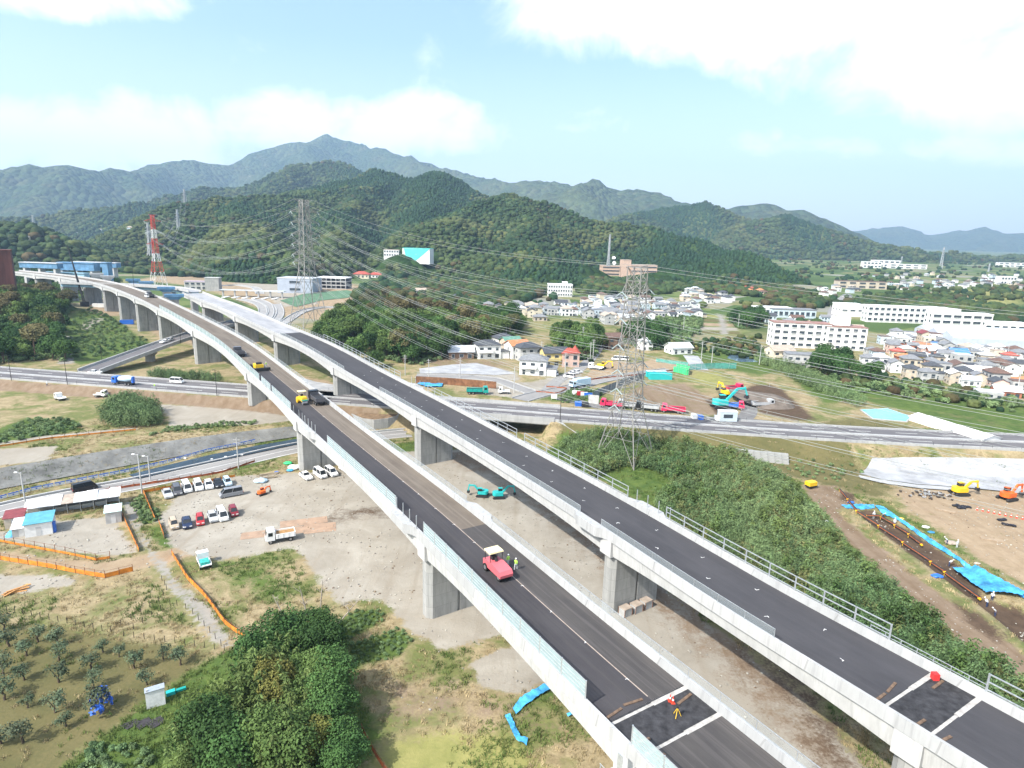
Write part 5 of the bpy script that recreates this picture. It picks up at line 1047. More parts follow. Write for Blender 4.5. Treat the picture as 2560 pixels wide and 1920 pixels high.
# --- trees of the valley town and woods far out
rs = np.random.RandomState(12); q = np.stack([rs.uniform(-900, 1900, 5200), rs.uniform(420, 2100, 5200)], 1); nz = vnoise(q[:, 0] / 70, q[:, 1] / 70, 4) * .6 + vnoise(q[:, 0] / 25, q[:, 1] / 25, 7) * .4
q = q[nz > .52]; q = q[(abs(q[:, 0] / q[:, 1]) < 1.0)]; pp = np.concatenate([q, tz(q[:, 0], q[:, 1])[:, None]], 1)
yard = [(v[0], v[1]) for v in GP([(200, 720), (330, 690), (600, 650), (720, 650), (1010, 720), (1010, 800), (800, 810), (600, 780), (400, 760), (200, 760)])]
pp = pp[polysd(pp[:, 0], pp[:, 1], yard) < 0]; pp = pp[clear_paths(pp, 12)]
for e in EXCLB: pp = pp[np.hypot(pp[:, 0] - e[0], pp[:, 1] - e[1]) > e[2]]
scatter('valley_trees', pp, rs.uniform(2.2, 5.0, len(pp)), rs.randint(0, 6, len(pp)), CAN, 'scattered trees among the fields and houses of the valley', 'trees')
for k, (pix, sp, sc, kk, lb) in enumerate([([(880, 745), (960, 712), (1100, 705), (1230, 715), (1260, 745), (1180, 765), (1000, 770), (920, 765)], 7.5, (3.2, 5.2), 6, 'woodland between interchange hall and village'), ([(1150, 770), (1180, 715), (1290, 700), (1370, 715), (1340, 750), (1260, 770)], 7.5, (3.2, 5.4), 6, 'woodland left of the white clinic'), ([(1440, 735), (1470, 700), (1640, 700), (1700, 715), (1680, 735), (1560, 740)], 7.5, (3, 5), 6, 'trees below the brown office block'), ([(1660, 725), (1740, 705), (1860, 700), (1960, 715), (2040, 740), (1960, 755), (1830, 735), (1720, 730)], 8, (3, 5), 6, 'bamboo and trees at the foot of the right hill'), ([(2080, 770), (2200, 745), (2350, 750), (2480, 770), (2640, 790), (2640, 812), (2480, 815), (2300, 785), (2150, 790)], 8.5, (3.5, 5.5), 6, 'woodland behind the school'), ([(1900, 760), (2000, 745), (2080, 755), (2060, 775), (1960, 775)], 9, (3, 5), 6, 'trees behind the white factory'), ([(700, 690), (760, 660), (980, 665), (1010, 700), (900, 685), (780, 690)], 8.5, (4, 6), 6, 'trees at the hill foot behind the interchange'), ([(300, 680), (420, 672), (600, 640), (680, 640), (690, 655), (560, 665), (400, 690)], 8.5, (4, 6), 6, 'trees at the hill foot behind the red pylon'), ([(-100, 640), (120, 620), (330, 620), (330, 675), (100, 650)], 12, (4.5, 6.5), 6, 'trees between the left hillside town and the girders'), ([(1330, 880), (1480, 850), (1480, 905), (1400, 900)], 5, (1.2, 2.2), 6, 'garden greenery above the near houses'), ([(1650, 860), (1900, 845), (1960, 880), (1930, 905), (1800, 890)], 5, (1.0, 2.3), 6, 'scrub between the plots and the pond'), ([(2060, 745), (2560, 715), (2640, 760), (2300, 745)], 16, (2.5, 5), 6, 'hedges and trees of the far plain'), ([(1960, 930), (2100, 905), (2300, 950), (2520, 1010), (2560, 1040), (2200, 985)], 6, (1.0, 2.4), 6, 'garden trees along the town edge')]):
    P_ = [(q.x, q.y) for q in (GH(*v) for v in pix)]; q = poly_pts(None, sp, 300 + k, .48, world=P_); q = q[clear_paths(q, 11)]
    for e in EXCLB: q = q[np.hypot(q[:, 0] - e[0], q[:, 1] - e[1]) > e[2] * .8]
    q[:, 2] = hz(q[:, 0], q[:, 1]); rs = np.random.RandomState(k); scatter('valley_wood', q, rs.uniform(sc[0], sc[1], len(q)), rs.choice([0, 1, 4, 4, 5, 0, 1, 2], len(q)), CAN, lb, 'wood')
# --- grass tufts and weeds on the near ground
rs = np.random.RandomState(20); n = 60000; q = np.stack([rs.uniform(-120, 130, n), 50 + 130 * rs.rand(n) ** 1.3], 1); q = q[abs(q[:, 0]) < q[:, 1] * .95 + 4]
ii = np.clip(np.searchsorted(gx, q[:, 0]), 0, nx - 1); jj = np.clip(np.searchsorted(gy, q[:, 1]), 0, ny - 1); lay = {k: layers[k][jj, ii] for k in layers}
bad = np.maximum.reduce([lay['a'], lay['c'] * .8, lay['d'], lay['e'], lay['h']]); gr = np.maximum.reduce([lay['b'], lay['g'] * .5]); rr = rs.rand(len(q))
nn4 = vnoise(q[:, 0] / 7, q[:, 1] / 7, 31); keep = (bad < .25 + .2 * rr) & ((nn4 + .5 * (rs.rand(len(q)) - .5)) > .35) & ~((lay['f'] > .5) & (rr < .85)); q, gr, nn4, rr = q[keep], gr[keep], nn4[keep], rr[keep]
q = np.concatenate([q, tz(q[:, 0], q[:, 1])[:, None]], 1); k = clear_paths(q, 0.1) & (np.min(np.hypot(q[:, None, 0] - lr.P[None, :, 0], q[:, None, 1] - lr.P[None, :, 1]), 1) > 4.5); q, gr, nn4, rr = q[k], gr[k], nn4[k], rr[k]
idx = np.where((gr > .4) | (nn4 > .66), 2, 0) + (rr > .5); scatter('meadow_grass', q, rs.uniform(.4, .95, len(q)), idx, TUF, 'dry grass and green weeds growing on the open ground', 'grass'); print('tufts', len(q))
# --- stones and clods on bare ground
rs = np.random.RandomState(44); n = 26000; q = np.stack([rs.uniform(-110, 125, n), 52 + 120 * rs.rand(n) ** 1.2], 1); ii = np.clip(np.searchsorted(gx, q[:, 0]), 0, nx - 1); jj = np.clip(np.searchsorted(gy, q[:, 1]), 0, ny - 1)
q = q[(np.maximum.reduce([layers[k][jj, ii] for k in 'acdh']) > .5) & (vnoise(q[:, 0] / 5, q[:, 1] / 5, 3) + .6 * rs.rand(n) > .75)]; q = np.concatenate([q, tz(q[:, 0], q[:, 1])[:, None]], 1)
STN = [canopy('stone', mat('pale_stone', (.33, .31, .27), .95, rnd=.3), 70, 1, .5), canopy('clod', mat('soil_clod', (.17, .12, .08), .95, rnd=.3), 71, 1, .5)]; scatter('loose_stones', q, .05 + .13 * rs.rand(len(q)) ** 2, rs.choice([0, 0, 0, 0, 0, 1], len(q)), STN, 'loose stones and clods on the bare yard', 'stones')
# ------------------------------------------------------------------ surface with hills, for things that stand on the slopes
# (hz / GH / EXCL are defined before the forest, see p35)
# ------------------------------------------------------------------ lattice pylons
LAT = mat('lattice_steel', (.30, .29, .27), .6, .2, .15, .5); LATF = mat('far_lattice_steel', (.40, .42, .43), .7, .2, .1, .5); REDP = mat('red_tower_paint', (.55, .05, .035), .6, 0, .1, .4); WHTP = mat('white_tower_paint', (.75, .75, .74), .6, 0, .1, .4); INSU = mat('insulator_glass', (.30, .36, .36), .3, 0, .1, 1)
def z_at(x, y, py):
    lo, hi = -40, 400
    for _ in range(50):
        mdl = (lo + hi) / 2
        if proj(np.array([x, y, mdl]))[1] > py: lo = mdl
        else: hi = mdl
    return mdl
def pylon(label, c, zb, H, bw, tw, arms, ang, mats=None, bands=None, th=.28, waist=None, name='lattice_pylon', insul=True, cap=True):
    t = thing(name, label, 'pylon', (c[0], c[1], zb), ang); mats = mats or [LAT]
    wz, ww = waist or (H * .3, bw * .55)
    def wd(z): return np.interp(z, [0, wz, H], [bw, ww, tw]) / 2
    lv = [0]; z = 0
    while z < H - .5:
        z = min(H, z + max(1.6 * wd(z) * 1.5, 2.2)); lv.append(z)
    if H - lv[-2] < 1.2 and len(lv) > 2: lv.pop(-2)
    def mi(z): return 0 if bands is None else int(np.searchsorted(bands, z)) % 2
    cs = ((1, 1), (-1, 1), (-1, -1), (1, -1))
    for sx, sy in cs:
        mb = MB()
        for a, b in zip(lv[:-1], lv[1:]): mb.beam((sx * wd(a), sy * wd(a), a), (sx * wd(b), sy * wd(b), b), th, mi=mi((a + b) / 2))
        mb.build('leg', mats, t)
    mb = MB(); w2 = th * .5
    for a, b in zip(lv[:-1], lv[1:]):
        A, B = wd(a), wd(b)
        for k in range(4):
            (x0, y0), (x1, y1) = cs[k], cs[(k + 1) % 4]
            mb.beam((x0 * A, y0 * A, a), (x1 * B, y1 * B, b), w2, mi=mi((a + b) / 2)); mb.beam((x1 * A, y1 * A, a), (x0 * B, y0 * B, b), w2, mi=mi((a + b) / 2))
            mb.beam((x0 * B, y0 * B, b), (x1 * B, y1 * B, b), w2, mi=mi(b - .1))
            if A > 2.2:
                m0 = Vector(((x0 + x1) / 2 * (A + B) / 2, (y0 + y1) / 2 * (A + B) / 2, (a + b) / 2)); mb.beam(m0, (x0 * (A + B) / 2, y0 * (A + B) / 2, (a + b) / 2), w2 * .7, mi=mi((a + b) / 2)); mb.beam(m0, (x1 * (A + B) / 2, y1 * (A + B) / 2, (a + b) / 2), w2 * .7, mi=mi((a + b) / 2))
    br = mb.build('bracing', mats, t)
    pts = {}
    for i, (z, L) in enumerate(arms):
        for s in (-1, 1):
            mb = MB(); w = wd(z); q = L * .28; m_ = mi(z)
            tip = Vector((s * L, 0, z + .1))
            for sy in (-1, 1):
                mb.beam((s * w, sy * w, z), tip, w2 * 1.1, mi=m_); mb.beam((s * wd(z + q), sy * wd(z + q), z + q), tip, w2 * 1.1, mi=m_)
                for f0, f1 in ((.0, .3), (.3, .55), (.55, .8)):
                    p0 = Vector((s * w, sy * w, z)).lerp(tip, f0 + .15); p1 = Vector((s * wd(z + q), sy * wd(z + q), z + q)).lerp(tip, f1); mb.beam(p0, p1, w2 * .7, mi=m_)
            for f in (.25, .5, .75):
                mb.beam(Vector((s * w, w, z)).lerp(tip, f), Vector((s * w, -w, z)).lerp(tip, f), w2 * .7, mi=m_)
            arm = mb.build('crossarm', mats, t)
            if insul:
                for sy in (-1, 1):
                    ib = MB(); ib.cyl(tip, tip + Vector((0, sy * 1.6, -1.3)), .16, .16, 6); ib.build('insulator', INSU, arm)
            M = Matrix.Translation(t.location) @ Matrix.Rotation(ang, 4, 'Z'); pts[(i, s)] = M @ (tip + Vector((0, 0, -1.3)))
    if cap:
        mb = MB()
        for s in (-1, 1):
            mb.beam((0, 0, H), (s * tw * 1.5, 0, H + .3), th * .7, mi=mi(H)); mb.beam((s * tw / 2, 0, H - 2), (s * tw * 1.5, 0, H + .3), th * .5, mi=mi(H))
            M = Matrix.Translation(t.location) @ Matrix.Rotation(ang, 4, 'Z'); pts[(-1, s)] = M @ Vector((s * tw * 1.5, 0, H + .3))
        mb.build('earth_wire_arm', mats, t)
    return t, pts
WIRE = mat('conductor', (.33, .35, .345), .6, .1, .05, 1)
def wire(a, b, sag, r, label, twin=0.0):
    a, b = Vector(a), Vector(b); n = 22; mb = MB(); off = [0] if not twin else [-twin / 2, twin / 2]
    for o in off:
        P = [a.lerp(b, i / n) + Vector((0, 0, -4 * sag * (i / n) * (1 - i / n) + o)) for i in range(n + 1)]
        for p, q in zip(P[:-1], P[1:]): mb.cyl(p, q, r, r, 4, cap=False)
    if twin:
        for i in range(3, n, 5):
            p = a.lerp(b, i / n) + Vector((0, 0, -4 * sag * (i / n) * (1 - i / n))); mb.cyl(p + Vector((0, 0, -twin / 2)), p + Vector((0, 0, twin / 2)), r, r, 4, cap=False)
    return tag(mb.build('power_line', WIRE), label, 'power line', 'power lines')
cR = (30.5, 158.0); aR = math.atan2(.79, .61)
aw = [z_at(*cR, y) for y in (728, 793, 854, 916, 961, 1001)]; HR = z_at(*cR, 668)
pyR, ptR = pylon('tallest grey lattice pylon in front of the village, rising from the thicket', cR, 0, HR, 11.5, 3.6, [(z, [7.4, 7.0, 7.6, 7.0, 7.0, 7.4][i]) for i, z in enumerate(aw)], aR, th=.22, waist=(aw[-1], 5.0))
cW = (-109.0, 331.0); zW = float(tz(*cW)); aW = math.atan2(138, 173) + .15
ww_ = [z_at(*cW, y) - zW for y in (530, 557, 586, 610, 636, 655)]; HW = z_at(*cW, 500) - zW
pyW, ptW = pylon('tall grey lattice pylon standing behind the farther viaduct beside the wood', cW, zW, HW, 15, 3.3, [(z, 7.5) for z in ww_], aW, th=.34, waist=(ww_[-1] - 2, 5.4))
cr_ = (-333.0, 588.0); zr_ = float(tz(*cr_)); wr_ = [z_at(*cr_, y) - zr_ for y in (553, 567, 582, 597, 611, 624)]; Hr_ = z_at(*cr_, 537) - zr_
pyr, ptr = pylon('red and white banded lattice pylon behind the far end of the viaducts', cr_, zr_, Hr_, 11.5, 2.2, [(z, 7.5) for z in wr_[::2]], .9, [REDP, WHTP], [Hr_ * f for f in (.03, .20, .345, .50, .66, .80)][::1], th=.3, waist=(Hr_ * .45, 4.2))
def far_pylon(px, ytop, ybase, dist, lab, w=.16, arms=4, name='lattice_pylon', th=.5, m=None):
    d = ray(px, ybase); q = d / math.hypot(d[0], d[1]) * dist; zb = q[2] + CAMZ; H = z_at(q[0], q[1], ytop) - zb
    return pylon(lab, (q[0], q[1]), zb - 3, H + 3, H * w, H * .035, [(H * (.62 + .1 * i), H * .10) for i in range(arms)], 1.0, [m or LATF], th=th, insul=False, name=name)
_, pt1 = far_pylon(376, 557, 632, 780, 'grey pylon just behind the red and white pylon', arms=4, th=.55)
_, pt2 = far_pylon(448, 524, 590, 1150, 'grey pylon on the near hillside, lower of two right of the red pylon', th=.7)
_, pt3 = far_pylon(465, 473, 532, 1400, 'grey pylon on the crest, upper of two right of the red pylon', th=.8)
far_pylon(88, 538, 588, 1700, 'small grey pylon above the left hillside town', th=.8)
far_pylon(313, 548, 568, 2600, 'tiny grey pylon on the dark ridge left of the near hill', th=1.0)
far_pylon(681, 598, 634, 900, 'dark slender mast in the forest left of the grey pylon', .1, 0, 'radio_mast', .7)
far_pylon(1521, 586, 660, 800, 'slender radio mast beside the brown tiled office block', .1, 0, 'radio_mast', .6)
far_pylon(2351, 618, 674, 1900, 'tall hazy pylon in the far plain at right', th=1.0); far_pylon(2252, 641, 664, 2300, 'small hazy pylon behind the far white factory', th=1.2); far_pylon(2470, 658, 684, 1800, 'small hazy pylon at the far right plain', th=1.0)
O = ['top', 'second', 'third', 'fourth', 'fifth', 'lowest']
cN = Vector((262, 40, 0)); dN = Vector((.61, .79, 0))
for i in range(6):
    for s, sd in ((-1, 'left'), (1, 'right')):
        wire(ptW[(i, s)], ptR[(i, s)], 8.5, .035, '%s %s conductor pair between the two grey pylons' % (O[i], sd), .75)
        e = Vector((cN.x, cN.y, 0)) + dN * 7.2 * s; e.z = ptR[(i, s)].z - 4
        wire(ptR[(i, s)], e, 8.0, .038, '%s %s conductor pair running right from the tall pylon' % (O[i], sd), .7)
        if i % 2 == 0: wire(ptr[(i // 2, s)], ptW[(i, s)], 16, .06, '%s %s conductor between red and grey pylons' % (O[i], sd), .9)
for s, sd in ((-1, 'left'), (1, 'right')):
    wire(ptW[(-1, s)], ptR[(-1, s)], 6, .03, '%s earth wire between the two grey pylons' % sd); e = cN + dN * 3 * s; e.z = HR - 3; wire(ptR[(-1, s)], e, 6, .03, '%s earth wire running right from the tall pylon' % sd); wire(ptr[(-1, s)], ptW[(-1, s)], 12, .055, '%s earth wire between red and grey pylons' % sd)
    for i in range(3):
        wire(ptr[(i, s)], pt2[(i, s)], 14, .09, '%s %s conductor from the red pylon up the hill' % (O[i], sd)); wire(pt2[(i, s)], pt3[(i, s)], 8, .10, '%s %s conductor between the two hill pylons' % (O[i], sd))

# ------------------------------------------------------------------ houses
WALLS = {'white': mat('white_render', (.74, .74, .72), .8, 0, .06, .6), 'cream': mat('cream_render', (.62, .55, .42), .8, 0, .08, .6), 'beige': mat('beige_render', (.50, .43, .34), .8, 0, .1, .6), 'grey': mat('grey_siding', (.42, .42, .41), .8, 0, .1, .6), 'brown': mat('brown_siding', (.20, .13, .09), .8, 0, .15, .6), 'yellow': mat('yellow_render', (.55, .45, .20), .8, 0, .08, .6), 'pink': mat('pink_render', (.60, .42, .35), .8, 0, .08, .6), 'paleblue': mat('pale_blue_siding', (.48, .56, .60), .8, 0, .06, .6), 'brick': mat('red_brick', (.38, .15, .09), .85, 0, .15, .8)}
ROOFS = {'dark grey': mat('dark_tile', (.075, .08, .09), .6, 0, .2, 1.2), 'grey': mat('grey_tile', (.20, .205, .215), .6, 0, .15, 1.2), 'brown': mat('brown_tile', (.15, .095, .075), .65, 0, .2, 1.2), 'orange': mat('orange_tile', (.50, .21, .10), .7, 0, .15, 1.2), 'red': mat('red_tile', (.38, .085, .06), .6, 0, .15, 1.2), 'blue': mat('blue_roof', (.08, .22, .52), .5, 0, .12, 1), 'pale': mat('pale_metal_roof', (.52, .54, .56), .5, .1, .08, 1), 'green': mat('green_roof', (.12, .26, .20), .6, 0, .12, 1), 'maroon': mat('maroon_roof', (.22, .055, .06), .6, 0, .15, 1), 'tan': mat('tan_roof', (.40, .33, .27), .7, 0, .12, 1), 'white': mat('white_roof', (.74, .74, .74), .6, 0, .05, 1), 'yellow': mat('yellow_roof', (.70, .45, .07), .6, 0, .08, 1)}
GLASS = mat('window_glass', (.05, .065, .08), .15, 0, .2, .5, spec=.6); FRAME = mat('window_frame', (.55, .55, .54), .5, 0, .05, 1)
HP = {}
def house_proto(key, w, d, n, roof, extra=False, detail=False):
    h = 2.9 * n + .3; wl = MB(); wl.box(-w / 2, w / 2, -d / 2, d / 2, -1.2, h)
    rf = MB(); o = .55; rh = min(w, d) * .27
    if roof == 'hip':
        k = max(w - d, 0) / 2; vs = [(-w / 2 - o, -d / 2 - o, h), (w / 2 + o, -d / 2 - o, h), (w / 2 + o, d / 2 + o, h), (-w / 2 - o, d / 2 + o, h), (-k, 0, h + rh), (k + .01, 0, h + rh)]
        rf.add(vs, [(0, 1, 5, 4), (1, 2, 5), (2, 3, 4, 5), (3, 0, 4), (3, 2, 1, 0)]); rf.box(-w / 2 - o, w / 2 + o, -d / 2 - o, d / 2 + o, h - .16, h - .02)
    elif roof == 'gable':
        rf.add([(-w / 2 - o, -d / 2 - o, h - .1), (w / 2 + o, -d / 2 - o, h - .1), (w / 2 + o, 0, h + rh), (-w / 2 - o, 0, h + rh), (-w / 2 - o, d / 2 + o, h - .1), (w / 2 + o, d / 2 + o, h - .1), (-w / 2 - o, -d / 2 - o, h - .3), (w / 2 + o, -d / 2 - o, h - .3), (w / 2 + o, 0, h + rh - .2), (-w / 2 - o, 0, h + rh - .2), (-w / 2 - o, d / 2 + o, h - .3), (w / 2 + o, d / 2 + o, h - .3)], [(0, 1, 2, 3), (3, 2, 5, 4), (7, 6, 9, 8), (8, 9, 10, 11), (0, 6, 7, 1), (4, 5, 11, 10), (1, 7, 8, 2), (2, 8, 11, 5), (0, 3, 9, 6), (3, 4, 10, 9)])
        wl.add([(-w / 2, -d / 2, h), (-w / 2, d / 2, h), (-w / 2, 0, h + rh - .35), (w / 2, -d / 2, h), (w / 2, d / 2, h), (w / 2, 0, h + rh - .35)], [(0, 2, 1), (3, 4, 5)])
    elif roof == 'shed':
        rf.add([(-w / 2 - .3, -d / 2 - .4, h), (w / 2 + .3, -d / 2 - .4, h), (w / 2 + .3, d / 2 + .3, h + 1.3), (-w / 2 - .3, d / 2 + .3, h + 1.3), (-w / 2 - .3, -d / 2 - .4, h - .2), (w / 2 + .3, -d / 2 - .4, h - .2), (w / 2 + .3, d / 2 + .3, h + 1.1), (-w / 2 - .3, d / 2 + .3, h + 1.1)], [(0, 1, 2, 3), (7, 6, 5, 4), (0, 4, 5, 1), (1, 5, 6, 2), (2, 6, 7, 3), (3, 7, 4, 0)]); wl.add([(-w / 2, d / 2, h), (w / 2, d / 2, h), (w / 2, d / 2, h + 1.1), (-w / 2, d / 2, h + 1.1), (-w / 2, -d / 2, h), (w / 2, -d / 2, h)], [(0, 3, 2, 1), (0, 4, 3), (1, 2, 5)])
    else:
        rf.box(-w / 2 - .1, w / 2 + .1, -d / 2 - .1, d / 2 + .1, h - .02, h + .35)
    if n == 2 and extra:          # a lower wing and a balcony
        wl.box(w / 2 - .1, w / 2 + w * .38, -d / 2 + .5, d / 2 - 1, -1.2, 3.0); rf.box(w / 2 - .3, w / 2 + w * .38 + .4, -d / 2 + .1, d / 2 - .6, 3.0, 3.22); wl.box(-w / 2 + .4, w / 2 - w * .35, -d / 2 - 1.1, -d / 2 + .05, 2.75, 3.9)
    wins = []
    for f in range(n):
        for i in range(max(2, int(w / 3.0))):
            x = -w / 2 + w * (i + .5) / max(2, int(w / 3.0)); ww = 1.7 if (i + f) % 3 else 1.1; z0 = .8 + 2.9 * f if (i + f) % 2 else .3 + 2.9 * f
            wins.append((x, -d / 2 - .04, 0, ww, z0, 2.1 + 2.9 * f)); wins.append((x, d / 2 + .04, 0, ww * .7, .9 + 2.9 * f, 2.0 + 2.9 * f))
        for i in range(max(1, int(d / 4))):
            y = -d / 2 + d * (i + .5) / max(1, int(d / 4)); wins.append((-w / 2 - .04, y, 1, 1.0, .9 + 2.9 * f, 2.0 + 2.9 * f)); wins.append((w / 2 + .04, y, 1, .9, .9 + 2.9 * f, 2.0 + 2.9 * f))
    def wbox(mb, q, mi=0, g=0.0, dp=.05):
        x, y, a, ww, z0, z1 = q; (mb.box(x - ww / 2 - g, x + ww / 2 + g, y - dp, y + dp, z0 - g, z1 + g, mi) if a == 0 else mb.box(x - dp, x + dp, y - ww / 2 - g, y + ww / 2 + g, z0 - g, z1 + g, mi))
    if detail: wm = []
    mbw = MB()
    for q in wins: wbox(mbw, q)
    single = []
    if detail:
        for q in wins:
            a = MB(); wbox(a, q, 0, .1, .03); wbox(a, q, 1, 0, .05); single.append(a.mesh('window', [FRAME, GLASS]))
    HP[key] = (wl.mesh('wall', WALLS['white']), rf.mesh('roof', ROOFS['grey']), mbw.mesh('windows', GLASS), single, w)
sizes = [(9, 7.5, 2), (10.5, 7.5, 2), (8, 7, 2), (12, 8, 2), (11, 8, 1), (14, 9, 1), (7.5, 6.5, 2)]
for k, (w, d, n) in enumerate(sizes):
    for rf in ('hip', 'gable', 'flat', 'shed'):
        house_proto((k, rf, False), w, d, n, rf, extra=(k in (1, 3))); house_proto((k, rf, True), w, d, n, rf, extra=(k in (1, 3)), detail=True)
HOUSES = []
def house(k, rf, wall, roof, p, rz, label=None, detail=False, sc=1.0, cat='house', zone=''):
    a, b, c, sg, w = HP[(k, rf, detail)]; t = thing('house', label or '', cat, tuple(p), rz, None if label else 'houses %s' % zone); t.scale = (sc,) * 3
    for nm, me, mt in (('wall', a, WALLS[wall]), ('roof', b, ROOFS[roof])):
        o = obj(nm, me, t); o.material_slots[0].link = 'OBJECT'; o.material_slots[0].material = mt
    if detail:
        for s in sg: obj('window', s, t)
    else:
        o = obj('windows', c, t); o['kind'] = 'stuff'
    if not label: HOUSES.append((t, wall, roof, rf, sizes[k][2], zone, p)); 
    return t
def fp(px, py): return GH(px, py)
near_h = [(1150, 893, 4, 'gable', 'brown', 'pale', .25, 'brown timber bungalow with pale grey metal roof left of the near houses'), (1218, 893, 1, 'hip', 'white', 'dark grey', .3, 'white two storey house with dark hip roof behind the brown plot'), (1258, 874, 0, 'hip', 'white', 'dark grey', .5, 'white house with dark roof at the top of the near row'), (1276, 883, 2, 'gable', 'beige', 'green', .5, 'beige house with grey green roof next to the orange roofed house'), (1292, 893, 0, 'gable', 'white', 'orange', .5, 'white house with bright orange gable roof in the near row'), (1318, 899, 1, 'hip', 'grey', 'dark grey', .45, 'plain grey house with dark hip roof below the orange roofed house'), (1334, 934, 1, 'hip', 'white', 'grey', -.15, 'white house with dark red balcony and blue grey hip roof nearest the junction'), (1384, 913, 1, 'gable', 'yellow', 'dark grey', .25, 'mustard yellow house with dark gable roof beside the red turret house'), (1421, 914, 6, 'hip', 'pink', 'red', .2, 'pink house with red hip roof and small turret at the lane bend')]
for px, py, k, rf, wl_, ro, rz, lb in near_h: house(k, rf, wl_, ro, fp(px, py), rz, lb, True)
q = fp(1436, 912); t = thing('turret', 'round pink turret with pointed red roof on the lane bend house', 'turret', tuple(q)); MB().cyl((0, 0, -1), (0, 0, 6), 1.6, 1.6, 12).build('wall', WALLS['pink'], t); MB().cyl((0, 0, 6), (0, 0, 8.6), 2.1, .05, 12).build('roof', ROOFS['red'], t)
rh = random.Random(99)
def fill(pix, spacing, zone, walls, roofs, ang, seed, kinds=(0, 1, 2, 3, 6, 4), rfs=('hip', 'gable', 'gable', 'hip', 'flat'), jit=.3, drop=.1):
    P = [(q.x, q.y) for q in (GH(*v) for v in pix)]; p = poly_pts(None, spacing, seed, jit, world=P); r = random.Random(seed)
    for q in p:
        if r.random() < drop: continue
        if any((q[0] - e[0]) ** 2 + (q[1] - e[1]) ** 2 < (e[2] * .55 + 5) ** 2 for e in EXCLB): continue
        SPEC.append((math.hypot(q[0], q[1]), r.choice(kinds), r.choice(rfs), r.choice(walls), r.choice(roofs), (q[0], q[1], float(hz(q[0], q[1]))), ang + r.choice((0, math.pi / 2)) + r.uniform(-.12, .12), r.uniform(.66, .88), zone))
SPEC = []
W1 = ['white', 'white', 'white', 'cream', 'beige', 'grey', 'paleblue']; R1 = ['dark grey', 'grey', 'grey', 'brown', 'dark grey', 'pale', 'tan', 'grey', 'dark grey', 'brown', 'pale', 'grey']
def landmark(px, py): return GH(px, py)
# ------------------------------------------------------------------ larger buildings
def block(name, label, px, py, w, d, h, rz, wall, roof, rows, cols, fz=None, cat='building', ww=.62, wh=.45, sides=True, parapet=.6, p=None, backs=0):
    p = p or GH(px, py); t = thing(name, label, cat, tuple(p), rz); MB().box(-w / 2, w / 2, 0, d, -4, h).build('wall', wall, t); 
    r = MB(); r.box(-w / 2 - .25, w / 2 + .25, -.25, d + .25, h + .01, h + parapet); r.build('roof', roof, t)
    fh = h / rows; cw = w / cols; me = MB().box(-cw * ww / 2, cw * ww / 2, -.12, .1, -fh * wh / 2, fh * wh / 2).mesh('window', GLASS); sl = MB().box(-cw * ww / 2 - .15, cw * ww / 2 + .15, -.4, 0, -.18, .0).mesh('sill', wall)
    for i in range(rows):
        for j in range(cols):
            o = obj('window', me, t, (-w / 2 + cw * (j + .5), 0, fh * (i + .55))); obj('sill', sl, o, (0, 0, -fh * wh / 2))
    if sides:
        m2 = MB().box(-.1, .12, -.7, .7, -fh * wh / 2, fh * wh / 2).mesh('window', GLASS)
        for i in range(rows):
            for j in range(max(1, int(d / 5))): obj('window', m2, t, (-w / 2, d * (j + .5) / max(1, int(d / 5)), fh * (i + .55)))
    return t
WH = WALLS['white']; REDTRIM = mat('faded_red_roof', (.30, .17, .14), .7, 0, .15, .5)
def pxw(p, a): return a * math.hypot(p[0], p[1]) / FPX     # width in metres of a pixels at a place
p = GH(2000, 870); w = pxw(p, 125); t = block('apartment_block', 'white four storey apartment block with red roof edge and seven window bays', 0, 0, w, 11, 13, -.12, WH, REDTRIM, 4, 7, p=p, parapet=.28)
p = GH(2112, 876); w = pxw(p, 84); t = block('apartment_block', 'white four storey wing with square windows right of the apartment block', 0, 0, w, 10, 12, -.12, WH, REDTRIM, 4, 5, p=p, ww=.5, parapet=.28); MB().box(-w * .3, w * .1, 3, 9, 12.6, 17).build('stair_tower', WH, t)
p = GH(2268, 808); w = pxw(p, 165); block('school_building', 'long white three storey school, left half behind the bare playground trees', 0, 0, w, 10, 11.5, -.1, WH, ROOFS['white'], 3, 14, p=p)
p = GH(2400, 828); w = pxw(p, 115); t = block('school_building', 'white three storey school wing at the right end with long window bands', 0, 0, w, 10, 11.5, -.1, WH, ROOFS['white'], 3, 6, p=p, ww=.75); MB().box(-w * .45, 0, 3, 9, 12.2, 14.5).build('roof_room', WH, t)
p = GH(2130, 792); block('sports_hall', 'plain white sports hall with curved pale roof left of the school', 0, 0, pxw(p, 50), 18, 9, -.1, WH, ROOFS['white'], 1, 3, p=p, wh=.12)
p = GH(1400, 742); t = block('clinic_building', 'white flat roofed clinic with two window rows above the village', 0, 0, pxw(p, 60), 14, 11, .0, WH, ROOFS['white'], 3, 10, p=p); MB().box(2, 7, 4, 9, 11.5, 14).build('roof_room', WH, t)
p = GH(1262, 800); block('long_workshop', 'long white workshop with flat roof beside the orange roofed village house', 0, 0, pxw(p, 56), 8, 5, -.02, WH, ROOFS['white'], 1, 6, p=p)
TILE = mat('brown_tile_cladding', (.55, .39, .30), .7, 0, .1, .5); TILED = mat('brown_tile_roof', (.45, .36, .30), .7, 0, .1, .5)
p = landmark(1535, 690); t = block('office_block', 'brown tiled municipal office block with dark window bands on the hill foot', 0, 0, pxw(p, 58), 22, 14.5, .08, TILE, TILED, 3, 1, p=p, ww=.97, wh=.34); dsh = MB(); 
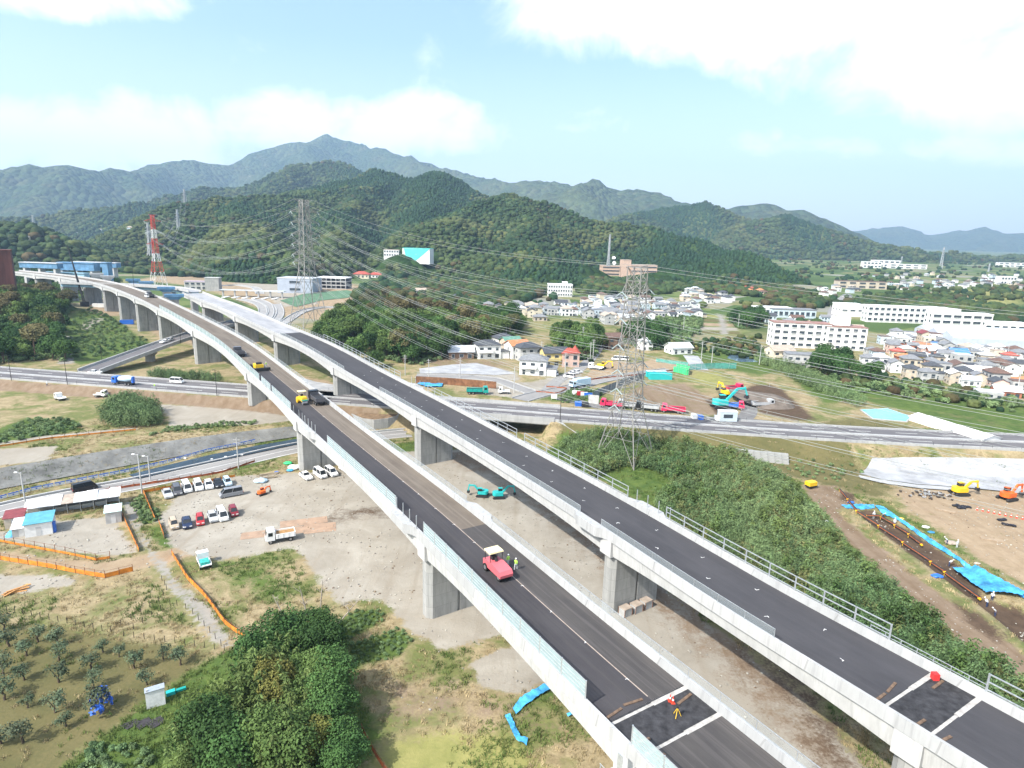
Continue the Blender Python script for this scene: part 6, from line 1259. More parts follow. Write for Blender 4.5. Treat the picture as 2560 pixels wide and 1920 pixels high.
p2 = landmark(1565, 690); t = block('office_tower', 'brown stair tower of the tiled office block with white dishes', 0, 0, pxw(p, 20), 14, 21, .08, TILE, TILED, 1, 1, p=p2, ww=.1, wh=.05); MB().cyl((-18, -2, 17), (-18, -3, 17), 2.6, 2.6, 14).build('dish', WHITE, t); MB().cyl((-18, 2, 23), (-18, 1, 24), 2.4, 2.4, 14).build('dish', WHITE, t)
p3 = landmark(1610, 684); block('office_wing', 'low brown tiled wing right of the office tower', 0, 0, pxw(p3, 62), 18, 11, .02, TILE, TILED, 2, 1, p=p3, ww=.97, wh=.3)
TURQ = mat('turquoise_wall', (.10, .55, .50), .6, 0, .08, .3); p = GH(1040, 652); t = block('green_walled_hall', 'white hall with a turquoise sloping wall on the hill foot', 0, 0, pxw(p, 68), 20, 16, -.15, WH, TURQ, 1, 1, p=p, ww=.05, wh=.03); w = pxw(p, 68); MB().add([(-w / 2 + 2, -.3, 15.5), (w / 2, -.3, 15.8), (w * .12, -.3, 4), (w * .0, -.3, .5), (-w / 2 + 6, -.3, .5)], [(0, 4, 3, 2, 1)]).build('turquoise_panel', TURQ, t)
p = GH(978, 642); block('school_building', 'small white building left of the turquoise hall', 0, 0, pxw(p, 36), 14, 9, .0, WH, ROOFS['tan'], 2, 6, p=p)
HALL = mat('blue_grey_cladding', (.36, .40, .47), .5, .1, .06, .3); p = GH(738, 733); t = block('interchange_hall', 'large blue grey hall with a long window strip beside the interchange', 0, 0, pxw(p, 84), 22, 12, -.05, HALL, ROOFS['pale'], 2, 1, p=p, ww=.3, wh=.3)
p = GH(828, 722); w = pxw(p, 72); t = thing('parking_deck', 'three level open car park deck with white roof behind the grey pylon', 'building', tuple(p), -.06)
for i in range(4): MB().box(-w / 2, w / 2, 0, 18, i * 3.2 - .4 - (1 if i == 0 else 0), i * 3.2 + .4).build('floor_slab', ROOFS['white'] if i == 3 else CONCP, t)
for i in range(7): MB().box(-.3, .3, .1, .7, 0, 9.3).build('column', CONCP, t).location = (-w / 2 + .4 + i * (w - .8) / 6, 0, 0)
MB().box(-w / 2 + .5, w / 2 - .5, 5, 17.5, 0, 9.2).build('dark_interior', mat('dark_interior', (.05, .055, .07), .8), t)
p = GH(627, 745); t = thing('toll_gate', 'white toll gate canopy over a row of booths at the interchange', 'toll gate', tuple(p), -.03); w = pxw(p, 150); MB().box(-w / 2, w / 2, 2, 7, 5.2, 5.9).build('canopy', ROOFS['pale'], t)
for i in range(6): MB().box(-.5, .5, 3, 4.2, 0, 5.2).build('column', CONCP, t).location = (-w / 2 + 2 + i * (w - 4) / 5, 0, 0); MB().box(-1.4, 1.4, -5, 5, 0, .5).build('booth_island', WHITE, t).location = (-w / 2 + 6 + i * (w - 12) / 5, 0, 0)
p = GH(531, 728); block('concrete_tower', 'square grey concrete tower beside the unfinished deck', 0, 0, pxw(p, 30), 7, 11, .1, CONC, CONCB, 1, 1, p=p, ww=.01, wh=.01, sides=False)
p = GH(490, 725); block('site_office', 'low site office with lilac roof left of the concrete tower', 0, 0, pxw(p, 48), 8, 7, .1, WALLS['grey'], mat('lilac_roof', (.45, .38, .45), .6), 2, 4, p=p)
BT = mat('rusty_brown_cladding', (.13, .05, .04), .8, 0, .25, .3, streak=.1); d = ray(5, 715); q = d / math.hypot(d[0], d[1]) * 470; block('brown_tower', 'dark reddish brown sheeted tower at the left picture edge', 0, 0, 12, 12, 20, .6, BT, BT, 1, 1, p=(q[0], q[1], q[2] + CAMZ), ww=.01, wh=.01, sides=False)
for k, (px, py, dist, w, h, dep, lab, mt) in enumerate([(95, 664, 640, 34, 4, 6, 'long sky blue steel girder on falsework, leftmost', BLUEG), (188, 667, 640, 34, 6, 7, 'deep blue steel girder section behind the crane boom', BLUEG), (235, 662, 690, 44, 4, 6, 'long pale topped blue girder stretching right behind the crane', BLUEG), (263, 680, 600, 5, 14, 5, 'tall blue steel bent at the right end of the girders', BLUEG), (150, 690, 640, 44, 5, 6, 'light blue scaffold below the girders', PALEB)]):
    d = ray(px, py); q = d / math.hypot(d[0], d[1]) * dist; t = thing('steel_girder', lab, 'girder', (q[0], q[1], q[2] + CAMZ - h / 2), -.12); MB().box(-w / 2, w / 2, 0, dep, 0, h).build('web', mt, t); MB().box(-w / 2, w / 2, -.6, dep + .6, h + .01, h + .5).build('flange', ROOFS['pale'] if k in (0, 2) else mt, t)
    zg = float(tz(q[0], q[1]))
    for s in (-.4, 0, .4): MB().box(w * s - 1, w * s + 1, .5, dep - .5, zg - (q[2] + CAMZ - h / 2), -.01).build('support', CONCB, t)
p = GH(2520, 872); w = 60; t = thing('factory_shed', 'large blue grey ridged factory roofs at the right edge of town', 'factory', tuple(p), -.1)
for i in range(3): MB().extrude_yz([(i * 14, 0), (i * 14, 5), (i * 14 + 7, 8), (i * 14 + 14, 5), (i * 14 + 14, 0)], -w / 2, w / 2).build('roof_bay', mat('blue_grey_roof', (.45, .50, .56), .5, .1, .06, .4), t)
p = GH(1985, 795); t = block('warehouse', 'long grey roofed warehouse behind the apartment block', 0, 0, pxw(p, 95), 14, 6, -.08, WALLS['paleblue'], ROOFS['grey'], 1, 8, p=p)
p = GH(1935, 790); block('white_factory', 'long white flat factory left of the grey roofed warehouse', 0, 0, pxw(p, 80), 14, 6, -.06, WH, ROOFS['white'], 1, 8, p=p)
p = GH(2520, 833); block('white_factory', 'long white flat factory right of the school', 0, 0, pxw(p, 90), 14, 6, -.1, WH, ROOFS['white'], 1, 6, p=p)
for k, (px, py, w, h, lab) in enumerate([(2180, 670, 30, 14, 'far hazy office at the left of the distant factory'), (2215, 668, 44, 16, 'far hazy factory with stepped roof'), (2270, 672, 60, 10, 'long far white factory hall in the haze'), (2530, 668, 40, 12, 'far white building at the right edge below the mountains'), (2520, 712, 22, 12, 'bright white cube shaped building in the far right town'), (2155, 722, 60, 9, 'long brown roofed apartment row in the middle of the far plain')]):
    p = GH(px, py); s = math.hypot(p[0], p[1]) / 1000; block('far_building', lab, 0, 0, w * max(1, s * .8), 14, h, -.08, WH if k != 5 else WALLS['beige'], ROOFS['white'] if k != 5 else ROOFS['brown'], 2, 5, p=p, sides=False)
# long white roofed shed and blue pool near the main road
p0, p1 = G(2285, 1050), G(2468, 1103); L = math.hypot(p1.x - p0.x, p1.y - p0.y); t = thing('long_white_shed', 'long low shed with bright white roof beside the main road at right', 'shed', (p0.x, p0.y, p0.z - .3), math.atan2(p1.y - p0.y, p1.x - p0.x)); MB().extrude_yz([(-2, 0), (-2, 1.7), (1.5, 2.4), (5, 1.7), (5, 0)], 0, L).build('wall', ROOFS['white'], t); MB().extrude_yz([(-2.3, 1.62), (1.5, 2.5), (5.3, 1.62), (1.5, 2.65)], -.4, L + .4).build('roof', ROOFS['white'], t)
pool = [G(*q) for q in ((2149, 1025), (2218, 1022), (2280, 1043), (2268, 1056), (2180, 1048))]; t = thing('settling_pond', 'turquoise lined settling pond with white rim beside the long shed', 'pond', (0, 0, 0)); zz = max(q.z for q in pool); MB().prism([(q.x, q.y) for q in pool], zz - .4, zz + .25).build('rim', CONCP, t); cx = sum(q.x for q in pool) / 5; cy = sum(q.y for q in pool) / 5; MB().prism([(cx + (q.x - cx) * .93, cy + (q.y - cy) * .93) for q in pool], zz, zz + .27).build('water', mat('turquoise_water', (.12, .55, .62), .1, 0, .1, .3, spec=.5), t)
pond = [G(*q) for q in ((1818, 895), (1832, 880), (1880, 893), (1895, 905), (1850, 905))]; o = MB().prism([(q.x, q.y) for q in pond], pond[0].z - .5, max(q.z for q in pond) + .05).build('water', mat('pond_water', (.10, .16, .22), .08, 0, .2, .2, spec=.6)); struct(o)
# town and village houses
fill([(1170, 790), (1190, 770), (1330, 770), (1420, 770), (1500, 745), (1640, 755), (1760, 770), (1740, 800), (1640, 800), (1560, 815), (1460, 800), (1380, 790), (1330, 810), (1240, 815)], 11.2, 'village behind tall pylon', W1, R1, .1, 61)
fill([(1690, 735), (1720, 728), (1800, 738), (1830, 750), (1800, 765), (1700, 760)], 16, 'hamlet right of pylon', W1, R1, .2, 62)
fill([(1850, 722), (1880, 720), (1950, 735), (1940, 748), (1870, 738)], 15, 'terrace below bamboo slope', ['white', 'cream'], ['red', 'orange', 'brown'], .1, 63)
fill([(2140, 905), (2200, 870), (2330, 850), (2480, 870), (2620, 890), (2620, 1010), (2500, 1000), (2420, 990), (2300, 960), (2200, 935)], 10.0, 'town below the school', W1 * 3 + ['yellow', 'brick', 'pink'], R1 * 3 + ['blue', 'red', 'green', 'white', 'pale', 'white', 'white', 'maroon', 'orange'], -.25, 64, kinds=(0, 2, 6, 2, 0, 4, 6))
fill([(2170, 862), (2260, 838), (2340, 835), (2450, 850), (2600, 855), (2600, 880), (2440, 870), (2320, 856)], 11, 'in front of the school', W1, R1 + ['maroon'], -.2, 65)
fill([(1890, 800), (1960, 808), (2060, 800), (2170, 835), (2150, 850), (1960, 830)], 17, 'behind apartment block', W1, R1, -.1, 66)
fill([(2040, 725), (2120, 715), (2150, 730), (2110, 752), (2050, 748)], 24, 'left of far plain', W1, R1, .2, 67)
fill([(2200, 715), (2300, 705), (2600, 700), (2600, 722), (2400, 722), (2250, 728)], 26, 'far hazy town', W1, R1, .1, 68, drop=.25)
fill([(2120, 695), (2250, 685), (2420, 690), (2560, 690), (2560, 698), (2250, 702)], 42, 'far edge of plain', W1, R1, .1, 69, drop=.3)
fill([(20, 615), (100, 590), (180, 575), (290, 570), (330, 590), (250, 620), (120, 640), (40, 640)], 36, 'left hillside town', W1, R1, .3, 70, drop=.2)
fill([(-60, 640), (60, 640), (100, 655), (60, 672), (-60, 680)], 22, 'left edge above blue girders', ['white', 'cream', 'beige'], ['tan', 'orange', 'pale', 'white'], .2, 71)
fill([(980, 745), (1060, 735), (1160, 740), (1180, 760), (1080, 765)], 26, 'between wood and turquoise hall', W1, R1 + ['blue'], .2, 72, drop=.4)
p = GH(905, 694); house(5, 'hip', 'cream', 'red', p, 0, 'low hall with bright red hip roof left of the turquoise hall', sc=1.4); p = GH(940, 694); house(5, 'hip', 'white', 'red', p, 0, 'long annex with red roof next to the red hip roofed hall', sc=1.2)
p = GH(1695, 882); house(4, 'gable', 'white', 'pale', p, .3, 'small white house with pale curved roof by the pale yellow paddy'); p = GH(1612, 874); house(6, 'hip', 'white', 'white', p, .3, 'small white house behind the foot of the tall pylon', sc=.8); p = GH(1530, 870); house(2, 'gable', 'brown', 'brown', p, .3, 'dark brown house at the top of the village lane')
p = GH(1945, 905); house(1, 'gable', 'cream', 'tan', p, .2, 'cream house with tan gable roof in front of the apartment block'); p = GH(1995, 918); house(3, 'flat', 'grey', 'grey', p, -.2, 'grey two storey house with open balconies below the apartment block')
SPEC.sort(key=lambda q: q[0])
for (_, k, rf, wl_, ro, p, rz, sc, zone) in SPEC[:270]: house(k, rf, wl_, ro, p, rz, sc=sc, zone=zone)
mb = MB(); cw, cr2 = list(WALLS), list(ROOFS)
for (_, k, rf, wl_, ro, p, rz, sc, zone) in SPEC[270:]:
    w, d, n = sizes[k]; w *= sc; d *= sc; h = 2.9 * n * sc; M_ = Matrix.Translation(Vector(p)) @ Matrix.Rotation(rz, 4, 'Z'); mb.box(-w / 2, w / 2, -d / 2, d / 2, -1, h, cw.index(wl_), M_); e = .5
    mb.add([M_ @ Vector(v) for v in ((-w / 2 - e, -d / 2 - e, h + .01), (w / 2 + e, -d / 2 - e, h + .01), (w / 2 + e, d / 2 + e, h + .01), (-w / 2 - e, d / 2 + e, h + .01), (-w * .3, 0, h + d * .27), (w * .3, 0, h + d * .27))], [(0, 1, 5, 4), (1, 2, 5), (2, 3, 4, 5), (3, 0, 4), (3, 2, 1, 0)], len(cw) + cr2.index(ro))
    for i in range(n):
        for x in (-w * .28, w * .28): mb.box(x - .8, x + .8, -d / 2 - .05, -d / 2 + .05, .9 + 2.7 * i, 2.1 + 2.7 * i, len(cw) + len(cr2), M_)
tag(mb.build('distant_houses', [WALLS[k] for k in cw] + [ROOFS[k] for k in cr2] + [GLASS]), 'mass of small distant houses at the far edge of the plain', 'houses', kind='stuff'); print('spec', len(SPEC))
# labels for the filled rows: by look, then by place along the row
from collections import defaultdict
_cnt = defaultdict(list)
for h in HOUSES: _cnt[(h[1], h[2], h[3], h[4], h[5])].append(h)
ORD = ['leftmost', 'second from left', 'third from left', 'fourth from left', 'fifth from left', 'sixth from left', 'seventh from left', 'eighth from left', 'ninth from left']
for (wl_, ro, rf, n, zone), L in _cnt.items():
    L.sort(key=lambda h: float(proj(np.array(h[6]))[0]))
    base = '%s %s house, %s %s roof, %s' % (wl_ if wl_ != 'paleblue' else 'bluish', 'one-storey' if n == 1 else 'two-storey', ro.replace('dark grey', 'charcoal'), rf, zone)
    for i, h in enumerate(L): h[0]['label'] = base if len(L) == 1 else base + ', ' + ORD[min(i, 8)]
print('houses', len(HOUSES))
# ------------------------------------------------------------------ vehicles
TYRE = mat('tyre_rubber', (.02, .02, .02), .9); RIM = mat('wheel_rim', (.35, .35, .36), .4, .6); CGL = mat('car_glass', (.02, .025, .03), .1, 0, .1, 1, spec=.6); LAMP = mat('lamp_glass', (.7, .7, .68), .2); TAIL = mat('tail_lamp', (.4, .02, .02), .3); CHAS = mat('chassis_black', (.03, .03, .032), .7)
def paintm(n, c, r=.3): return mat(n, c, r, 0, .04, 1, spec=.5)
PAINT = {'white': paintm('car_white', (.78, .78, .77)), 'silver': paintm('car_silver', (.42, .43, .44)), 'dark grey': paintm('car_dark_grey', (.09, .09, .10)), 'black': paintm('car_black', (.015, .015, .017)), 'red': paintm('car_red', (.38, .03, .035)), 'dark red': paintm('car_dark_red', (.20, .02, .03)), 'navy': paintm('car_navy', (.02, .03, .07)), 'pale blue': paintm('car_pale_blue', (.45, .60, .72)), 'beige': paintm('car_beige', (.45, .36, .26)), 'grey': paintm('car_grey', (.22, .23, .25)), 'blue': paintm('truck_blue', (.03, .14, .55)), 'pink red': paintm('truck_crimson', (.62, .03, .10)), 'teal': paintm('machine_teal', (.02, .42, .42), .45), 'yellow': paintm('machine_yellow', (.75, .47, .02), .45), 'orange': paintm('machine_orange', (.75, .13, .02), .45), 'pink': paintm('roller_pink', (.62, .13, .15), .5), 'cream': paintm('canopy_cream', (.75, .68, .40), .5), 'green': paintm('truck_green', (.01, .30, .26), .4)}
_wm = {}
def wheel_mesh(r, w):
    k = (round(r, 2), round(w, 2))
    if k not in _wm:
        mb = MB(); mb.cyl((0, -w / 2, 0), (0, w / 2, 0), r, r, 14, 0); mb.cyl((0, -w / 2 - .01, 0), (0, w / 2 + .01, 0), r * .55, r * .55, 10, 1); _wm[k] = mb.mesh('wheel', [TYRE, RIM])
    return _wm[k]
def loft(mb, rings, mi=0, smooth=False):
    n = len(rings[0]); vs = [q for r in rings for q in r]
    fs = [(i * n + j, i * n + (j + 1) % n, (i + 1) * n + (j + 1) % n, (i + 1) * n + j) for i in range(len(rings) - 1) for j in range(n)]
    mb.add(vs, fs + [tuple(range(n - 1, -1, -1)), tuple(range((len(rings) - 1) * n, len(rings) * n))], mi, smooth)
_cm = {}
def car_meshes(kind):
    if kind in _cm: return _cm[kind]
    L, W, H, belt, hood, cab0, cab1, roof0, roof1 = {'sedan': (4.5, 1.72, 1.42, .88, .78, .62, -1.75, .02, -1.2), 'hatch': (3.9, 1.68, 1.5, .92, .82, .75, -1.85, .15, -1.55), 'kei': (3.4, 1.48, 1.72, .98, .92, .95, -1.66, .5, -1.55), 'minivan': (4.5, 1.72, 1.82, 1.02, .98, 1.35, -2.2, .75, -2.05), 'van': (4.7, 1.7, 1.95, 1.05, 1.0, 2.0, -2.3, 1.3, -2.2)}[kind]
    b = MB(); w = W / 2
    prof = [(-L / 2, .28), (-L / 2 - .03, .6), (-L / 2 + .06, belt), (cab1, belt + .02), (cab0, belt), (L / 2 - .25, hood), (L / 2, .62), (L / 2 + .02, .3)]
    def ring(y, k): return [(x * (k if abs(x) > L * .4 else 1), y, .2 + (z - .2) * (1 if abs(y) < w - .1 else .96)) for x, z in prof]
    loft(b, [ring(-w, .97), ring(-w + .12, 1), ring(w - .12, 1), ring(w, .97)])
    g = MB(); gw = w - .1; tw = w - .24
    g.add([(cab1, -gw, belt), (cab0, -gw, belt), (roof0, -tw, H - .03), (roof1, -tw, H - .03), (cab1, gw, belt), (cab0, gw, belt), (roof0, tw, H - .03), (roof1, tw, H - .03)], [(0, 1, 2, 3), (7, 6, 5, 4), (1, 5, 6, 2), (4, 0, 3, 7), (3, 2, 6, 7)])
    r = MB(); r.add([(roof1 - .03, -tw - .02, H - .06), (roof0 + .05, -tw - .02, H - .06), (roof0 + .05, tw + .02, H - .06), (roof1 - .03, tw + .02, H - .06), (roof1 + .1, -tw + .1, H + .02), (roof0 - .1, -tw + .1, H + .02), (roof0 - .1, tw - .1, H + .02), (roof1 + .1, tw - .1, H + .02)], [(0, 1, 5, 4), (1, 2, 6, 5), (2, 3, 7, 6), (3, 0, 4, 7), (4, 5, 6, 7)])
    for x0, x1 in ((cab0, roof0), ((cab0 + cab1) / 2 * .9, (roof0 + roof1) / 2), (cab1, roof1)):
        for s in (-1, 1): r.beam((x0, s * (gw + .01), belt), (x1, s * (tw + .015), H - .05), .09, .05)
    hl = MB().box(-.05, .06, -.22, .22, -.08, .08).mesh('headlight', LAMP); tl = MB().box(-.05, .05, -.1, .1, -.16, .16).mesh('tail_light', TAIL)
    _cm[kind] = (b.mesh('body', PAINT['white']), g.mesh('cabin_glass', CGL), r.mesh('roof', PAINT['white']), hl, tl, L, W, belt); return _cm[kind]
def car(kind, color, p, rz, label, group=None, name=None):
    b, g, r, hl, tl, L, W, belt = car_meshes(kind); t = thing(name or {'sedan': 'parked_car', 'hatch': 'parked_car', 'kei': 'parked_car', 'minivan': 'minivan', 'van': 'van'}[kind], label, 'van' if kind == 'van' else 'car', tuple(p), rz, group)
    for nm, me in (('body', b), ('roof', r)):
        o = obj(nm, me, t); o.material_slots[0].link = 'OBJECT'; o.material_slots[0].material = PAINT[color]
    obj('cabin_glass', g, t)
    for sx in (-1, 1):
        for sy in (-1, 1): obj('wheel', wheel_mesh(.31, .2), t, (sx * L * .31, sy * (W / 2 - .11), .31))
    for sy in (-1, 1): obj('headlight', hl, t, (L / 2 - .02, sy * (W / 2 - .32), .66)); obj('tail_light', tl, t, (-L / 2 - .01, sy * (W / 2 - .16), .8))
    return t
def truck(color, p, rz, label, bed='dump', L=7.2, bedc=None, load=None, axles=3, name='dump_truck', cat='truck', sc=1.0):
    t = thing(name, label, cat, tuple(p), rz); t.scale = (sc,) * 3; W = 2.35; m = PAINT[color]; cl = 1.75
    c = MB(); x1 = L / 2; loft(c, [[(x, y, z) for x, z in ((x1 - cl, .75), (x1 - cl, 2.75), (x1 - .35, 2.8), (x1 - .05, 1.75), (x1, .75))] for y in (-W / 2, W / 2)]); c.build('cab', m, t)
    g = MB(); g.add([(x1 - .30, -W / 2 + .12, 2.66), (x1 - .30, W / 2 - .12, 2.66), (x1 - .02, W / 2 - .12, 1.8), (x1 - .02, -W / 2 + .12, 1.8)], [(0, 3, 2, 1)]); g.build('windscreen', CGL, t)
    for s in (-1, 1): MB().box(x1 - 1.35, x1 - .5, -.02, .02, 1.75, 2.5).build('side_window', CGL, t).location = (0, s * (W / 2 + .005), 0)
    MB().box(-L / 2, x1 - .1, -.5, .5, .55, .95).build('chassis', CHAS, t)
    bm_ = PAINT[bedc or color]; b0, b1 = -L / 2 - .1, x1 - cl - .15
    if bed == 'dump':
        b = MB(); b.box(b0, b1, -W / 2, W / 2, 1.0, 1.15)
        for (a, bb, cc, d) in ((b0, b1, -W / 2, -W / 2 + .08), (b0, b1, W / 2 - .08, W / 2), (b1 - .1, b1, -W / 2 + .08, W / 2 - .08), (b0, b0 + .08, -W / 2 + .08, W / 2 - .08)): b.box(a, bb, cc, d, 1.15, 2.0 if a != b1 - .1 else 2.4)
        for k in range(4): 
            xx = b0 + .3 + k * (b1 - b0 - .6) / 3
            for s in (-1, 1): b.box(xx - .05, xx + .05, s * (W / 2 + .03) - .04, s * (W / 2 + .03) + .04, 1.05, 2.0)
        b.build('dump_bed', bm_, t); MB().box(b0 + .1, b1 - .12, -W / 2 + .1, W / 2 - .1, 1.15, 1.7).build('load', load or CHAS, t)
    elif bed == 'box':
        MB().box(b0, b1 + .1, -W / 2 - .05, W / 2 + .05, 1.0, 3.3).build('cargo_box', bm_, t)
    elif bed == 'mixer':
        MB().cyl((b0 + .2, 0, 2.3), (b0 + 2.0, 0, 2.15), .75, 1.15, 14).cyl((b0 + 2.0, 0, 2.15), (b1 - .3, 0, 1.9), 1.15, .8, 14).build('mixer_drum', load or PAINT['pale blue'], t); MB().box(b0 - .2, b0 + .3, -.5, .5, .9, 2.9).build('chute', m, t)
    else:
        MB().box(b0, b1, -W / 2, W / 2, .95, 1.1).build('flat_bed', bm_, t); MB().box(b0, b1, -W / 2, -W / 2 + .05, 1.1, 1.45).build('side_board', bm_, t); MB().box(b0, b1, W / 2 - .05, W / 2, 1.1, 1.45).build('side_board', bm_, t)
        if load: 
            o = MB().box(b0 + .4, b1 - .5, -W / 2 + .3, W / 2 - .3, 1.1, 1.7).build('load', load, t)
    xs_ = [x1 - .9] + [-L / 2 + .9 + 1.25 * i for i in range(axles - 1)]
    for x in xs_:
        for s in (-1, 1): obj('wheel', wheel_mesh(.46, .32), t, (x, s * (W / 2 - .17), .46))
    for s in (-1, 1): MB().box(x1 - .02, x1 + .05, -.2, .2, .85, 1.1).build('headlight', LAMP, t).location = (0, s * .8, 0)
    return t
def excavator(color, p, rz, label, boom=(.9, -.6), swing=0.0, sc=1.0):
    t = thing('excavator', label, 'excavator', tuple(p), rz); t.scale = (sc,) * 3; m = PAINT[color]
    for s in (-1, 1):
        mb = MB(); loft(mb, [[(x, y, z) for x, z in ((-1.6, .0), (1.6, 0), (1.95, .35), (1.6, .75), (-1.6, .75), (-1.95, .35))] for y in (s * 1.25 - .28, s * 1.25 + .28)]); mb.build('track', CHAS, t)
    MB().box(-1.0, 1.0, -.95, .95, .3, .85).build('undercarriage', CHAS, t)
    R = Matrix.Rotation(swing, 4, 'Z')
    h = MB(); n = 12; pr = [(1.35, -1.2), (1.35, 1.2)] + [(-.9 - 1.0 * math.sin(a), 1.25 * math.cos(a)) for a in np.linspace(.1, math.pi - .1, 8)]; h.prism([tuple((R @ Vector((x, y, 0)))[:2]) for x, y in pr], .95, 2.0); h.build('upper_body', m, t)
    MB().box(.0, 1.3, .25, 1.18, 2.0, 2.85, 0, R).build('cab', CGL, t); MB().box(-.02, 1.32, .23, 1.2, 2.85, 2.95, 0, R).build('cab_roof', m, t)
    b0 = Vector((1.1, -.15, 1.7)); k = b0 + Vector((1.5, 0, 1.7)) * boom[0] * 1.25; e = k + Vector((1.9, 0, -.1 + .3 * boom[1])); st = e + Vector((-.2 + .5 * boom[0], 0, -2.0 + .5 * boom[1]))
    tr = lambda q: R @ q
    MB().beam(tr(b0), tr(k), .42, .5).beam(tr(k), tr(e), .36, .42).build('boom', m, t); MB().beam(tr(e + Vector((-.3, 0, .3))), tr(st), .28, .34).build('stick', m, t)
    MB().cyl(tr(b0 + Vector((.2, .0, -.2))), tr(k + Vector((.2, 0, -.35))), .09, .09, 6).build('hydraulic_ram', RIM, t)
    bk = MB(); q = st; loft(bk, [[tuple(tr(q + Vector((x, y, z)))) for x, z in ((.25, .15), (-.35, .1), (-.6, -.5), (-.1, -.75), (.3, -.45))] for y in (-.45, .45)]); bk.build('bucket', CHAS, t); return t
def heading(a, b): p, q = G(*a), G(*b); return math.atan2(q.y - p.y, q.x - p.x)
Z5 = lambda x, y: (x / 3.456, 1040 + y / 3.456)
Z6 = lambda x, y: (640 + x / 3.456, 1040 + y / 3.456)
row = heading(Z5(1450, 690), Z5(1965, 600)); hd = row - math.pi / 2
for (x, y, kd, cl, lb) in [(1450, 690, 'sedan', 'silver', 'silver sedan, leftmost car of the upper parking row'), (1532, 665, 'minivan', 'dark grey', 'dark grey minivan between silver sedan and white van'), (1615, 640, 'van', 'white', 'white van in the upper parking row'), (1715, 625, 'minivan', 'white', 'white minivan right of the white van in the upper row'), (1805, 615, 'hatch', 'white', 'small white hatchback left of the black car'), (1888, 600, 'sedan', 'black', 'black car with white reflections in the upper row'), (1966, 592, 'kei', 'pale blue', 'pale blue small car at the right end of the upper row')]: car(kd, cl, G(*Z5(x, y)), hd + random.uniform(-.06, .06), lb)
car('van', 'grey', G(*Z5(1998, 690)), row + math.pi, 'grey van parked sideways right of the car park')
for (x, y, kd, cl, lb) in [(1505, 960, 'kei', 'beige', 'beige boxy small van with white roof, leftmost of lower row'), (1617, 950, 'hatch', 'navy', 'dark navy hatchback in the lower parking row'), (1732, 925, 'kei', 'red', 'bright red boxy car in the lower parking row'), (1840, 895, 'hatch', 'silver', 'silver hatchback right of the red boxy car'), (1921, 880, 'van', 'white', 'white van in the lower parking row'), (2020, 850, 'kei', 'dark red', 'dark red boxy car at the right end of the lower row')]: car(kd, cl, G(*Z5(x, y)), hd + random.uniform(-.08, .08), lb)
car('van', 'black', G(*Z5(735, 640)), lr.rz(60) , 'black minivan driving on the local road')
for (x, y, kd, lb) in [(433, 535, 'sedan', 'white sedan at the foot of the second pier'), (555, 520, 'van', 'white van parked between two white cars below the deck'), (650, 505, 'minivan', 'white minivan parked below the deck near the pier'), (775, 475, 'sedan', 'white car half hidden below the nearer deck edge')]: car(kd, 'white', G(*Z6(x, y)), hd + .12, lb)
truck('white', G(*Z6(210, 1075)), heading(Z6(300, 1050), Z6(120, 1080)), 'white tipper truck with rusty bed on the bare yard', L=5.6, axles=2, load=mat('rusty_steel', (.35, .20, .08), .8, 0, .2, 1), sc=.92)
truck('white', G(*Z5(1765, 1290)), heading(Z5(1790, 1340), Z5(1735, 1215)), 'small white pickup carrying green sheeting on the dry field', bed='flat', L=4.8, axles=2, name='pickup_truck', load=mat('green_sheet', (.05, .42, .36), .6, 0, .3, 2), sc=.78)
truck('blue', tuple(MR.at(MR.s_px(308, hw * .45, 1), hw * .45)), MR.rz(250) + math.pi, 'blue cement mixer truck with pale blue drum on the main road', bed='mixer', name='mixer_truck', L=7.5)
car('van', 'white', tuple(MR.at(MR.s_px(446, -hw * .5, .5), -hw * .5)), MR.rz(280), 'white van driving on the far lane of the main road')
car('sedan', 'white', G(238, 934), 0.1, 'white car waiting at the ramp junction, front'); car('hatch', 'white', G(246, 930), .1, 'white car waiting at the ramp junction, behind the first')
for k, (px, py) in enumerate(((151, 1000), (253, 992))): truck('white', G(px, py), [2.6, .1][k], ['small white truck with empty flat bed on the terrace, left', 'small white flatbed truck on the terrace track, right'][k], bed='flat', L=4.6, axles=2, name='pickup_truck', sc=.8)
def on(path, px, py_off, h=0.0): 
    s = path.s_px(px, py_off, .5); return s, tuple(path.at(s, py_off, h))
s, p = on(PL, 792, 3.0); truck('black', p, PL.rz(s) , 'black dump truck with silver bed side waiting on the nearer deck', bedc='dark grey', L=7.4)
s, p = on(PL, 376, 2.5); truck('dark grey', p, PL.rz(s), 'dark dump truck far along the nearer deck', L=7.0)
s, p = on(PL, 368, 1.0); car('van', 'white', p, PL.rz(s) + math.pi, 'white van in front of the far dark dump truck on the deck')
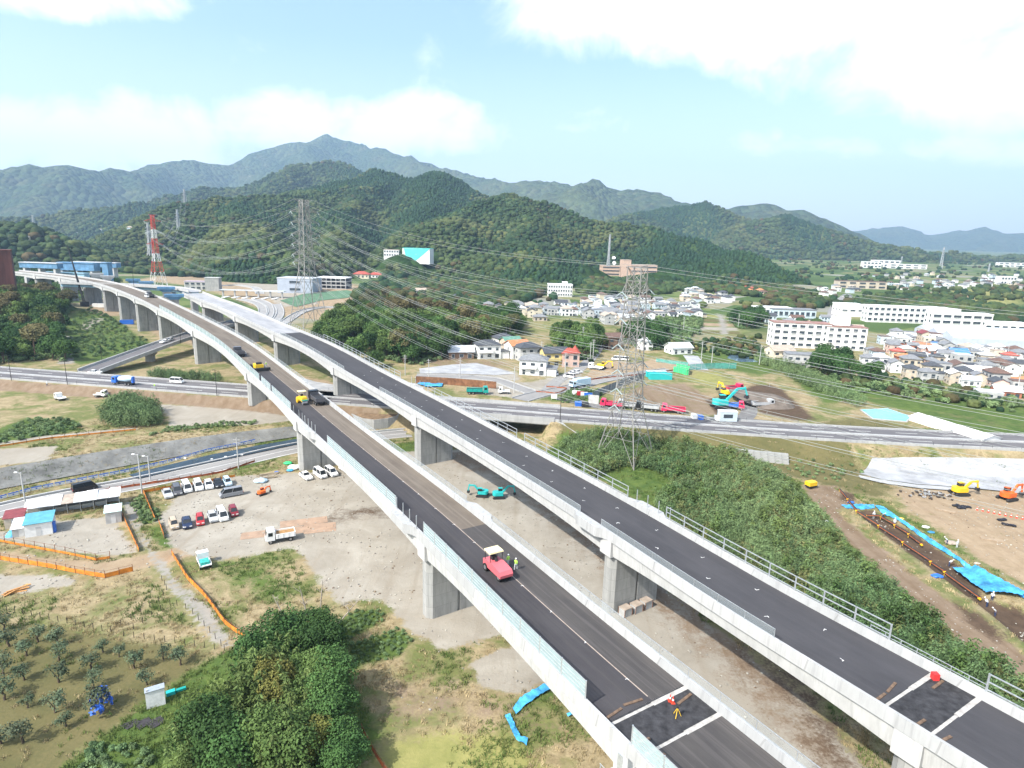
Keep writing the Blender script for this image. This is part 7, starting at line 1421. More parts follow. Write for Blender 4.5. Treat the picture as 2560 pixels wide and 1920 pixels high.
# rollers and paver
def tyre_roller():
    s = float(PL.S[int(np.argmin([np.hypot(*(PL.at(v)[:2] - hit(1264, 1430, 12.8)[:2])) for v in PL.S]))]); p = PL.at(s, -.6); t = thing('tyre_roller', 'pinkish red tyre roller with cream canopy on the fresh asphalt', 'road roller', tuple(p), PL.rz(s) + math.pi); m = PAINT['pink']
    mb = MB(); loft(mb, [[(x, y, z) for x, z in ((-2.3, .7), (-2.35, 1.5), (-1.2, 1.7), (.3, 1.75), (2.1, 1.55), (2.4, 1.1), (2.35, .7))] for y in (-.95, .95)]); mb.build('body', m, t)
    MB().box(-1.9, -.3, -1.0, 1.0, 3.0, 3.12).box(-1.95, -.25, -1.05, 1.05, 2.95, 3.0).build('canopy', PAINT['cream'], t)
    for x in (-1.8, -.4):
        for y in (-.9, .9): MB().beam((x, y, 1.5), (x, y, 3.0), .07).build('canopy_post', CHAS, t)
    MB().box(-1.3, -.8, -.35, .35, 1.7, 2.2).box(-1.4, -1.25, -.35, .35, 2.2, 2.7).build('seat', CHAS, t); MB().cyl((-.35, 0, 1.7), (-.55, 0, 2.35), .2, .22, 10).build('steering_column', CHAS, t)
    for x, ys in ((1.6, (-.66, -.22, .22, .66)), (-1.6, (-.88, -.44, 0, .44, .88))):
        for y in ys: obj('wheel', wheel_mesh(.55, .36), t, (x, y, .55))
    return t
tyre_roller()
def macadam():
    s, p = on(PL, 758, -.3); t = thing('three_wheel_roller', 'yellow three wheel steel roller with yellow canopy on the nearer deck', 'road roller', p, PL.rz(s) + math.pi); m = PAINT['yellow']
    MB().box(-1.6, 1.9, -.7, .7, .8, 1.7).box(.2, 1.8, -.6, .6, 1.7, 1.95).build('body', m, t); MB().box(-1.5, .1, -1.0, 1.0, 3.0, 3.12).build('canopy', PAINT['cream'], t)
    for x in (-1.4, 0):
        for y in (-.85, .85): MB().beam((x, y, 1.6), (x, y, 3.0), .07).build('canopy_post', CHAS, t)
    for y in (-.95, .95): MB().cyl((-1.1, y - .28, .8), (-1.1, y + .28, .8), .8, .8, 18).build('rear_drum', m, t)
    MB().cyl((1.7, -.6, .6), (1.7, .6, .6), .6, .6, 16).build('front_drum', RIM, t); MB().box(1.3, 2.3, -.72, .72, 1.1, 1.3).build('front_fork', PAINT['green'], t)
    MB().box(-.9, -.5, -.3, .3, 1.7, 2.3).build('seat', CHAS, t)
macadam()
def paver():
    s, p = on(PL, 645, -1.6); t = thing('asphalt_paver', 'yellow asphalt paver with wide dark screed on the nearer deck', 'paver', p, PL.rz(s)); m = PAINT['yellow']
    MB().box(-2.0, 1.6, -1.2, 1.2, .5, 1.8).build('body', m, t); MB().box(-3.3, -2.3, -2.9, 2.9, .05, .9).build('screed', CHAS, t); MB().box(1.7, 3.4, -1.5, 1.5, .5, .7).box(1.7, 3.4, -1.6, -1.45, .7, 1.3).box(1.7, 3.4, 1.45, 1.6, .7, 1.3).build('hopper', CHAS, t)
    for y in (-.95, .95): MB().box(-1.6, 1.4, y - .2, y + .2, .0, .6).build('track', CHAS, t)
    MB().box(-1.5, -.5, -.8, .8, 1.8, 2.4).build('operator_console', CHAS, t)
    s2, p = on(PL, 598, -2.5); truck('dark grey', p, PL.rz(s2), 'dark tipper feeding the asphalt paver at the deck edge', L=6.5, axles=2)
paver()
# machines and trucks on the ground
for (px, py, cl, bc, rz, lb) in [(1529, 1019, 'pink red', 'pink red', 2.85, 'crimson dump truck, left of the row on the track behind the main road'), (1572, 1021, 'silver', 'silver', 2.85, 'silver dump truck partly hidden by the tall pylon'), (1617, 1026, 'black', 'silver', 2.85, 'black dump truck with silver bed in the row behind the main road'), (1682, 1032, 'pink red', 'pink red', 2.9, 'crimson dump truck with blue topped bed, right of the row'), (1830, 1022, 'pink red', 'blue', -.3, 'crimson truck being loaded by the teal excavator'), (1906, 1018, 'silver', 'silver', .2, 'silver truck beside the grey spoil heap'), (1833, 978, 'pink red', 'pink red', .4, 'crimson truck behind the yellow excavator'), (1194, 985, 'green', 'green', .05, 'green tipper truck on the bare strip behind the main road')]:
    truck(cl, G(px, py), rz, lb, bedc=bc, L=7.4)
truck('pale blue', G(1449, 968), 3.75, 'pale blue and white box truck on the side road bend', bed='box', name='box_truck', bedc='pale blue', L=8.5)
truck('white', G(1489, 924), 2.6, 'white truck beside the yellow excavator at the orange dig', bed='flat', L=6, axles=2)
truck('white', G(1259, 984), 3.2, 'small white truck beside the sheet pile wall', bed='flat', L=4.6, axles=2, name='pickup_truck', sc=.85)
for (px, py, kd, rz, lb) in [(1384, 937, 'hatch', 2.4, 'white car parked beside the white and red house'), (1423, 944, 'minivan', 2.6, 'white van at the lane, lowest of three'), (1434, 936, 'sedan', .6, 'white car at the lane, middle of three'), (1445, 933, 'hatch', .6, 'white car at the lane, right of three'), (1542, 900, 'van', 3.1, 'white van parked above the orange dig, left'), (1559, 901, 'van', 3.1, 'white van parked above the orange dig, right'), (411, 856, 'hatch', 0, ''), ]:
    if lb: car(kd, 'white', G(px, py), rz, lb)
excavator('teal', G(1206, 1240), math.pi * .97, 'teal excavator below the farther deck with boom reaching left', (.75, .3), sc=.72); excavator('teal', G(1246, 1244), .15, 'teal excavator below the farther deck with boom folded right', (1.0, -.2), sc=.72)
excavator('teal', G(1800, 1020), .1, 'large teal excavator on the dark dig loading a crimson truck', (1.35, .6), sc=1.45); excavator('yellow', G(1815, 990), 1.9, 'yellow excavator on the field above the teal excavator', (.9, 0), sc=1.1)
excavator('yellow', G(1503, 922), -.4, 'yellow excavator at the orange dig beside the village lane', (.9, 0)); excavator('yellow', G(2397, 1236), .1, 'yellow excavator below the white concrete slope', (.8, .5), sc=.95); excavator('orange', G(2517, 1249), .35, 'orange excavator at the right edge below the concrete slope', (.9, -.2), sc=.95)
excavator('orange', G(*Z6(50, 680)), .9, 'orange machine with folded boom at the edge of the car park', (.6, 0), sc=.5)
q = G(2027, 1220); t = thing('small_dumper', 'small yellow tracked dumper at the end of the earth track', 'dumper', tuple(q), .4); MB().box(-1.2, 1.2, -.7, .7, .4, .8).build('chassis', CHAS, t); MB().prism([(-1.3, -.8), (1.0, -.8), (1.3, 0), (1.0, .8), (-1.3, .8)], .8, 1.7).build('skip', PAINT['yellow'], t)
# ------------------------------------------------------------------ people
SKIN = mat('skin', (.42, .26, .18), .7); HIVIS = mat('hi_vis_green', (.45, .75, .12), .7); WORKW = mat('work_wear_pale', (.55, .58, .60), .8); WORKN = mat('work_wear_navy', (.03, .05, .12), .8); HELM = mat('white_helmet', (.8, .8, .78), .4); WSKIN = [SKIN, WORKW, HIVIS, WORKN]
def person_mesh(pose, top, legs):
    J = {'pelvis': (0, 0, .95, .13), 'waist': (0, 0, 1.1, .125), 'chest': (0, .0, 1.32, .155), 'neck': (0, 0, 1.48, .06), 'head': (0, .01, 1.6, .095), 'crown': (0, .0, 1.7, .085)}
    lean = .25 if pose == 'bend' else 0
    for s, k in ((1, 'R'), (-1, 'L')):
        st = .16 * s if pose == 'walk' else 0
        J['hip' + k] = (.09 * s, 0, .9, .095); J['knee' + k] = (.1 * s, .05 + st, .5, .065); J['ankle' + k] = (.1 * s, st * 1.2, .08, .045); J['toe' + k] = (.11 * s, .16 + st * 1.2, .04, .035)
        J['sh' + k] = (.19 * s, 0, 1.4, .065); J['elb' + k] = (.25 * s, .02 - st * .6, 1.12, .048); J['wr' + k] = (.24 * s, .14 - st * .8, .9, .036); J['hand' + k] = (.235 * s, .2 - st * .8, .82, .034)
    if lean:
        for k, (x, y, z, r) in list(J.items()):
            if z > .93: J[k] = (x, y + (z - .93) * .75, .93 + (z - .93) * .68, r)
    names = list(J); E = [('pelvis', 'waist'), ('waist', 'chest'), ('chest', 'neck'), ('neck', 'head'), ('head', 'crown')]
    for k in 'RL': E += [('pelvis', 'hip' + k), ('hip' + k, 'knee' + k), ('knee' + k, 'ankle' + k), ('ankle' + k, 'toe' + k), ('chest', 'sh' + k), ('sh' + k, 'elb' + k), ('elb' + k, 'wr' + k), ('wr' + k, 'hand' + k)]
    me = bpy.data.meshes.new('person_skeleton'); me.from_pydata([J[n][:3] for n in names], [(names.index(a), names.index(b)) for a, b in E], []); o = bpy.data.objects.new('tmp', me); COL.objects.link(o)
    o.modifiers.new('s', 'SKIN'); sv = me.skin_vertices[0].data
    for i, n in enumerate(names): sv[i].radius = (J[n][3], J[n][3]); sv[i].use_root = (n == 'pelvis')
    o.modifiers.new('d', 'SUBSURF').levels = 1
    dg = bpy.context.evaluated_depsgraph_get(); r = bpy.data.meshes.new_from_object(o.evaluated_get(dg)); r.name = 'person'; bpy.data.objects.remove(o)
    r.materials.clear()
    for mm in WSKIN: r.materials.append(mm)
    for f in r.polygons:
        z = f.center.z; hand = abs(f.center.x) > .2 and z < (.9 if not lean else 1.0); hz_ = 1.5 if not lean else 1.33
        f.material_index = 0 if (z > hz_ or hand) else (top if z > (.95 if not lean else .98) else legs); f.use_smooth = True
    return r
PM = {(a, b, c): person_mesh(a, b, c) for a, b, c in (('stand', 2, 1), ('walk', 2, 1), ('stand', 1, 1), ('bend', 1, 3), ('walk', 1, 3))}
hm_ = MB(); hm_.cyl((0, .0, 1.66), (0, 0, 1.72), .125, .115, 10); hm_.cyl((0, 0, 1.72), (0, 0, 1.79), .115, .05, 10); HELMM = hm_.mesh('helmet', HELM)
def person(p, rz, key, label):
    t = thing('person', label, 'person', tuple(p), rz); obj('body', PM[key], t); h = obj('helmet', HELMM, t); 
    if key[0] == 'bend': h.location = (0, .56, -.2)
    return t
def deckp(px, py): q = hit(px, py, 12.8); s = float(PL.S[int(np.argmin(np.hypot(PL.P[:, 0] - q[0], PL.P[:, 1] - q[1])))]); return (q[0], q[1], float(deckz(0, q[1])))
person(deckp(1270, 1415), .6, ('stand', 2, 1), 'worker in green vest and white helmet behind the pink roller, left'); person(deckp(1289, 1425), -.5, ('walk', 2, 1), 'worker in green vest and white helmet right of the pink roller')
s, p = on(PL, 665, 1.2); person(p, 1, ('stand', 2, 1), 'worker in pale green clothes beside the asphalt paver'); s, p = on(PL, 614, -1.0); person(p, 0, ('walk', 1, 3), 'dark clothed worker on the deck ahead of the paver'); s, p = on(PL, 606, -1.8); person(p, 2, ('stand', 1, 1), 'pale clothed worker by the deck edge ahead of the paver')
for k, (X, Y, key, lb) in enumerate([(1630, 1140, ('stand', 1, 1), 'person in white clothes standing by the blue sheeting'), (1545, 1110, ('bend', 1, 3), 'person in white bending beside the blue sheeting'), (910, 885, ('stand', 1, 1), 'white clothed worker at the top of the dig'), (990, 885, ('bend', 1, 3), 'dark trousered worker bending at the conveyor top'), (1560, 1300, ('bend', 1, 3), 'worker bending in the middle of the dark dig'), (1930, 1600, ('bend', 1, 3), 'worker in white shirt bending by the lower blue sheet'), (1890, 1652, ('bend', 1, 3), 'worker beside the conveyor at the lower right'), (1960, 1730, ('bend', 1, 3), 'worker crouching below the conveyor near the right edge'), (1090, 945, ('stand', 1, 1), 'worker standing in the upper part of the dig')]):
    person(G(1920 + X / 3.456, 1040 + Y / 3.456), k * 1.1, key, lb)
person(tuple(MR.at(MR.s_px(386, hw * .75, .8), hw * .75)), 0, ('walk', 2, 1), 'worker in yellow green vest on the main road shoulder'); person(G(118, 966), 0, ('walk', 1, 3), 'dark clothed person standing at the main road fence')
# ------------------------------------------------------------------ sheets draped on the ground
def drape(name, pix, material, h=.06, s=2.0, world=None, parent=None):
    cr_ = .12 if material.name == 'blue_tarpaulin' else 0; rd_ = random.Random(len(pix or world))
    s = s * (.5 if cr_ else .8)
    P = world or [(q[0], q[1]) for q in GP(pix)]; bm = bmesh.new(); vs = [bm.verts.new((x, y, 0)) for x, y in P]; bm.faces.new(vs); bmesh.ops.triangulate(bm, faces=bm.faces[:])
    for _ in range(6):
        es = [e for e in bm.edges if e.calc_length() > s]
        if not es: break
        bmesh.ops.subdivide_edges(bm, edges=es, cuts=1); bmesh.ops.triangulate(bm, faces=bm.faces[:])
    for v in bm.verts: v.co.z = float(tz(v.co.x, v.co.y)) + h + rd_.uniform(-cr_, cr_)
    bmesh.ops.recalc_face_normals(bm, faces=bm.faces[:])
    if sum(f.normal.z for f in bm.faces) < 0: bmesh.ops.reverse_faces(bm, faces=bm.faces[:])
    me = bpy.data.meshes.new(name); bm.to_mesh(me); bm.free(); me.materials.append(material); me.polygons.foreach_set('use_smooth', [True] * len(me.polygons)); return obj(name, me, parent)
SHOT = mat('shotcrete', (.36, .365, .375), .9, 0, .16, .2, coord='Position', bump=.25, bscale=1.5); NETG = mat('grey_mesh_slope', (.175, .175, .165), .9, 0, .22, .25, coord='Position', bump=.3, bscale=2.0, streak=.5); SLATE = mat('dark_slate_sheet', (.035, .06, .085), .6, 0, .25, .3, coord='Position', bump=.2); BTARP = mat('blue_tarpaulin', (.07, .36, .68), .5, 0, .28, .5, coord='Position', bump=.6, bscale=1.2); ORNG = mat('orange_net', (.62, .22, .03), .8, 0, .2, 1); RUST = mat('rusty_post', (.20, .09, .05), .85, 0, .2, 2); RUSTF = mat('rust_red_net', (.36, .10, .04), .85, 0, .25, 1); SHEETP = mat('rusty_sheet_pile', (.24, .115, .06), .85, 0, .25, .6)
n_ = 34; P_ = []
tt = np.linspace(-190, -50, n_); ring = [(x, float(np.interp(x, AX, AY)) - .2) for x in tt] + [(x, float(max(np.interp(x, BX, BY), np.interp(x, AX, AY) + 2)) + .2) for x in tt[::-1]]
tag(drape('embankment_facing', None, NETG, .22, 1.6, world=ring), 'grey mesh covered embankment above the local road', 'embankment')
tag(drape('concrete_slope', [(2150, 1186), (2180, 1148), (2300, 1146), (2560, 1150), (2700, 1156), (2700, 1262), (2520, 1232), (2400, 1220), (2290, 1213), (2200, 1200)], SHOT, .32, 1.6), 'white sprayed concrete slope below the main road at right', 'slope')
tag(drape('slope_toe', [(2146, 1190), (2200, 1201), (2290, 1214), (2400, 1221), (2400, 1230), (2290, 1222), (2200, 1209), (2150, 1197)], CONCP, .3, 2.5), 'white concrete kerb at the foot of the sprayed slope', 'kerb')
tag(drape('concrete_apron', [(1048, 922), (1130, 912), (1190, 908), (1240, 920), (1290, 935), (1240, 938), (1150, 935), (1050, 934)], SHOT, .12, 2.5), 'bright white concrete apron below the near houses', 'slope')
tag(drape('concrete_apron', [(810, 1005), (740, 975), (690, 940), (720, 935), (790, 955), (850, 965), (850, 985)], SHOT, .12, 3), 'pale ribbed concrete slope seen between the two decks', 'slope')
tag(drape('dark_sheet', [(322, 1190), (400, 1170), (520, 1141), (640, 1117), (745, 1099), (745, 1112), (640, 1134), (500, 1164), (345, 1199)], SLATE, .3, 1.6), 'dark slate blue sheeting in the strip beside the local road', 'sheet')
for i, (X, Y) in enumerate([(1520, 380), (1600, 372), (1830, 382), (1950, 360), (2035, 347), (2090, 345)]):
    q = G(*Z5(X, Y)); tag(MB().box(-.3, .3, -.2, .2, 0, .25).build('sandbag', WHITE), 'white sandbag on the dark sheeting, %s from the left' % ['first', 'second', 'third', 'fourth', 'fifth', 'sixth'][i], 'sandbag').location = q + Vector((0, 0, .12))
GRASSB = mat('green_bank', (.09, .17, .10), .9, 0, .15, .3, coord='Position'); tag(drape('grass_bank', [(700, 752), (760, 735), (868, 726), (900, 735), (870, 745), (800, 752), (740, 768)], GRASSB, .3, 4), 'smooth green bank in front of the interchange hall', 'bank')
# interchange lanes
LANE = road_mat('pale_lane', (.24, .235, .23), (.30, .29, .28), .4, (.34, .32, .30))
for k, pix in enumerate([[(600, 748), (655, 760), (660, 785), (640, 800)], [(640, 748), (680, 765), (678, 790), (660, 806)], [(690, 760), (700, 780), (690, 800), (670, 812)], [(860, 770), (790, 768), (740, 785), (715, 805), (690, 815)], [(560, 715), (600, 712), (640, 720), (650, 735)]]):
    q = GP(pix); pa = Path([(v[0], v[1]) for v in q], lambda x, y: tz(x, y) + .12); o = struct(ribbon('ramp_lane', pa, -3, 3, 0, LANE))
    for s in (-3.2, 3.2): MB().sweep(pa.P, pa.side, None, [(s - .3, -.2), (s + .3, -.2), (s + .3, .5), (s - .3, .5)]).build('lane_kerb', CONCP, o)
# side roads behind the main road
def lane(name, pix, w, m=None, kerbs=False):
    q = GP(pix); pa = Path([(v[0], v[1]) for v in q], lambda x, y: tz(x, y) + .09, 2.0); o = struct(ribbon(name, pa, -w / 2, w / 2, 0, m or LASPH))
    if kerbs:
        for s in (-w / 2 - .15, w / 2 + .15): MB().sweep(pa.P, pa.side, None, [(s - .15, -.2), (s + .15, -.2), (s + .15, .25), (s - .15, .25)]).build('lane_kerb', CONCP, o)
    return pa
lane('side_road', [(1300, 1000), (1350, 985), (1420, 973), (1500, 950), (1580, 938), (1680, 925)], 6.5, kerbs=True); lane('side_road', [(1040, 940), (1160, 943), (1240, 948), (1280, 965), (1330, 982)], 5.5, kerbs=True); lane('village_lane', [(1370, 975), (1400, 945), (1440, 930), (1470, 905), (1490, 880), (1505, 855)], 5); lane('access_track', [(1395, 995), (1480, 1012), (1600, 1040), (1720, 1048), (1850, 1050), (1960, 1062), (2120, 1082)], 5, mat('grey_track', (.17, .165, .16), .9, 0, .15, .4, coord='Position')); lane('access_track', [(1850, 1050), (1880, 1030), (1860, 1000), (1840, 980)], 5, mat('grey_track', (.17, .165, .16)))
lane('concrete_drive', [(1750, 925), (1738, 905), (1725, 888)], 7, SHOT); lane('town_street', [(2110, 880), (2090, 840), (2075, 800), (2085, 760), (2110, 740)], 6, LASPH); lane('town_street', [(2150, 900), (2250, 915), (2380, 950), (2480, 985), (2560, 1010)], 4.5, LASPH)
# left ramp bridge
rp = [(222, 929, 5.1), (262, 914, 5.6), (320, 893, 6.6), (380, 871, 7.8), (430, 853, 8.8), (485, 836, 9.8), (560, 812, 10.4), (640, 795, 10.4)]
RP = Path([tuple(hit(a, b, z)[:2]) + (z,) for a, b, z in rp], None, 2.5); t = thing('ramp_bridge', 'curved side ramp bridge passing below the nearer viaduct at left', 'bridge')
ribbon('road_surface', RP, -3.6, 3.6, .01, RASPH, t); MB().sweep(RP.P, RP.side, None, [(-4.3, -.02), (4.3, -.02), (4.3, -.5), (2.2, -1.3), (-2.2, -1.3), (-4.3, -.5)]).build('girder', CONCB, t)
for s in (-1, 1): MB().sweep(RP.P, RP.side, None, [(s * 3.85, 0), (s * 3.85, .95), (s * 4.3, .95), (s * 4.32, -.5)][::s]).build('parapet', CONCP, t); ribbon('edge_line', RP, s * 3.3 - .08, s * 3.3 + .08, .02, LINE, t)
for q in (34, 66, 98):
    p = RP.at(q); zg = float(tz(p[0], p[1])); o = MB().prism([(-1, -1.6), (1, -1.6), (1, 1.6), (-1, 1.6)], zg - p[2] - 1, -2.4).add([(-1.1, -1.7, -2.4), (1.1, -1.7, -2.4), (1.1, 1.7, -2.4), (-1.1, 1.7, -2.4), (-1.1, -3, -1.28), (1.1, -3, -1.28), (1.1, 3, -1.28), (-1.1, 3, -1.28)], [(0, 1, 5, 4), (1, 2, 6, 5), (2, 3, 7, 6), (3, 0, 4, 7)]).build('pier', CONC, t); o.location = tuple(p); o.rotation_euler = (0, 0, RP.rz(q))
for k, (px, cl) in enumerate(((411, 'white'), (424, 'silver'))):
    s = RP.s_px(px, -1.5, .5); car('sedan', cl, tuple(RP.at(s, -1.5)), RP.rz(s) + math.pi, '%s car on the side ramp bridge' % cl)
# soil mound and curved retaining wall between the decks
A_, B_, C_, D_ = [hit(*q, z) for q, z in (((882, 1008), 5.1), ((998, 1034), 4.2), ((935, 1050), 3.0), ((880, 1032), 3.4))]
t = thing('retaining_wall', 'curved grey panel retaining wall around a brown soil mound', 'wall'); wp = [hit(*q, z)[:2] for q, z in (((878, 1036), 3), ((905, 1046), 3), ((935, 1050), 3), ((970, 1046), 3.2), ((992, 1040), 3.6), ((999, 1033), 4.2), ((976, 1020), 4.8), ((930, 1010), 5.0))]; ztop = [3.2, 3.0, 3.0, 3.2, 3.6, 4.2, 4.9, 5.2]
for i in range(len(wp) - 1):
    a, b = Vector((*wp[i], 0)), Vector((*wp[i + 1], 0)); d = (b - a).normalized(); nn_ = Vector((d.y, -d.x, 0)) * .3; MB().add([(a.x, a.y, -.5), (b.x, b.y, -.5), (b.x, b.y, ztop[i + 1]), (a.x, a.y, ztop[i]), (a.x - nn_.x, a.y - nn_.y, -.5), (b.x - nn_.x, b.y - nn_.y, -.5), (b.x - nn_.x, b.y - nn_.y, ztop[i + 1]), (a.x - nn_.x, a.y - nn_.y, ztop[i])], [(0, 1, 2, 3), (7, 6, 5, 4), (3, 2, 6, 7), (0, 3, 7, 4), (1, 5, 6, 2)]).build('wall_panel', CONC, t)
MB().add([(*wp[i], ztop[i] - .25) for i in range(8)], [tuple(range(8))]).build('soil_fill', mat('brown_soil', (.19, .13, .08), .95, 0, .2, .8, coord='Position', bump=.5), t)
# ------------------------------------------------------------------ fences
def fence(pix, label, h=1.1, pitch=2.0, panel=ORNG, post=RUST, ph=1.3, zoff=0, name='site_fence', rail=True, world=None, low=.1, wave=0.0):
    q = np.array(world if world is not None else [(v[0], v[1]) for v in GP(pix)]); s = np.concatenate([[0], np.cumsum(np.linalg.norm(np.diff(q, axis=0), axis=1))]); n = max(1, int(s[-1] / pitch)); S = np.linspace(0, s[-1], n + 1); X = np.interp(S, s, q[:, 0]); Y = np.interp(S, s, q[:, 1]); Z = tz(X, Y) + zoff
    t = thing(name, label, 'fence', (0, 0, 0)); r = random.Random(n)
    pm = MB().box(-.035, .035, -.035, .035, -.2, ph).mesh('post', post)
    for x, y, z in zip(X, Y, Z): obj('post', pm, t, (x, y, z)).rotation_euler = (r.uniform(-.06, .06), r.uniform(-.06, .06), 0)
    if panel:
        for i in range(n):
            a, b = Vector((X[i], Y[i], Z[i])), Vector((X[i + 1], Y[i + 1], Z[i + 1])); ha, hb = h * (1 + r.uniform(-wave, wave)), h * (1 + r.uniform(-wave, wave)); u = Vector((0, 0, 1)); MB().add([a + u * low, b + u * low, b + u * hb, a + u * ha], [(0, 1, 2, 3)]).build('net_panel', panel, t)
    if rail:
        mb = MB()
        for i in range(n): mb.beam((X[i], Y[i], Z[i] + ph - .1), (X[i + 1], Y[i + 1], Z[i + 1] + ph - .1), .035)
        mb.build('rail', post, t)
    return t
fence([Z5(-200, 1050), Z5(0, 1090), Z5(430, 1170), Z5(860, 1260), Z5(950, 1235)], 'orange and yellow striped fence along the upper side of the dirt road', .55, 2.2, ph=1.5); fence([Z5(-200, 1190), Z5(0, 1245), Z5(450, 1320), Z5(900, 1405), Z5(1150, 1345)], 'orange site fence along the lower side of the dirt road', .9, 1.9, ph=1.4, wave=.1)
fence([Z5(1035, 800), Z5(1060, 870), Z5(1110, 980), Z5(1200, 1175)], 'orange fence right of the white roofed sheds', .8, 1.8, ph=1.1, wave=.2); fence([Z5(1240, 668), Z5(1290, 790), Z5(1340, 905)], 'orange fence on the left side of the car park', .9, 1.8, ph=1.1); fence([Z5(1375, 930), Z5(1420, 1060)], 'short orange fence below the car park entrance', .9, 1.8, ph=1.1)
fence([Z5(1240, 668), Z5(1500, 620), Z5(1800, 575), Z5(2030, 528)], 'orange fence along the back of the car park', .7, 2.0, ph=1.1, wave=.2); fence([Z5(1485, 1200), Z5(1620, 1420), Z5(1740, 1535), (517, 1500), (560, 1560), (612, 1600)], 'long orange fence beside the path down to the wood', .9, 1.9, ph=1.2, wave=.1); fence([Z5(630, 705), Z5(900, 650), Z5(1400, 575), Z5(1900, 500), Z5(2200, 400)], 'rust red fence on the near side of the local road', .6, 2.2, RUSTF, ph=1.0, wave=.2)
fence([(0, 1118), (120, 1098), (220, 1088), (340, 1076)], 'thin orange fence along the pale terrace track', .5, 2.5, ph=1.0); fence([(905, 1830), (925, 1870), (955, 1920), (985, 1960)], 'rusty fence at the bottom edge beside the wood', .8, 1.8, RUSTF, ph=1.1)
fence([(1366, 968), (1420, 972), (1395, 985), (1340, 980)], 'low rust coloured fence around the grass island', .5, 2.2, RUSTF, ph=.8); fence([(1440, 955), (1520, 945), (1600, 938), (1700, 925)], 'red striped fence below the orange dig', .6, 2.2, RUSTF, ph=.8)
GNET = mat('bright_green_net', (.06, .55, .20), .7, 0, .15, 1); TNET = mat('teal_net', (.08, .34, .30), .7, 0, .15, 1, alpha=.8)
fence([(1683, 930), (1700, 933), (1720, 940), (1724, 930), (1690, 922)], 'bright green netted enclosure beside the brown field', 2.4, 2.5, GNET, STEEL, 2.5); fence([(1722, 926), (1780, 922), (1840, 922)], 'long green net fence below the concrete drive', 2.6, 3, TNET, STEEL, 2.8); fence([(1640, 905), (1720, 915)], 'thin green fence above the orange dig', 1.6, 3, TNET, STEEL, 2.0)
SCR = mat('grey_noise_screen', (.20, .22, .25), .7, 0, .12, .5); fence([(1480, 1000), (1500, 988), (1530, 975), (1570, 960), (1610, 948)], 'dark grey screen fence left of the tall pylon', 2.6, 2.4, SCR, STEEL, 2.7, rail=False); fence([(1470, 1008), (1496, 1011)], 'pale grey panel hoarding behind the main road', 3.0, 1.2, mat('pale_hoarding', (.5, .49, .47), .7), STEEL, 3.0, rail=False)
t = fence([(1040, 958), (1120, 962), (1180, 967), (1240, 972)], 'rusty sheet pile wall behind the main road', 2.6, 1.3, SHEETP, RUST, 2.7, name='sheet_pile_wall')
tag(drape('tarpaulin', [(1042, 962), (1060, 955), (1080, 962), (1108, 960), (1105, 968), (1070, 970)], BTARP, .5, 1.2), 'pale blue sheet lying in front of the sheet pile wall', 'tarpaulin')
# blue and white barrier along the local road
BB = mat('barrier_white', (.72, .74, .76), .6); BBL = mat('barrier_blue', (.06, .16, .55), .6); bp_ = [Z5(-150, 760), Z5(0, 725), Z5(300, 645), Z5(700, 565), Z5(1090, 492), Z5(1450, 410), Z5(1800, 310), Z5(2212, 225)]; q = np.array([(v[0], v[1]) for v in GP(bp_)]); s = np.concatenate([[0], np.cumsum(np.linalg.norm(np.diff(q, axis=0), axis=1))]); n = int(s[-1] / 2.1); t = thing('panel_barrier', 'white and blue panel barrier along the far side of the local road', 'barrier')
pm = MB().box(-.95, .95, -.04, .04, .15, .85).mesh('barrier_panel', BB); sm_ = MB().box(-.95, .95, -.05, .05, .72, .92).mesh('blue_stripe', BBL); dm = MB().box(-.16, .16, -.06, .06, .35, .6).mesh('panel_mark', BBL)
for i in range(n):
    a = np.array([np.interp((i + .5) * 2.1, s, q[:, j]) for j in (0, 1)]); b = np.array([np.interp((i + .9) * 2.1, s, q[:, j]) for j in (0, 1)]); o = obj('barrier_panel', pm, t, (a[0], a[1], float(tz(a[0], a[1])))); o.rotation_euler = (0, 0, math.atan2(b[1] - a[1], b[0] - a[0])); obj('blue_stripe', sm_, o); obj('panel_mark', dm, o)
# stakes in the dry field
def stakes(pts, n, label):
    q = np.array([tuple(G(x / 3.456, 1440 + y / 3.456))[:2] for x, y in pts]); s = np.concatenate([[0], np.cumsum(np.linalg.norm(np.diff(q, axis=0), axis=1))]); t = thing('stake_row', label, 'fence'); m_ = MB().cyl((0, 0, -.2), (0, 0, .95), .05, .045, 6).mesh('stake', mat('dark_stake', (.045, .035, .03), .9))
    for v in np.linspace(0, s[-1], n): x, y = np.interp(v, s, q[:, 0]), np.interp(v, s, q[:, 1]); obj('stake', m_, t, (x, y, float(tz(x, y))))
stakes([(60, 300), (240, 340), (590, 410), (960, 490)], 13, 'dark stakes crossing the dry field above the orchard, left part'); stakes([(1070, 520), (1480, 575), (1770, 620), (1940, 645)], 11, 'dark stakes crossing the dry field above the orchard, right part'); stakes([(1400, 40), (1445, 110), (1390, 210), (1210, 330), (1045, 430)], 9, 'bent row of dark stakes in the middle of the dry field'); stakes([(1470, 250), (1390, 300), (1240, 400), (1155, 460)], 5, 'short row of dark stakes beside the bent row'); stakes([(1530, 255), (1640, 300), (1790, 460), (1910, 600)], 8, 'dark stakes along the pale path edge')
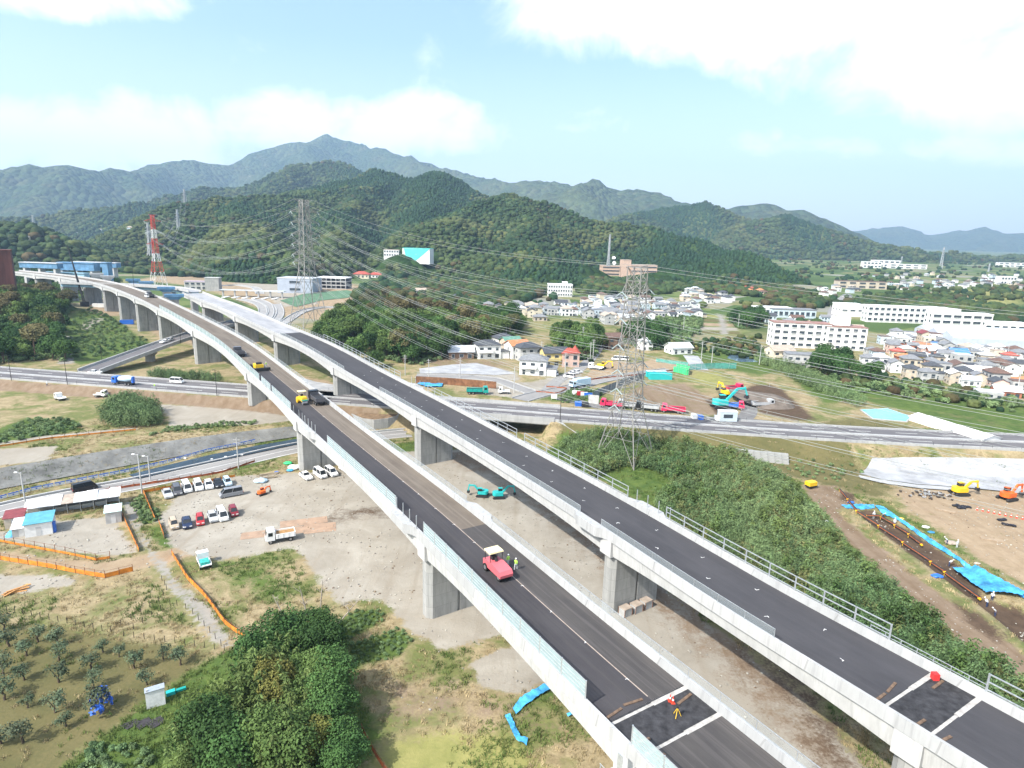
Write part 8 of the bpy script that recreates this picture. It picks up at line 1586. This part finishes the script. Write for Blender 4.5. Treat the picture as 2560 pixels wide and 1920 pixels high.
# road furniture: delineators on kerbs, lamp columns, poles
DARKM = mat('dark_column', (.04, .035, .035), .6, .3)
t = thing('delineator_row', 'row of small dark posts along the far kerb of the main road', 'posts')
for s in np.arange(250, 640, 7.5): obj('post', dl, t, tuple(MR.at(s, -hw - .45, .25)))
t = thing('delineator_row', 'row of small dark posts along the near kerb of the main road', 'posts')
for s in np.arange(250, 640, 7.5): obj('post', dl, t, tuple(MR.at(s, hw + .45, .4)))
def column(px, off, label, path=MR, h=8.5):
    s = path.s_px(px, off, 0); p = path.at(s, off); t = thing('lamp_column', label, 'street lamp', tuple(p)); MB().cyl((0, 0, -.5), (0, 0, h), .11, .07, 8).build('column', DARKM, t); MB().beam((0, 0, h), (0, -.9, h + .15), .08).build('lamp_arm', DARKM, t); MB().box(-.12, .12, -1.4, -.8, h + .1, h + .24).build('lamp_head', DARKM, t)
for k, (px, sd) in enumerate(((26, 1), (166, 1), (540, 1), (1395, 1))): column(px, (hw + .8) * sd, 'dark slender lamp column at the near edge of the main road, %s from the left' % ['first', 'second', 'third', 'fourth'][k])
column(255, -4.5, 'dark lamp column at the bend of the side ramp', RP, 7); column(452, 4.5, 'dark lamp column on the ramp bridge beside the nearer deck', RP, 7)
def pole(px, py, h, label, lampd=False, base=None):
    p = base or G(px, py); t = thing('utility_pole', label, 'pole', tuple(p)); MB().cyl((0, 0, -.5), (0, 0, h), .17, .11, 8).build('column', CONCB, t)
    if lampd: MB().beam((0, 0, h - .2), (-.9, 0, h), .07).build('lamp_arm', CONCB, t); MB().box(-1.3, -.7, -.15, .15, h - .08, h + .1).build('lamp_head', WHITE, t)
    else:
        for z in (h - .5, h - 1.3): MB().beam((-.8, 0, z), (.8, 0, z), .09).build('crossbar', CONCB, t)
pole(*Z5(1228, 668), 9, 'tall concrete pole with lamp at the car park corner', True); pole(*Z5(228, 808), 8, 'lamp pole behind the white roofed sheds', True); pole(*Z5(2062, 460), 8, 'dark pole beside the slate sheeting'); pole(*Z5(1300, 560), 6, 'short lamp pole beside the local road', True)
for k, (px, py, h, lb) in enumerate([(1353, 903, 9, 'pole in front of the plain grey house'), (1412, 945, 10, 'pole with lamp at the junction before the white and red house'), (1475, 905, 9, 'left of twin poles at the village lane'), (1482, 903, 10, 'right of twin poles at the village lane'), (1456, 865, 10, 'pole at the edge of the lane grove'), (1285, 982, 9, 'braced pole at the side road fork'), (1752, 908, 10, 'pale pole beside the concrete drive'), (1778, 915, 9, 'pole right of the concrete drive'), (1898, 912, 9, 'pole beside the small pond'), (1708, 830, 9, 'pole at the tan plots'), (1845, 820, 9, 'pole right of the striped plots'), (2310, 895, 9, 'pole in the middle of the town'), (2375, 875, 9, 'pole behind the red roofed town house'), (2515, 905, 9, 'pole near the factory roofs'), (2440, 960, 9, 'pole in the lower town'), (2540, 990, 9, 'pole at the lower right of town'), (1265, 845, 9, 'pole behind the near house row'), (1190, 790, 9, 'pole beside the long white workshop')]): pole(px, py, h, 'concrete utility pole, ' + lb)
for k, (px, py) in enumerate(((1013, 938), (1072, 950), (1150, 945))): pole(px, py, 8, 'thin pole behind the farther deck fence, %s from the left' % ['first', 'second', 'third'][k])
# ------------------------------------------------------------------ sheds at the left
def zc(x, y): return G(*Z5(x, y))
a, b = zc(215, 900), zc(1050, 775); ang = math.atan2(b.y - a.y, b.x - a.x); L = math.hypot(b.x - a.x, b.y - a.y); t = thing('long_shed', 'long low shed with white sheet roofs behind the gravel yard', 'shed', (a.x, a.y, 0), ang)
MB().box(0, L * .96, 3.2, 3.4, -.3, 2.3).build('back_wall', WALLS['grey'], t); RW = [ROOFS['white'], ROOFS['pale'], ROOFS['white'], ROOFS['tan'], ROOFS['white'], ROOFS['white'], ROOFS['pale'], ROOFS['white']]
for i in range(8):
    x0, x1 = L * i / 8, L * (i + 1) / 8 - .04; MB().add([(x0, -.2, 2.3), (x1, -.2, 2.3), (x1, 3.8, 2.75 + .12 * (i % 3)), (x0, 3.8, 2.75 + .12 * (i % 3)), (x0, -.2, 2.2), (x1, -.2, 2.2), (x1, 3.8, 2.65), (x0, 3.8, 2.65)], [(0, 1, 2, 3), (7, 6, 5, 4), (0, 4, 5, 1), (1, 5, 6, 2), (2, 6, 7, 3), (3, 7, 4, 0)]).build('roof_sheet', RW[i], t)
for i in range(8): MB().box(-.05, .05, -.05, .05, -.3, 2.25).build('post', STEEL, t).location = (.3 + i * (L - .6) / 7, 0, 0)
for i in range(4): MB().box(-1, 1, -.3, .3, 0, .9).build('work_bench', STEEL, t).location = (L * (.35 + .14 * i), 2.2, 0)
def hut(x, y, w, d, h, wall, roof, label, tilt=.5, rz=0): 
    p = zc(x, y); t = thing('site_hut', label, 'shed', (p.x, p.y, 0), ang + rz); MB().box(-w / 2, w / 2, 0, d, -.3, h).build('wall', wall, t); MB().add([(-w / 2 - .2, -.25, h + .03), (w / 2 + .2, -.25, h + .03), (w / 2 + .2, d + .2, h + tilt), (-w / 2 - .2, d + .2, h + tilt), (-w / 2 - .2, -.25, h - .06), (w / 2 + .2, -.25, h - .06), (w / 2 + .2, d + .2, h + tilt - .09), (-w / 2 - .2, d + .2, h + tilt - .09)], [(0, 1, 2, 3), (7, 6, 5, 4), (0, 4, 5, 1), (1, 5, 6, 2), (2, 6, 7, 3), (3, 7, 4, 0)]).build('roof', roof, t); MB().box(-.4, .4, -.04, .02, 0, 1.8).build('door', FRAME, t); return t
hut(340, 1035, 4.2, 4.2, 2.6, WALLS['white'], mat('teal_blue_roof', (.10, .32, .40), .5), 'white hut with a blue green sheet roof in front of the long shed'); hut(190, 1040, 2.8, 4, 1.7, WALLS['grey'], ROOFS['white'], 'low grey hut with white roof left of the blue green roof'); hut(130, 970, 3, 3, 2.2, WALLS['beige'], ROOFS['maroon'], 'small hut with dull maroon roof at the left of the sheds'); hut(985, 925, 2.6, 2.6, 2.4, WALLS['grey'], mat('mint_roof', (.55, .70, .66), .5), 'grey hut with pale mint roof at the right end of the long shed')
p = zc(462, 1000); o = MB().box(-.5, .5, -.45, .45, 0, 2.0).build('portable_toilet', PAINT['blue']); o.location = p; o.rotation_euler = (0, 0, ang); tag(o, 'dark blue portable cabin beside the blue green roofed hut', 'cabin'); p = zc(395, 1020); o = MB().box(-.5, .5, -.3, .3, 0, .1).box(-.5, .5, -.3, .3, .5, .6).box(-.5, .5, -.3, .3, 1.0, 1.1).box(-.5, -.45, -.3, .3, .1, 1.4).box(.45, .5, -.3, .3, .1, 1.4).build('shelf_rack', WHITE); o.location = p; o.rotation_euler = (0, 0, ang); tag(o, 'white open shelf rack in front of the hut', 'rack')
o = MB().cyl((0, 0, 0), (0, 0, .9), 1.2, .5, 9).build('tarpaulin_heap', BTARP); o.location = zc(110, 1030); tag(o, 'light blue tarpaulin heap beside the low grey hut', 'tarpaulin')
# orchard box, trough, timber
p = G(1350 / 3.456, 1440 + 1110 / 3.456); t = thing('white_container', 'white box container standing on the orchard edge', 'container', tuple(p), .55); MB().box(-1.0, 1.0, -.45, .45, -.1, 2.2).build('body', WHITE, t); MB().box(-1.06, 1.06, -.51, .51, 2.2, 2.32).build('lid', STEEL, t); MB().box(-.9, -.7, -.3, -.1, 2.32, 2.5).build('block', CONCB, t)
p = G(1515 / 3.456, 1440 + 1010 / 3.456); t = thing('teal_trough', 'teal rectangular trough beside the white container', 'trough', tuple(p), .6); MB().box(-1.0, 0, -.3, .3, 0, .5).build('tub', PAINT['teal'], t); MB().box(.1, 1.2, -.2, .2, .1, .4).build('tray', PAINT['green'], t)
WOODO = mat('fresh_timber', (.55, .28, .10), .8, 0, .2, 1)
for i in range(5): o = MB().box(-1.6, 1.6, -.13, .13, 0, .1).build('timber_beam', WOODO); q = G(36 + i * 3, 1482 - i * 1.5); o.location = q + Vector((0, 0, .1 * i)); o.rotation_euler = (0, 0, .5 + .5 * (i % 2) + .1 * i); tag(o, 'orange timber beam in the small heap at the left edge, %s' % ['lowest', 'second', 'third', 'fourth', 'topmost'][i], 'timber')
for k in range(3): q = G(290 + k * 30, 1820 + k * 4); tag(drape('mulch_bed', [(300 + k * 32, 1815 - k * 4), (340 + k * 32, 1798 - k * 4), (352 + k * 30, 1806), (318 + k * 30, 1826)], mat('black_mulch', (.05, .045, .05), .8), .1, 1), 'dark mulched garden bed below the orchard, %s' % ['left', 'middle', 'right'][k], 'garden bed')
# crates beside the farther pier
for k, (px, py) in enumerate([(1551, 1515), (1578, 1506), (1604, 1497), (1563, 1536), (1590, 1527), (1614, 1517), (1613, 1478)]):
    q = G(px, py); t = thing('site_crate', 'grey steel crate beside the farther pier, %s' % ['back row left', 'back row middle', 'back row right', 'front row left', 'front row middle', 'front row right', 'standing alone behind'][k], 'crate', tuple(q), .62); MB().box(-.8, .8, -.65, .65, 0, 1.25).build('box', WALLS['grey'], t); MB().box(-.84, .84, -.69, .69, 1.25, 1.33).build('lid', ROOFS['tan'], t)
    for x in (-.82, .82):
        for y in (-.67, .67): MB().box(x - .04, x + .04, y - .04, y + .04, 0, 1.26).build('corner_post', RUST, t)
# blue sheeting below the near deck
for k, pix in enumerate([[(1281, 1775), (1300, 1750), (1340, 1725), (1385, 1705), (1392, 1722), (1345, 1745), (1312, 1770), (1290, 1790)], [(1262, 1795), (1275, 1790), (1300, 1845), (1320, 1850), (1316, 1868), (1290, 1855)], [(1416, 1788), (1440, 1780), (1437, 1790), (1420, 1796)]]): tag(drape('tarpaulin', pix, BTARP, .35, .8), 'crumpled blue sheet below the near deck, %s' % ['largest strip', 'thin lower strip', 'small scrap by the bush'][k], 'tarpaulin')
# dig: sheets, conveyors, small things
def zr(x, y): return G(1920 + x / 3.456, 1040 + y / 3.456)
def zrp(l): return [(1920 + x / 3.456, 1040 + y / 3.456) for x, y in l]
tag(drape('tarpaulin', zrp([(630, 775), (760, 765), (915, 770), (920, 800), (800, 812), (690, 805)]), BTARP, .15, 1.0), 'blue sheet across the upper end of the dig', 'tarpaulin'); tag(drape('tarpaulin', zrp([(920, 780), (1000, 795), (1130, 890), (1300, 1000), (1500, 1130), (1700, 1270), (1900, 1390), (2212, 1560), (2300, 1620), (2230, 1600), (1860, 1400), (1640, 1255), (1440, 1140), (1270, 1015), (1110, 905), (980, 850)]), BTARP, .3, 1.0), 'long blue sheet strip along the right side of the dig', 'tarpaulin'); tag(drape('tarpaulin', zrp([(1575, 1340), (1780, 1328), (1900, 1395), (2212, 1560), (2190, 1590), (2010, 1560), (1880, 1570), (1820, 1520)]), BTARP, .95, 1.0), 'large bright blue sheet covering the lower part of the dig', 'tarpaulin')
CONV = mat('conveyor_rust', (.38, .12, .05), .7, 0, .2, 1); YEL = PAINT['yellow']
def conveyor(pts, label):
    q = [zr(*p) for p in pts]; k = 0
    for a, b in zip(q[:-1], q[1:]):
        n = max(1, int((b - a).length / 5.0))
        for i in range(n):
            p0, p1 = a.lerp(b, i / n), a.lerp(b, (i + 1) / n); p0.z = float(tz(p0.x, p0.y)) + .7; p1.z = float(tz(p1.x, p1.y)) + .7; k += 1
            t = thing('belt_conveyor', label % ['first', 'second', 'third', 'fourth', 'fifth', 'sixth', 'seventh', 'eighth', 'ninth', 'tenth', 'eleventh', 'twelfth', 'thirteenth', 'fourteenth', 'fifteenth'][min(k - 1, 14)], 'conveyor', (0, 0, 0), 0, 'belt conveyors'); MB().beam(p0, p1 + Vector((0, 0, .25)), .4, .14).build('frame', CONV, t); MB().beam(p0 + Vector((0, 0, .12)), p1 + Vector((0, 0, .37)), .3, .04).build('belt', CHAS, t)
            m_ = p0.lerp(p1, .5); MB().beam(p0, p0 - Vector((0, 0, .7)), .08).build('leg', YEL, t); MB().cyl(p1 + Vector((0, -.2, .0)), p1 + Vector((0, .2, .0)), .22, .22, 8).build('motor', YEL, t)
conveyor([(615, 655), (760, 845), (950, 975), (1160, 1120), (1400, 1290), (1520, 1380), (1820, 1610)], 'rust red belt conveyor of the long line, %s from the top'); conveyor([(850, 880), (970, 895), (1090, 970), (1210, 1050), (1320, 1140)], 'rust red belt conveyor of the inner line, %s from the top')
BAG = mat('black_plastic', (.02, .02, .025), .35, 0, .3, 2); bagm = canopy('bag', BAG, 40, 1, .5)
for k, (x, y) in enumerate([(1610, 780), (1635, 775), (1660, 790), (1685, 785), (1710, 790), (1735, 792), (1650, 800), (1690, 802), (2000, 905), (2020, 903), (2040, 900), (2035, 938), (2065, 945), (2095, 950), (2125, 956)]): o = obj('black_bag', bagm, None, zr(x, y)); o.scale = (.55, .45, .5); o.rotation_euler = (0, 0, k); tag(o, 'black plastic bag on the bare ground %s' % ('in the upper heap, ' + ['first from left', 'second', 'third', 'fourth', 'fifth', 'rightmost', 'front left', 'front right'][k] if k < 8 else 'in the lower heaps, ' + ['first', 'second', 'third', 'fourth', 'fifth', 'sixth', 'seventh'][k - 8]), 'bag')
CONEM = MB().box(-.2, .2, -.2, .2, 0, .04, 0).cyl((0, 0, .04), (0, 0, .28), .15, .11, 10, 0).cyl((0, 0, .28), (0, 0, .46), .11, .075, 10, 1).cyl((0, 0, .46), (0, 0, .72), .075, .03, 10, 0).mesh('traffic_cone', [mat('cone_red', (.75, .06, .03), .5), WHITE])
OR9 = ['first', 'second', 'third', 'fourth', 'fifth', 'sixth', 'seventh', 'eighth', 'ninth']
for k in range(9): o = obj('traffic_cone', CONEM, None, zr(1805 + k * 49, 812 + k * 10)); tag(o, 'red cone of the line across the bare ground, %s from left' % OR9[k], 'cone'); o.scale = (1.1,) * 3
for k, (px, py) in enumerate(((1675, 1752), (1682, 1757))): o = obj('traffic_cone', CONEM, None, tuple(hit(px, py, 12.81))); tag(o, 'red and white cone at the near expansion joint, %s' % ['left', 'right'][k], 'cone')
q = hit(1692, 1790, 12.82); t = thing('survey_tripod', 'yellow survey tripod standing on the nearer deck past the joint', 'tripod', tuple(q))
for a in (0, 2.1, 4.2): MB().beam((.4 * math.cos(a), .4 * math.sin(a), 0), (0, 0, .9), .05).build('leg', YEL, t)
MB().box(-.1, .1, -.1, .1, .9, 1.1).build('head', CHAS, t)
s_ = hit(1725 + 625, 1440 + 240, 12.83); o = MB().box(-.3, .3, -.3, .3, 0, .7).build('fuel_box', mat('red_box', (.6, .04, .04), .5)); o.location = tuple(PR.at(sJR + 1.5, 4.4, .02)); tag(o, 'red box beside the parapet at the farther joint', 'box')
for k, (x, y, sx, c, lb) in enumerate([(1360, 965, .8, WHITE, 'pale sack right of the long blue strip'), (1410, 1010, .7, BTARP, 'small blue bundle right of the long blue strip'), (1580, 1105, 1.2, ROOFS['tan'], 'cream sheet heap beside the person in white'), (1460, 1390, 1.0, PAINT['blue'], 'royal blue sheet bundle left of the conveyor line'), (715, 750, .8, PAINT['blue'], 'royal blue bundle at the top of the conveyor'), (1805, 1278, .6, ROOFS['tan'], 'small cream sack on the green verge'), (490, 910, .7, WHITE, 'white sack at the edge of the thicket'), (1150, 890, .6, ROOFS['yellow'], 'yellow sack beside the long blue strip')]): o = obj('sheet_bundle', canopy('bundle', c, 60 + k, 1, .4), None, zr(x, y)); o.scale = (sx, sx * .7, sx * .7); tag(o, lb, 'bundle')
for k, (x0, y0, x1, y1) in enumerate(((1445, 800, 1620, 838), (1835, 1055, 2035, 1088))): a, b = zr(x0, y0), zr(x1, y1); tag(MB().beam(a + Vector((0, 0, .1)), b + Vector((0, 0, .1)), 1.1, .15).build('steel_plate', mat('dusty_plate', (.33, .25, .17), .8)), 'long dusty steel plate on the bare ground, %s' % ['upper', 'lower'][k], 'plate')
q = zr(1430, 690); rub = MB(); rr = random.Random(4)
for i in range(70): rub.cbox((rr.gauss(0, 3.0), rr.gauss(0, 1.1), .15 + rr.random() * .3), (rr.uniform(.2, .6), rr.uniform(.2, .5), rr.uniform(.15, .4)), rr.choice((0, 0, 0, 1)), rr.random() * 3)
o = rub.build('rubble_heap', [mat('dark_rubble', (.07, .055, .045), .9), SHOT]); o.location = q; tag(o, 'dark rubble heap with pale stones below the concrete slope', 'rubble', kind='stuff')
t = thing('gabion_wall', 'grey stepped block wall beside the main road slope', 'wall'); a, b = G(1800, 1136), G(1972, 1160)
for i in range(4):
    for j in range(10): p = a.lerp(b, (j + .5) / 10); o = MB().box(-.98 * (b - a).length / 20, .98 * (b - a).length / 20, -.5, .5, 0, .66).build('block', CONC, t); o.location = (p.x, p.y + .35 * i, -.2 + .7 * i + .02); o.rotation_euler = (0, 0, math.atan2(b.y - a.y, b.x - a.x))
o = MB().cyl((0, 0, 0), (2.6, .2, 4.0), 9, 2.2, 20).build('spoil_heap', mat('grey_spoil', (.15, .125, .105), .95, 0, .2, .5, bump=.6)); o.location = G(1925, 1015) + Vector((0, 3, -.6)); o.scale = (1.7, 1.0, .8); o.rotation_euler = (0, 0, -.5); tag(o, 'large dark grey spoil heap behind the main road', 'heap')
t = thing('site_cabin', 'small grey site cabin with dark window beside the access track', 'cabin', tuple(G(1817, 1052)), .05); MB().box(-2.6, 2.6, -1.2, 1.2, 0, 3.0).build('wall', WALLS['paleblue'], t); MB().box(-2.7, 2.7, -1.3, 1.3, 3.0, 3.15).build('roof', ROOFS['white'], t); MB().box(-1.6, 1.2, -1.26, -1.19, 1.2, 2.3).build('window', GLASS, t)
for k, (px, py, w, rz, m_, lb) in enumerate([(1650, 948, 9, .1, PAINT['teal'], 'long teal container, front of two beside the noise screen'), (1640, 942, 8, .1, PAINT['teal'], 'teal container with pale top behind the front one'), (1735, 1046, 1.5, 0, WHITE, 'white box beside the access track, left'), (1750, 1048, 1.5, 0, PAINT['blue'], 'blue box beside the access track'), (1795, 1050, 1.8, 0, WHITE, 'white panel box beside the site cabin'), (1445, 1014, 2, 0, PAINT['blue'], 'blue drum box behind the main road kerb'), (1463, 1017, 2.2, 0, CHAS, 'dark box behind the main road kerb'), (318, 810, 7, .3, PAINT['blue'], 'blue container under the nearer viaduct, left'), (392, 802, 6, .3, PAINT['blue'], 'blue container under the nearer viaduct, right'), (247, 768, 7, .2, WALLS['white'], 'white cabin under the far piers')]): t = thing('container', lb, 'container', tuple(G(px, py)), rz); MB().box(-w / 2, w / 2, -1.1, 1.1, 0, 2.3 if w > 3 else 1.2).build('body', m_, t); MB().box(-w / 2 - .05, w / 2 + .05, -1.15, 1.15, (2.3 if w > 3 else 1.2) + .002, (2.3 if w > 3 else 1.2) + .08).build('lid', PAINT['pale blue'] if k == 1 else m_, t)
for k, (px, py, c, w) in enumerate([(1385, 1000, WHITE, 1), (1440, 990, WHITE, 1.4), (1450, 992, PAINT['red'], 1.2), (1460, 994, WHITE, 1.2), (1470, 996, PAINT['blue'], 1.4)]): t = thing('sign_board', 'small %s board in the row behind the main road, %s from left' % (['white', 'white', 'red', 'white', 'blue'][k], OR9[k]), 'sign', tuple(G(px, py))); MB().box(-w, w, -.04, .04, .5, 2.0).build('board', c, t); MB().box(-w + .1, -w + .2, -.03, .03, 0, .5).box(w - .2, w - .1, -.03, .03, 0, .5).build('stand', STEEL, t)
# blue lorry and materials by the car park edge
for k, (x, y, c, sx, lb) in enumerate([(45, 570, PAINT['pale blue'], 1.2, 'pale blue sheet heap at the car park edge'), (330, 455, WHITE, 1.3, 'white sacks at the foot of the second pier'), (180, 490, PAINT['blue'], .5, 'small blue bundle beside the timber stack'), (275, 415, GNET, .9, 'green net heap beside the second pier'), (295, 475, BTARP, .7, 'blue sheet near the second pier')]): o = obj('sheet_bundle', canopy('bundle', c, 80 + k, 1, .5), None, G(*Z6(x, y))); o.scale = (sx * 1.2, sx, sx * .8); tag(o, lb, 'bundle')
for k in range(7): o = MB().box(-2.2, 2.2, -.15, .15, 0, .14).build('timber_beam', mat('grey_timber', (.30, .25, .18), .9, 0, .2, 1)); q = G(*Z6(90 + (k % 4) * 14, 515 + (k // 4) * 30)); o.location = q + Vector((0, k * .3 % 1, .15 * (k % 3))); o.rotation_euler = (0, 0, .35 + .08 * (k % 3)); tag(o, 'weathered timber beam in the stack beside the second pier', 'timber', 'timber stack by the pier')
for (px, py, w, d, rz, m_) in ((760, 1305, 9, 3, .35, 0), (800, 1320, 6, 4, .3, 0), (700, 1330, 14, 3, .33, 0)): q = G(px, py); tag(drape('road_plate', None, mat('rusty_road_plate', (.34, .235, .165), .85, 0, .12, .6, coord='Position'), .04, 2, world=[(q.x + a * math.cos(rz) * w / 2 - b * math.sin(rz) * d / 2, q.y + a * math.sin(rz) * w / 2 + b * math.cos(rz) * d / 2) for a, b in ((-1, -1), (1, -1), (1, 1), (-1, 1))]), 'rusty steel road plates on the bare yard, %s' % {9: 'middle', 6: 'right', 14: 'left'}[w], 'plate')
# crane behind the far deck end
d = ray(203, 692); q = d / math.hypot(d[0], d[1]) * 500; t = thing('crawler_crane', 'black crawler crane with raised lattice boom behind the far deck', 'crane', (q[0], q[1], float(tz(q[0], q[1])))); zt = z_at(q[0], q[1], 692) - t.location.z; MB().box(-2, 2, -1.5, 1.5, 0, 3).build('body', CHAS, t); tip = Vector((-6.5, 0, zt + 20))
for sx in (-.5, .5): MB().beam((sx, -.5, 2), tip, .3).build('boom_chord', CHAS, t); MB().beam((sx, .5, 2), tip, .3).build('boom_chord', CHAS, t)
mb = MB()
for i in range(16): a, b = i / 16, (i + 1) / 16; mb.beam(Vector((-.5 if i % 2 else .5, -.5, 2)).lerp(tip, a), Vector((.5 if i % 2 else -.5, .5, 2)).lerp(tip, b), .18)
mb.build('boom_lacing', CHAS, t)
p = PL.at(PL.s_px(333, 5, 1), 5.4, 1.0); t = thing('lamp_mast', 'dark slender mast on the far right edge of the nearer deck', 'mast', tuple(p)); MB().cyl((0, 0, 0), (0, 0, 11), .15, .1, 8).build('column', DARKM, t); MB().box(-.4, .4, -.2, .2, 11, 11.4).build('lamp_head', DARKM, t)
# access platform at the near expansion joint pier
p = PL.at(sJL - 2, -6.3); t = thing('access_platform', 'grey steel inspection platform hanging outside the parapet at the near joint', 'platform', tuple(p), PL.rz(sJL)); MB().box(-2.5, 2.5, -.8, .8, -3.1, -2.95).build('floor', STEEL, t)
for x in np.linspace(-2.4, 2.4, 7): MB().box(x - .03, x + .03, .74, .8, -2.95, -1.8).build('post', STEEL, t); MB().box(x - .03, x + .03, -.8, -.74, -2.95, -1.8).build('post', STEEL, t) if False else None
for z in (-1.85, -2.4): MB().box(-2.5, 2.5, .74, .8, z, z + .06).build('rail', STEEL, t)
MB().box(-.3, .3, .8, .86, -3, 1.2).build('ladder', STEEL, t)
# ------------------------------------------------------------------ ordinals for small groups that share a look
for g in ('dark trees of the near wood', 'green trees of the near wood', 'yellow trees of the near wood', 'dark tree clump', 'dark tree clump two', 'trees of the round copse', 'planks at the expansion joint of the nearer deck', 'planks at the expansion joint of the farther deck', 'timber stack by the pier', 'trees of the lane grove', 'trees behind the pylon', 'trees by the blue girders'):
    L_ = [o for o in COL.objects if o.parent is None and o.get('group') == g]; L_.sort(key=lambda o: float(proj(np.array(o.location))[0])); W_ = 'first second third fourth fifth sixth seventh eighth ninth tenth eleventh twelfth thirteenth fourteenth fifteenth sixteenth seventeenth eighteenth nineteenth twentieth'.split()
    for i, o in enumerate(L_[:20]):
        if len(L_) > 1: o['label'] = '%s, %s from left' % (o['label'], W_[i])
L_ = [o for o in COL.objects if o.parent is None and o.get('group') == 'orchard trees']; L_.sort(key=lambda o: -float(o.location.y))
rows_ = [L_[0:5], L_[5:10], L_[10:15], L_[15:19], L_[19:]]
for i, rw in enumerate(rows_):
    rw.sort(key=lambda o: float(o.location.x))
    for j, o in enumerate(rw): o['label'] = 'small grey green fruit tree, %s row of the orchard, %s from left' % (['farthest', 'second', 'third', 'fourth', 'nearest'][i], OR9[j])
# ------------------------------------------------------------------ haze over the valley
hz = MB().box(-9900, 9900, -1290, 11200, -14, 1420).build('haze', bpy.data.materials.new('haze'))
hz['kind'] = 'stuff'
hm = hz.data.materials[0]; hm.use_nodes = True; hm.node_tree.nodes.clear()
_o = N('ShaderNodeOutputMaterial', hm.node_tree.nodes); _v = N('ShaderNodeVolumePrincipled', hm.node_tree.nodes)
_v.inputs['Color'].default_value = (0.48, 0.71, 1.0, 1); _v.inputs['Density'].default_value = 0.00011; _v.inputs['Anisotropy'].default_value = 0.1
hm.node_tree.links.new(_v.outputs[0], _o.inputs['Volume'])
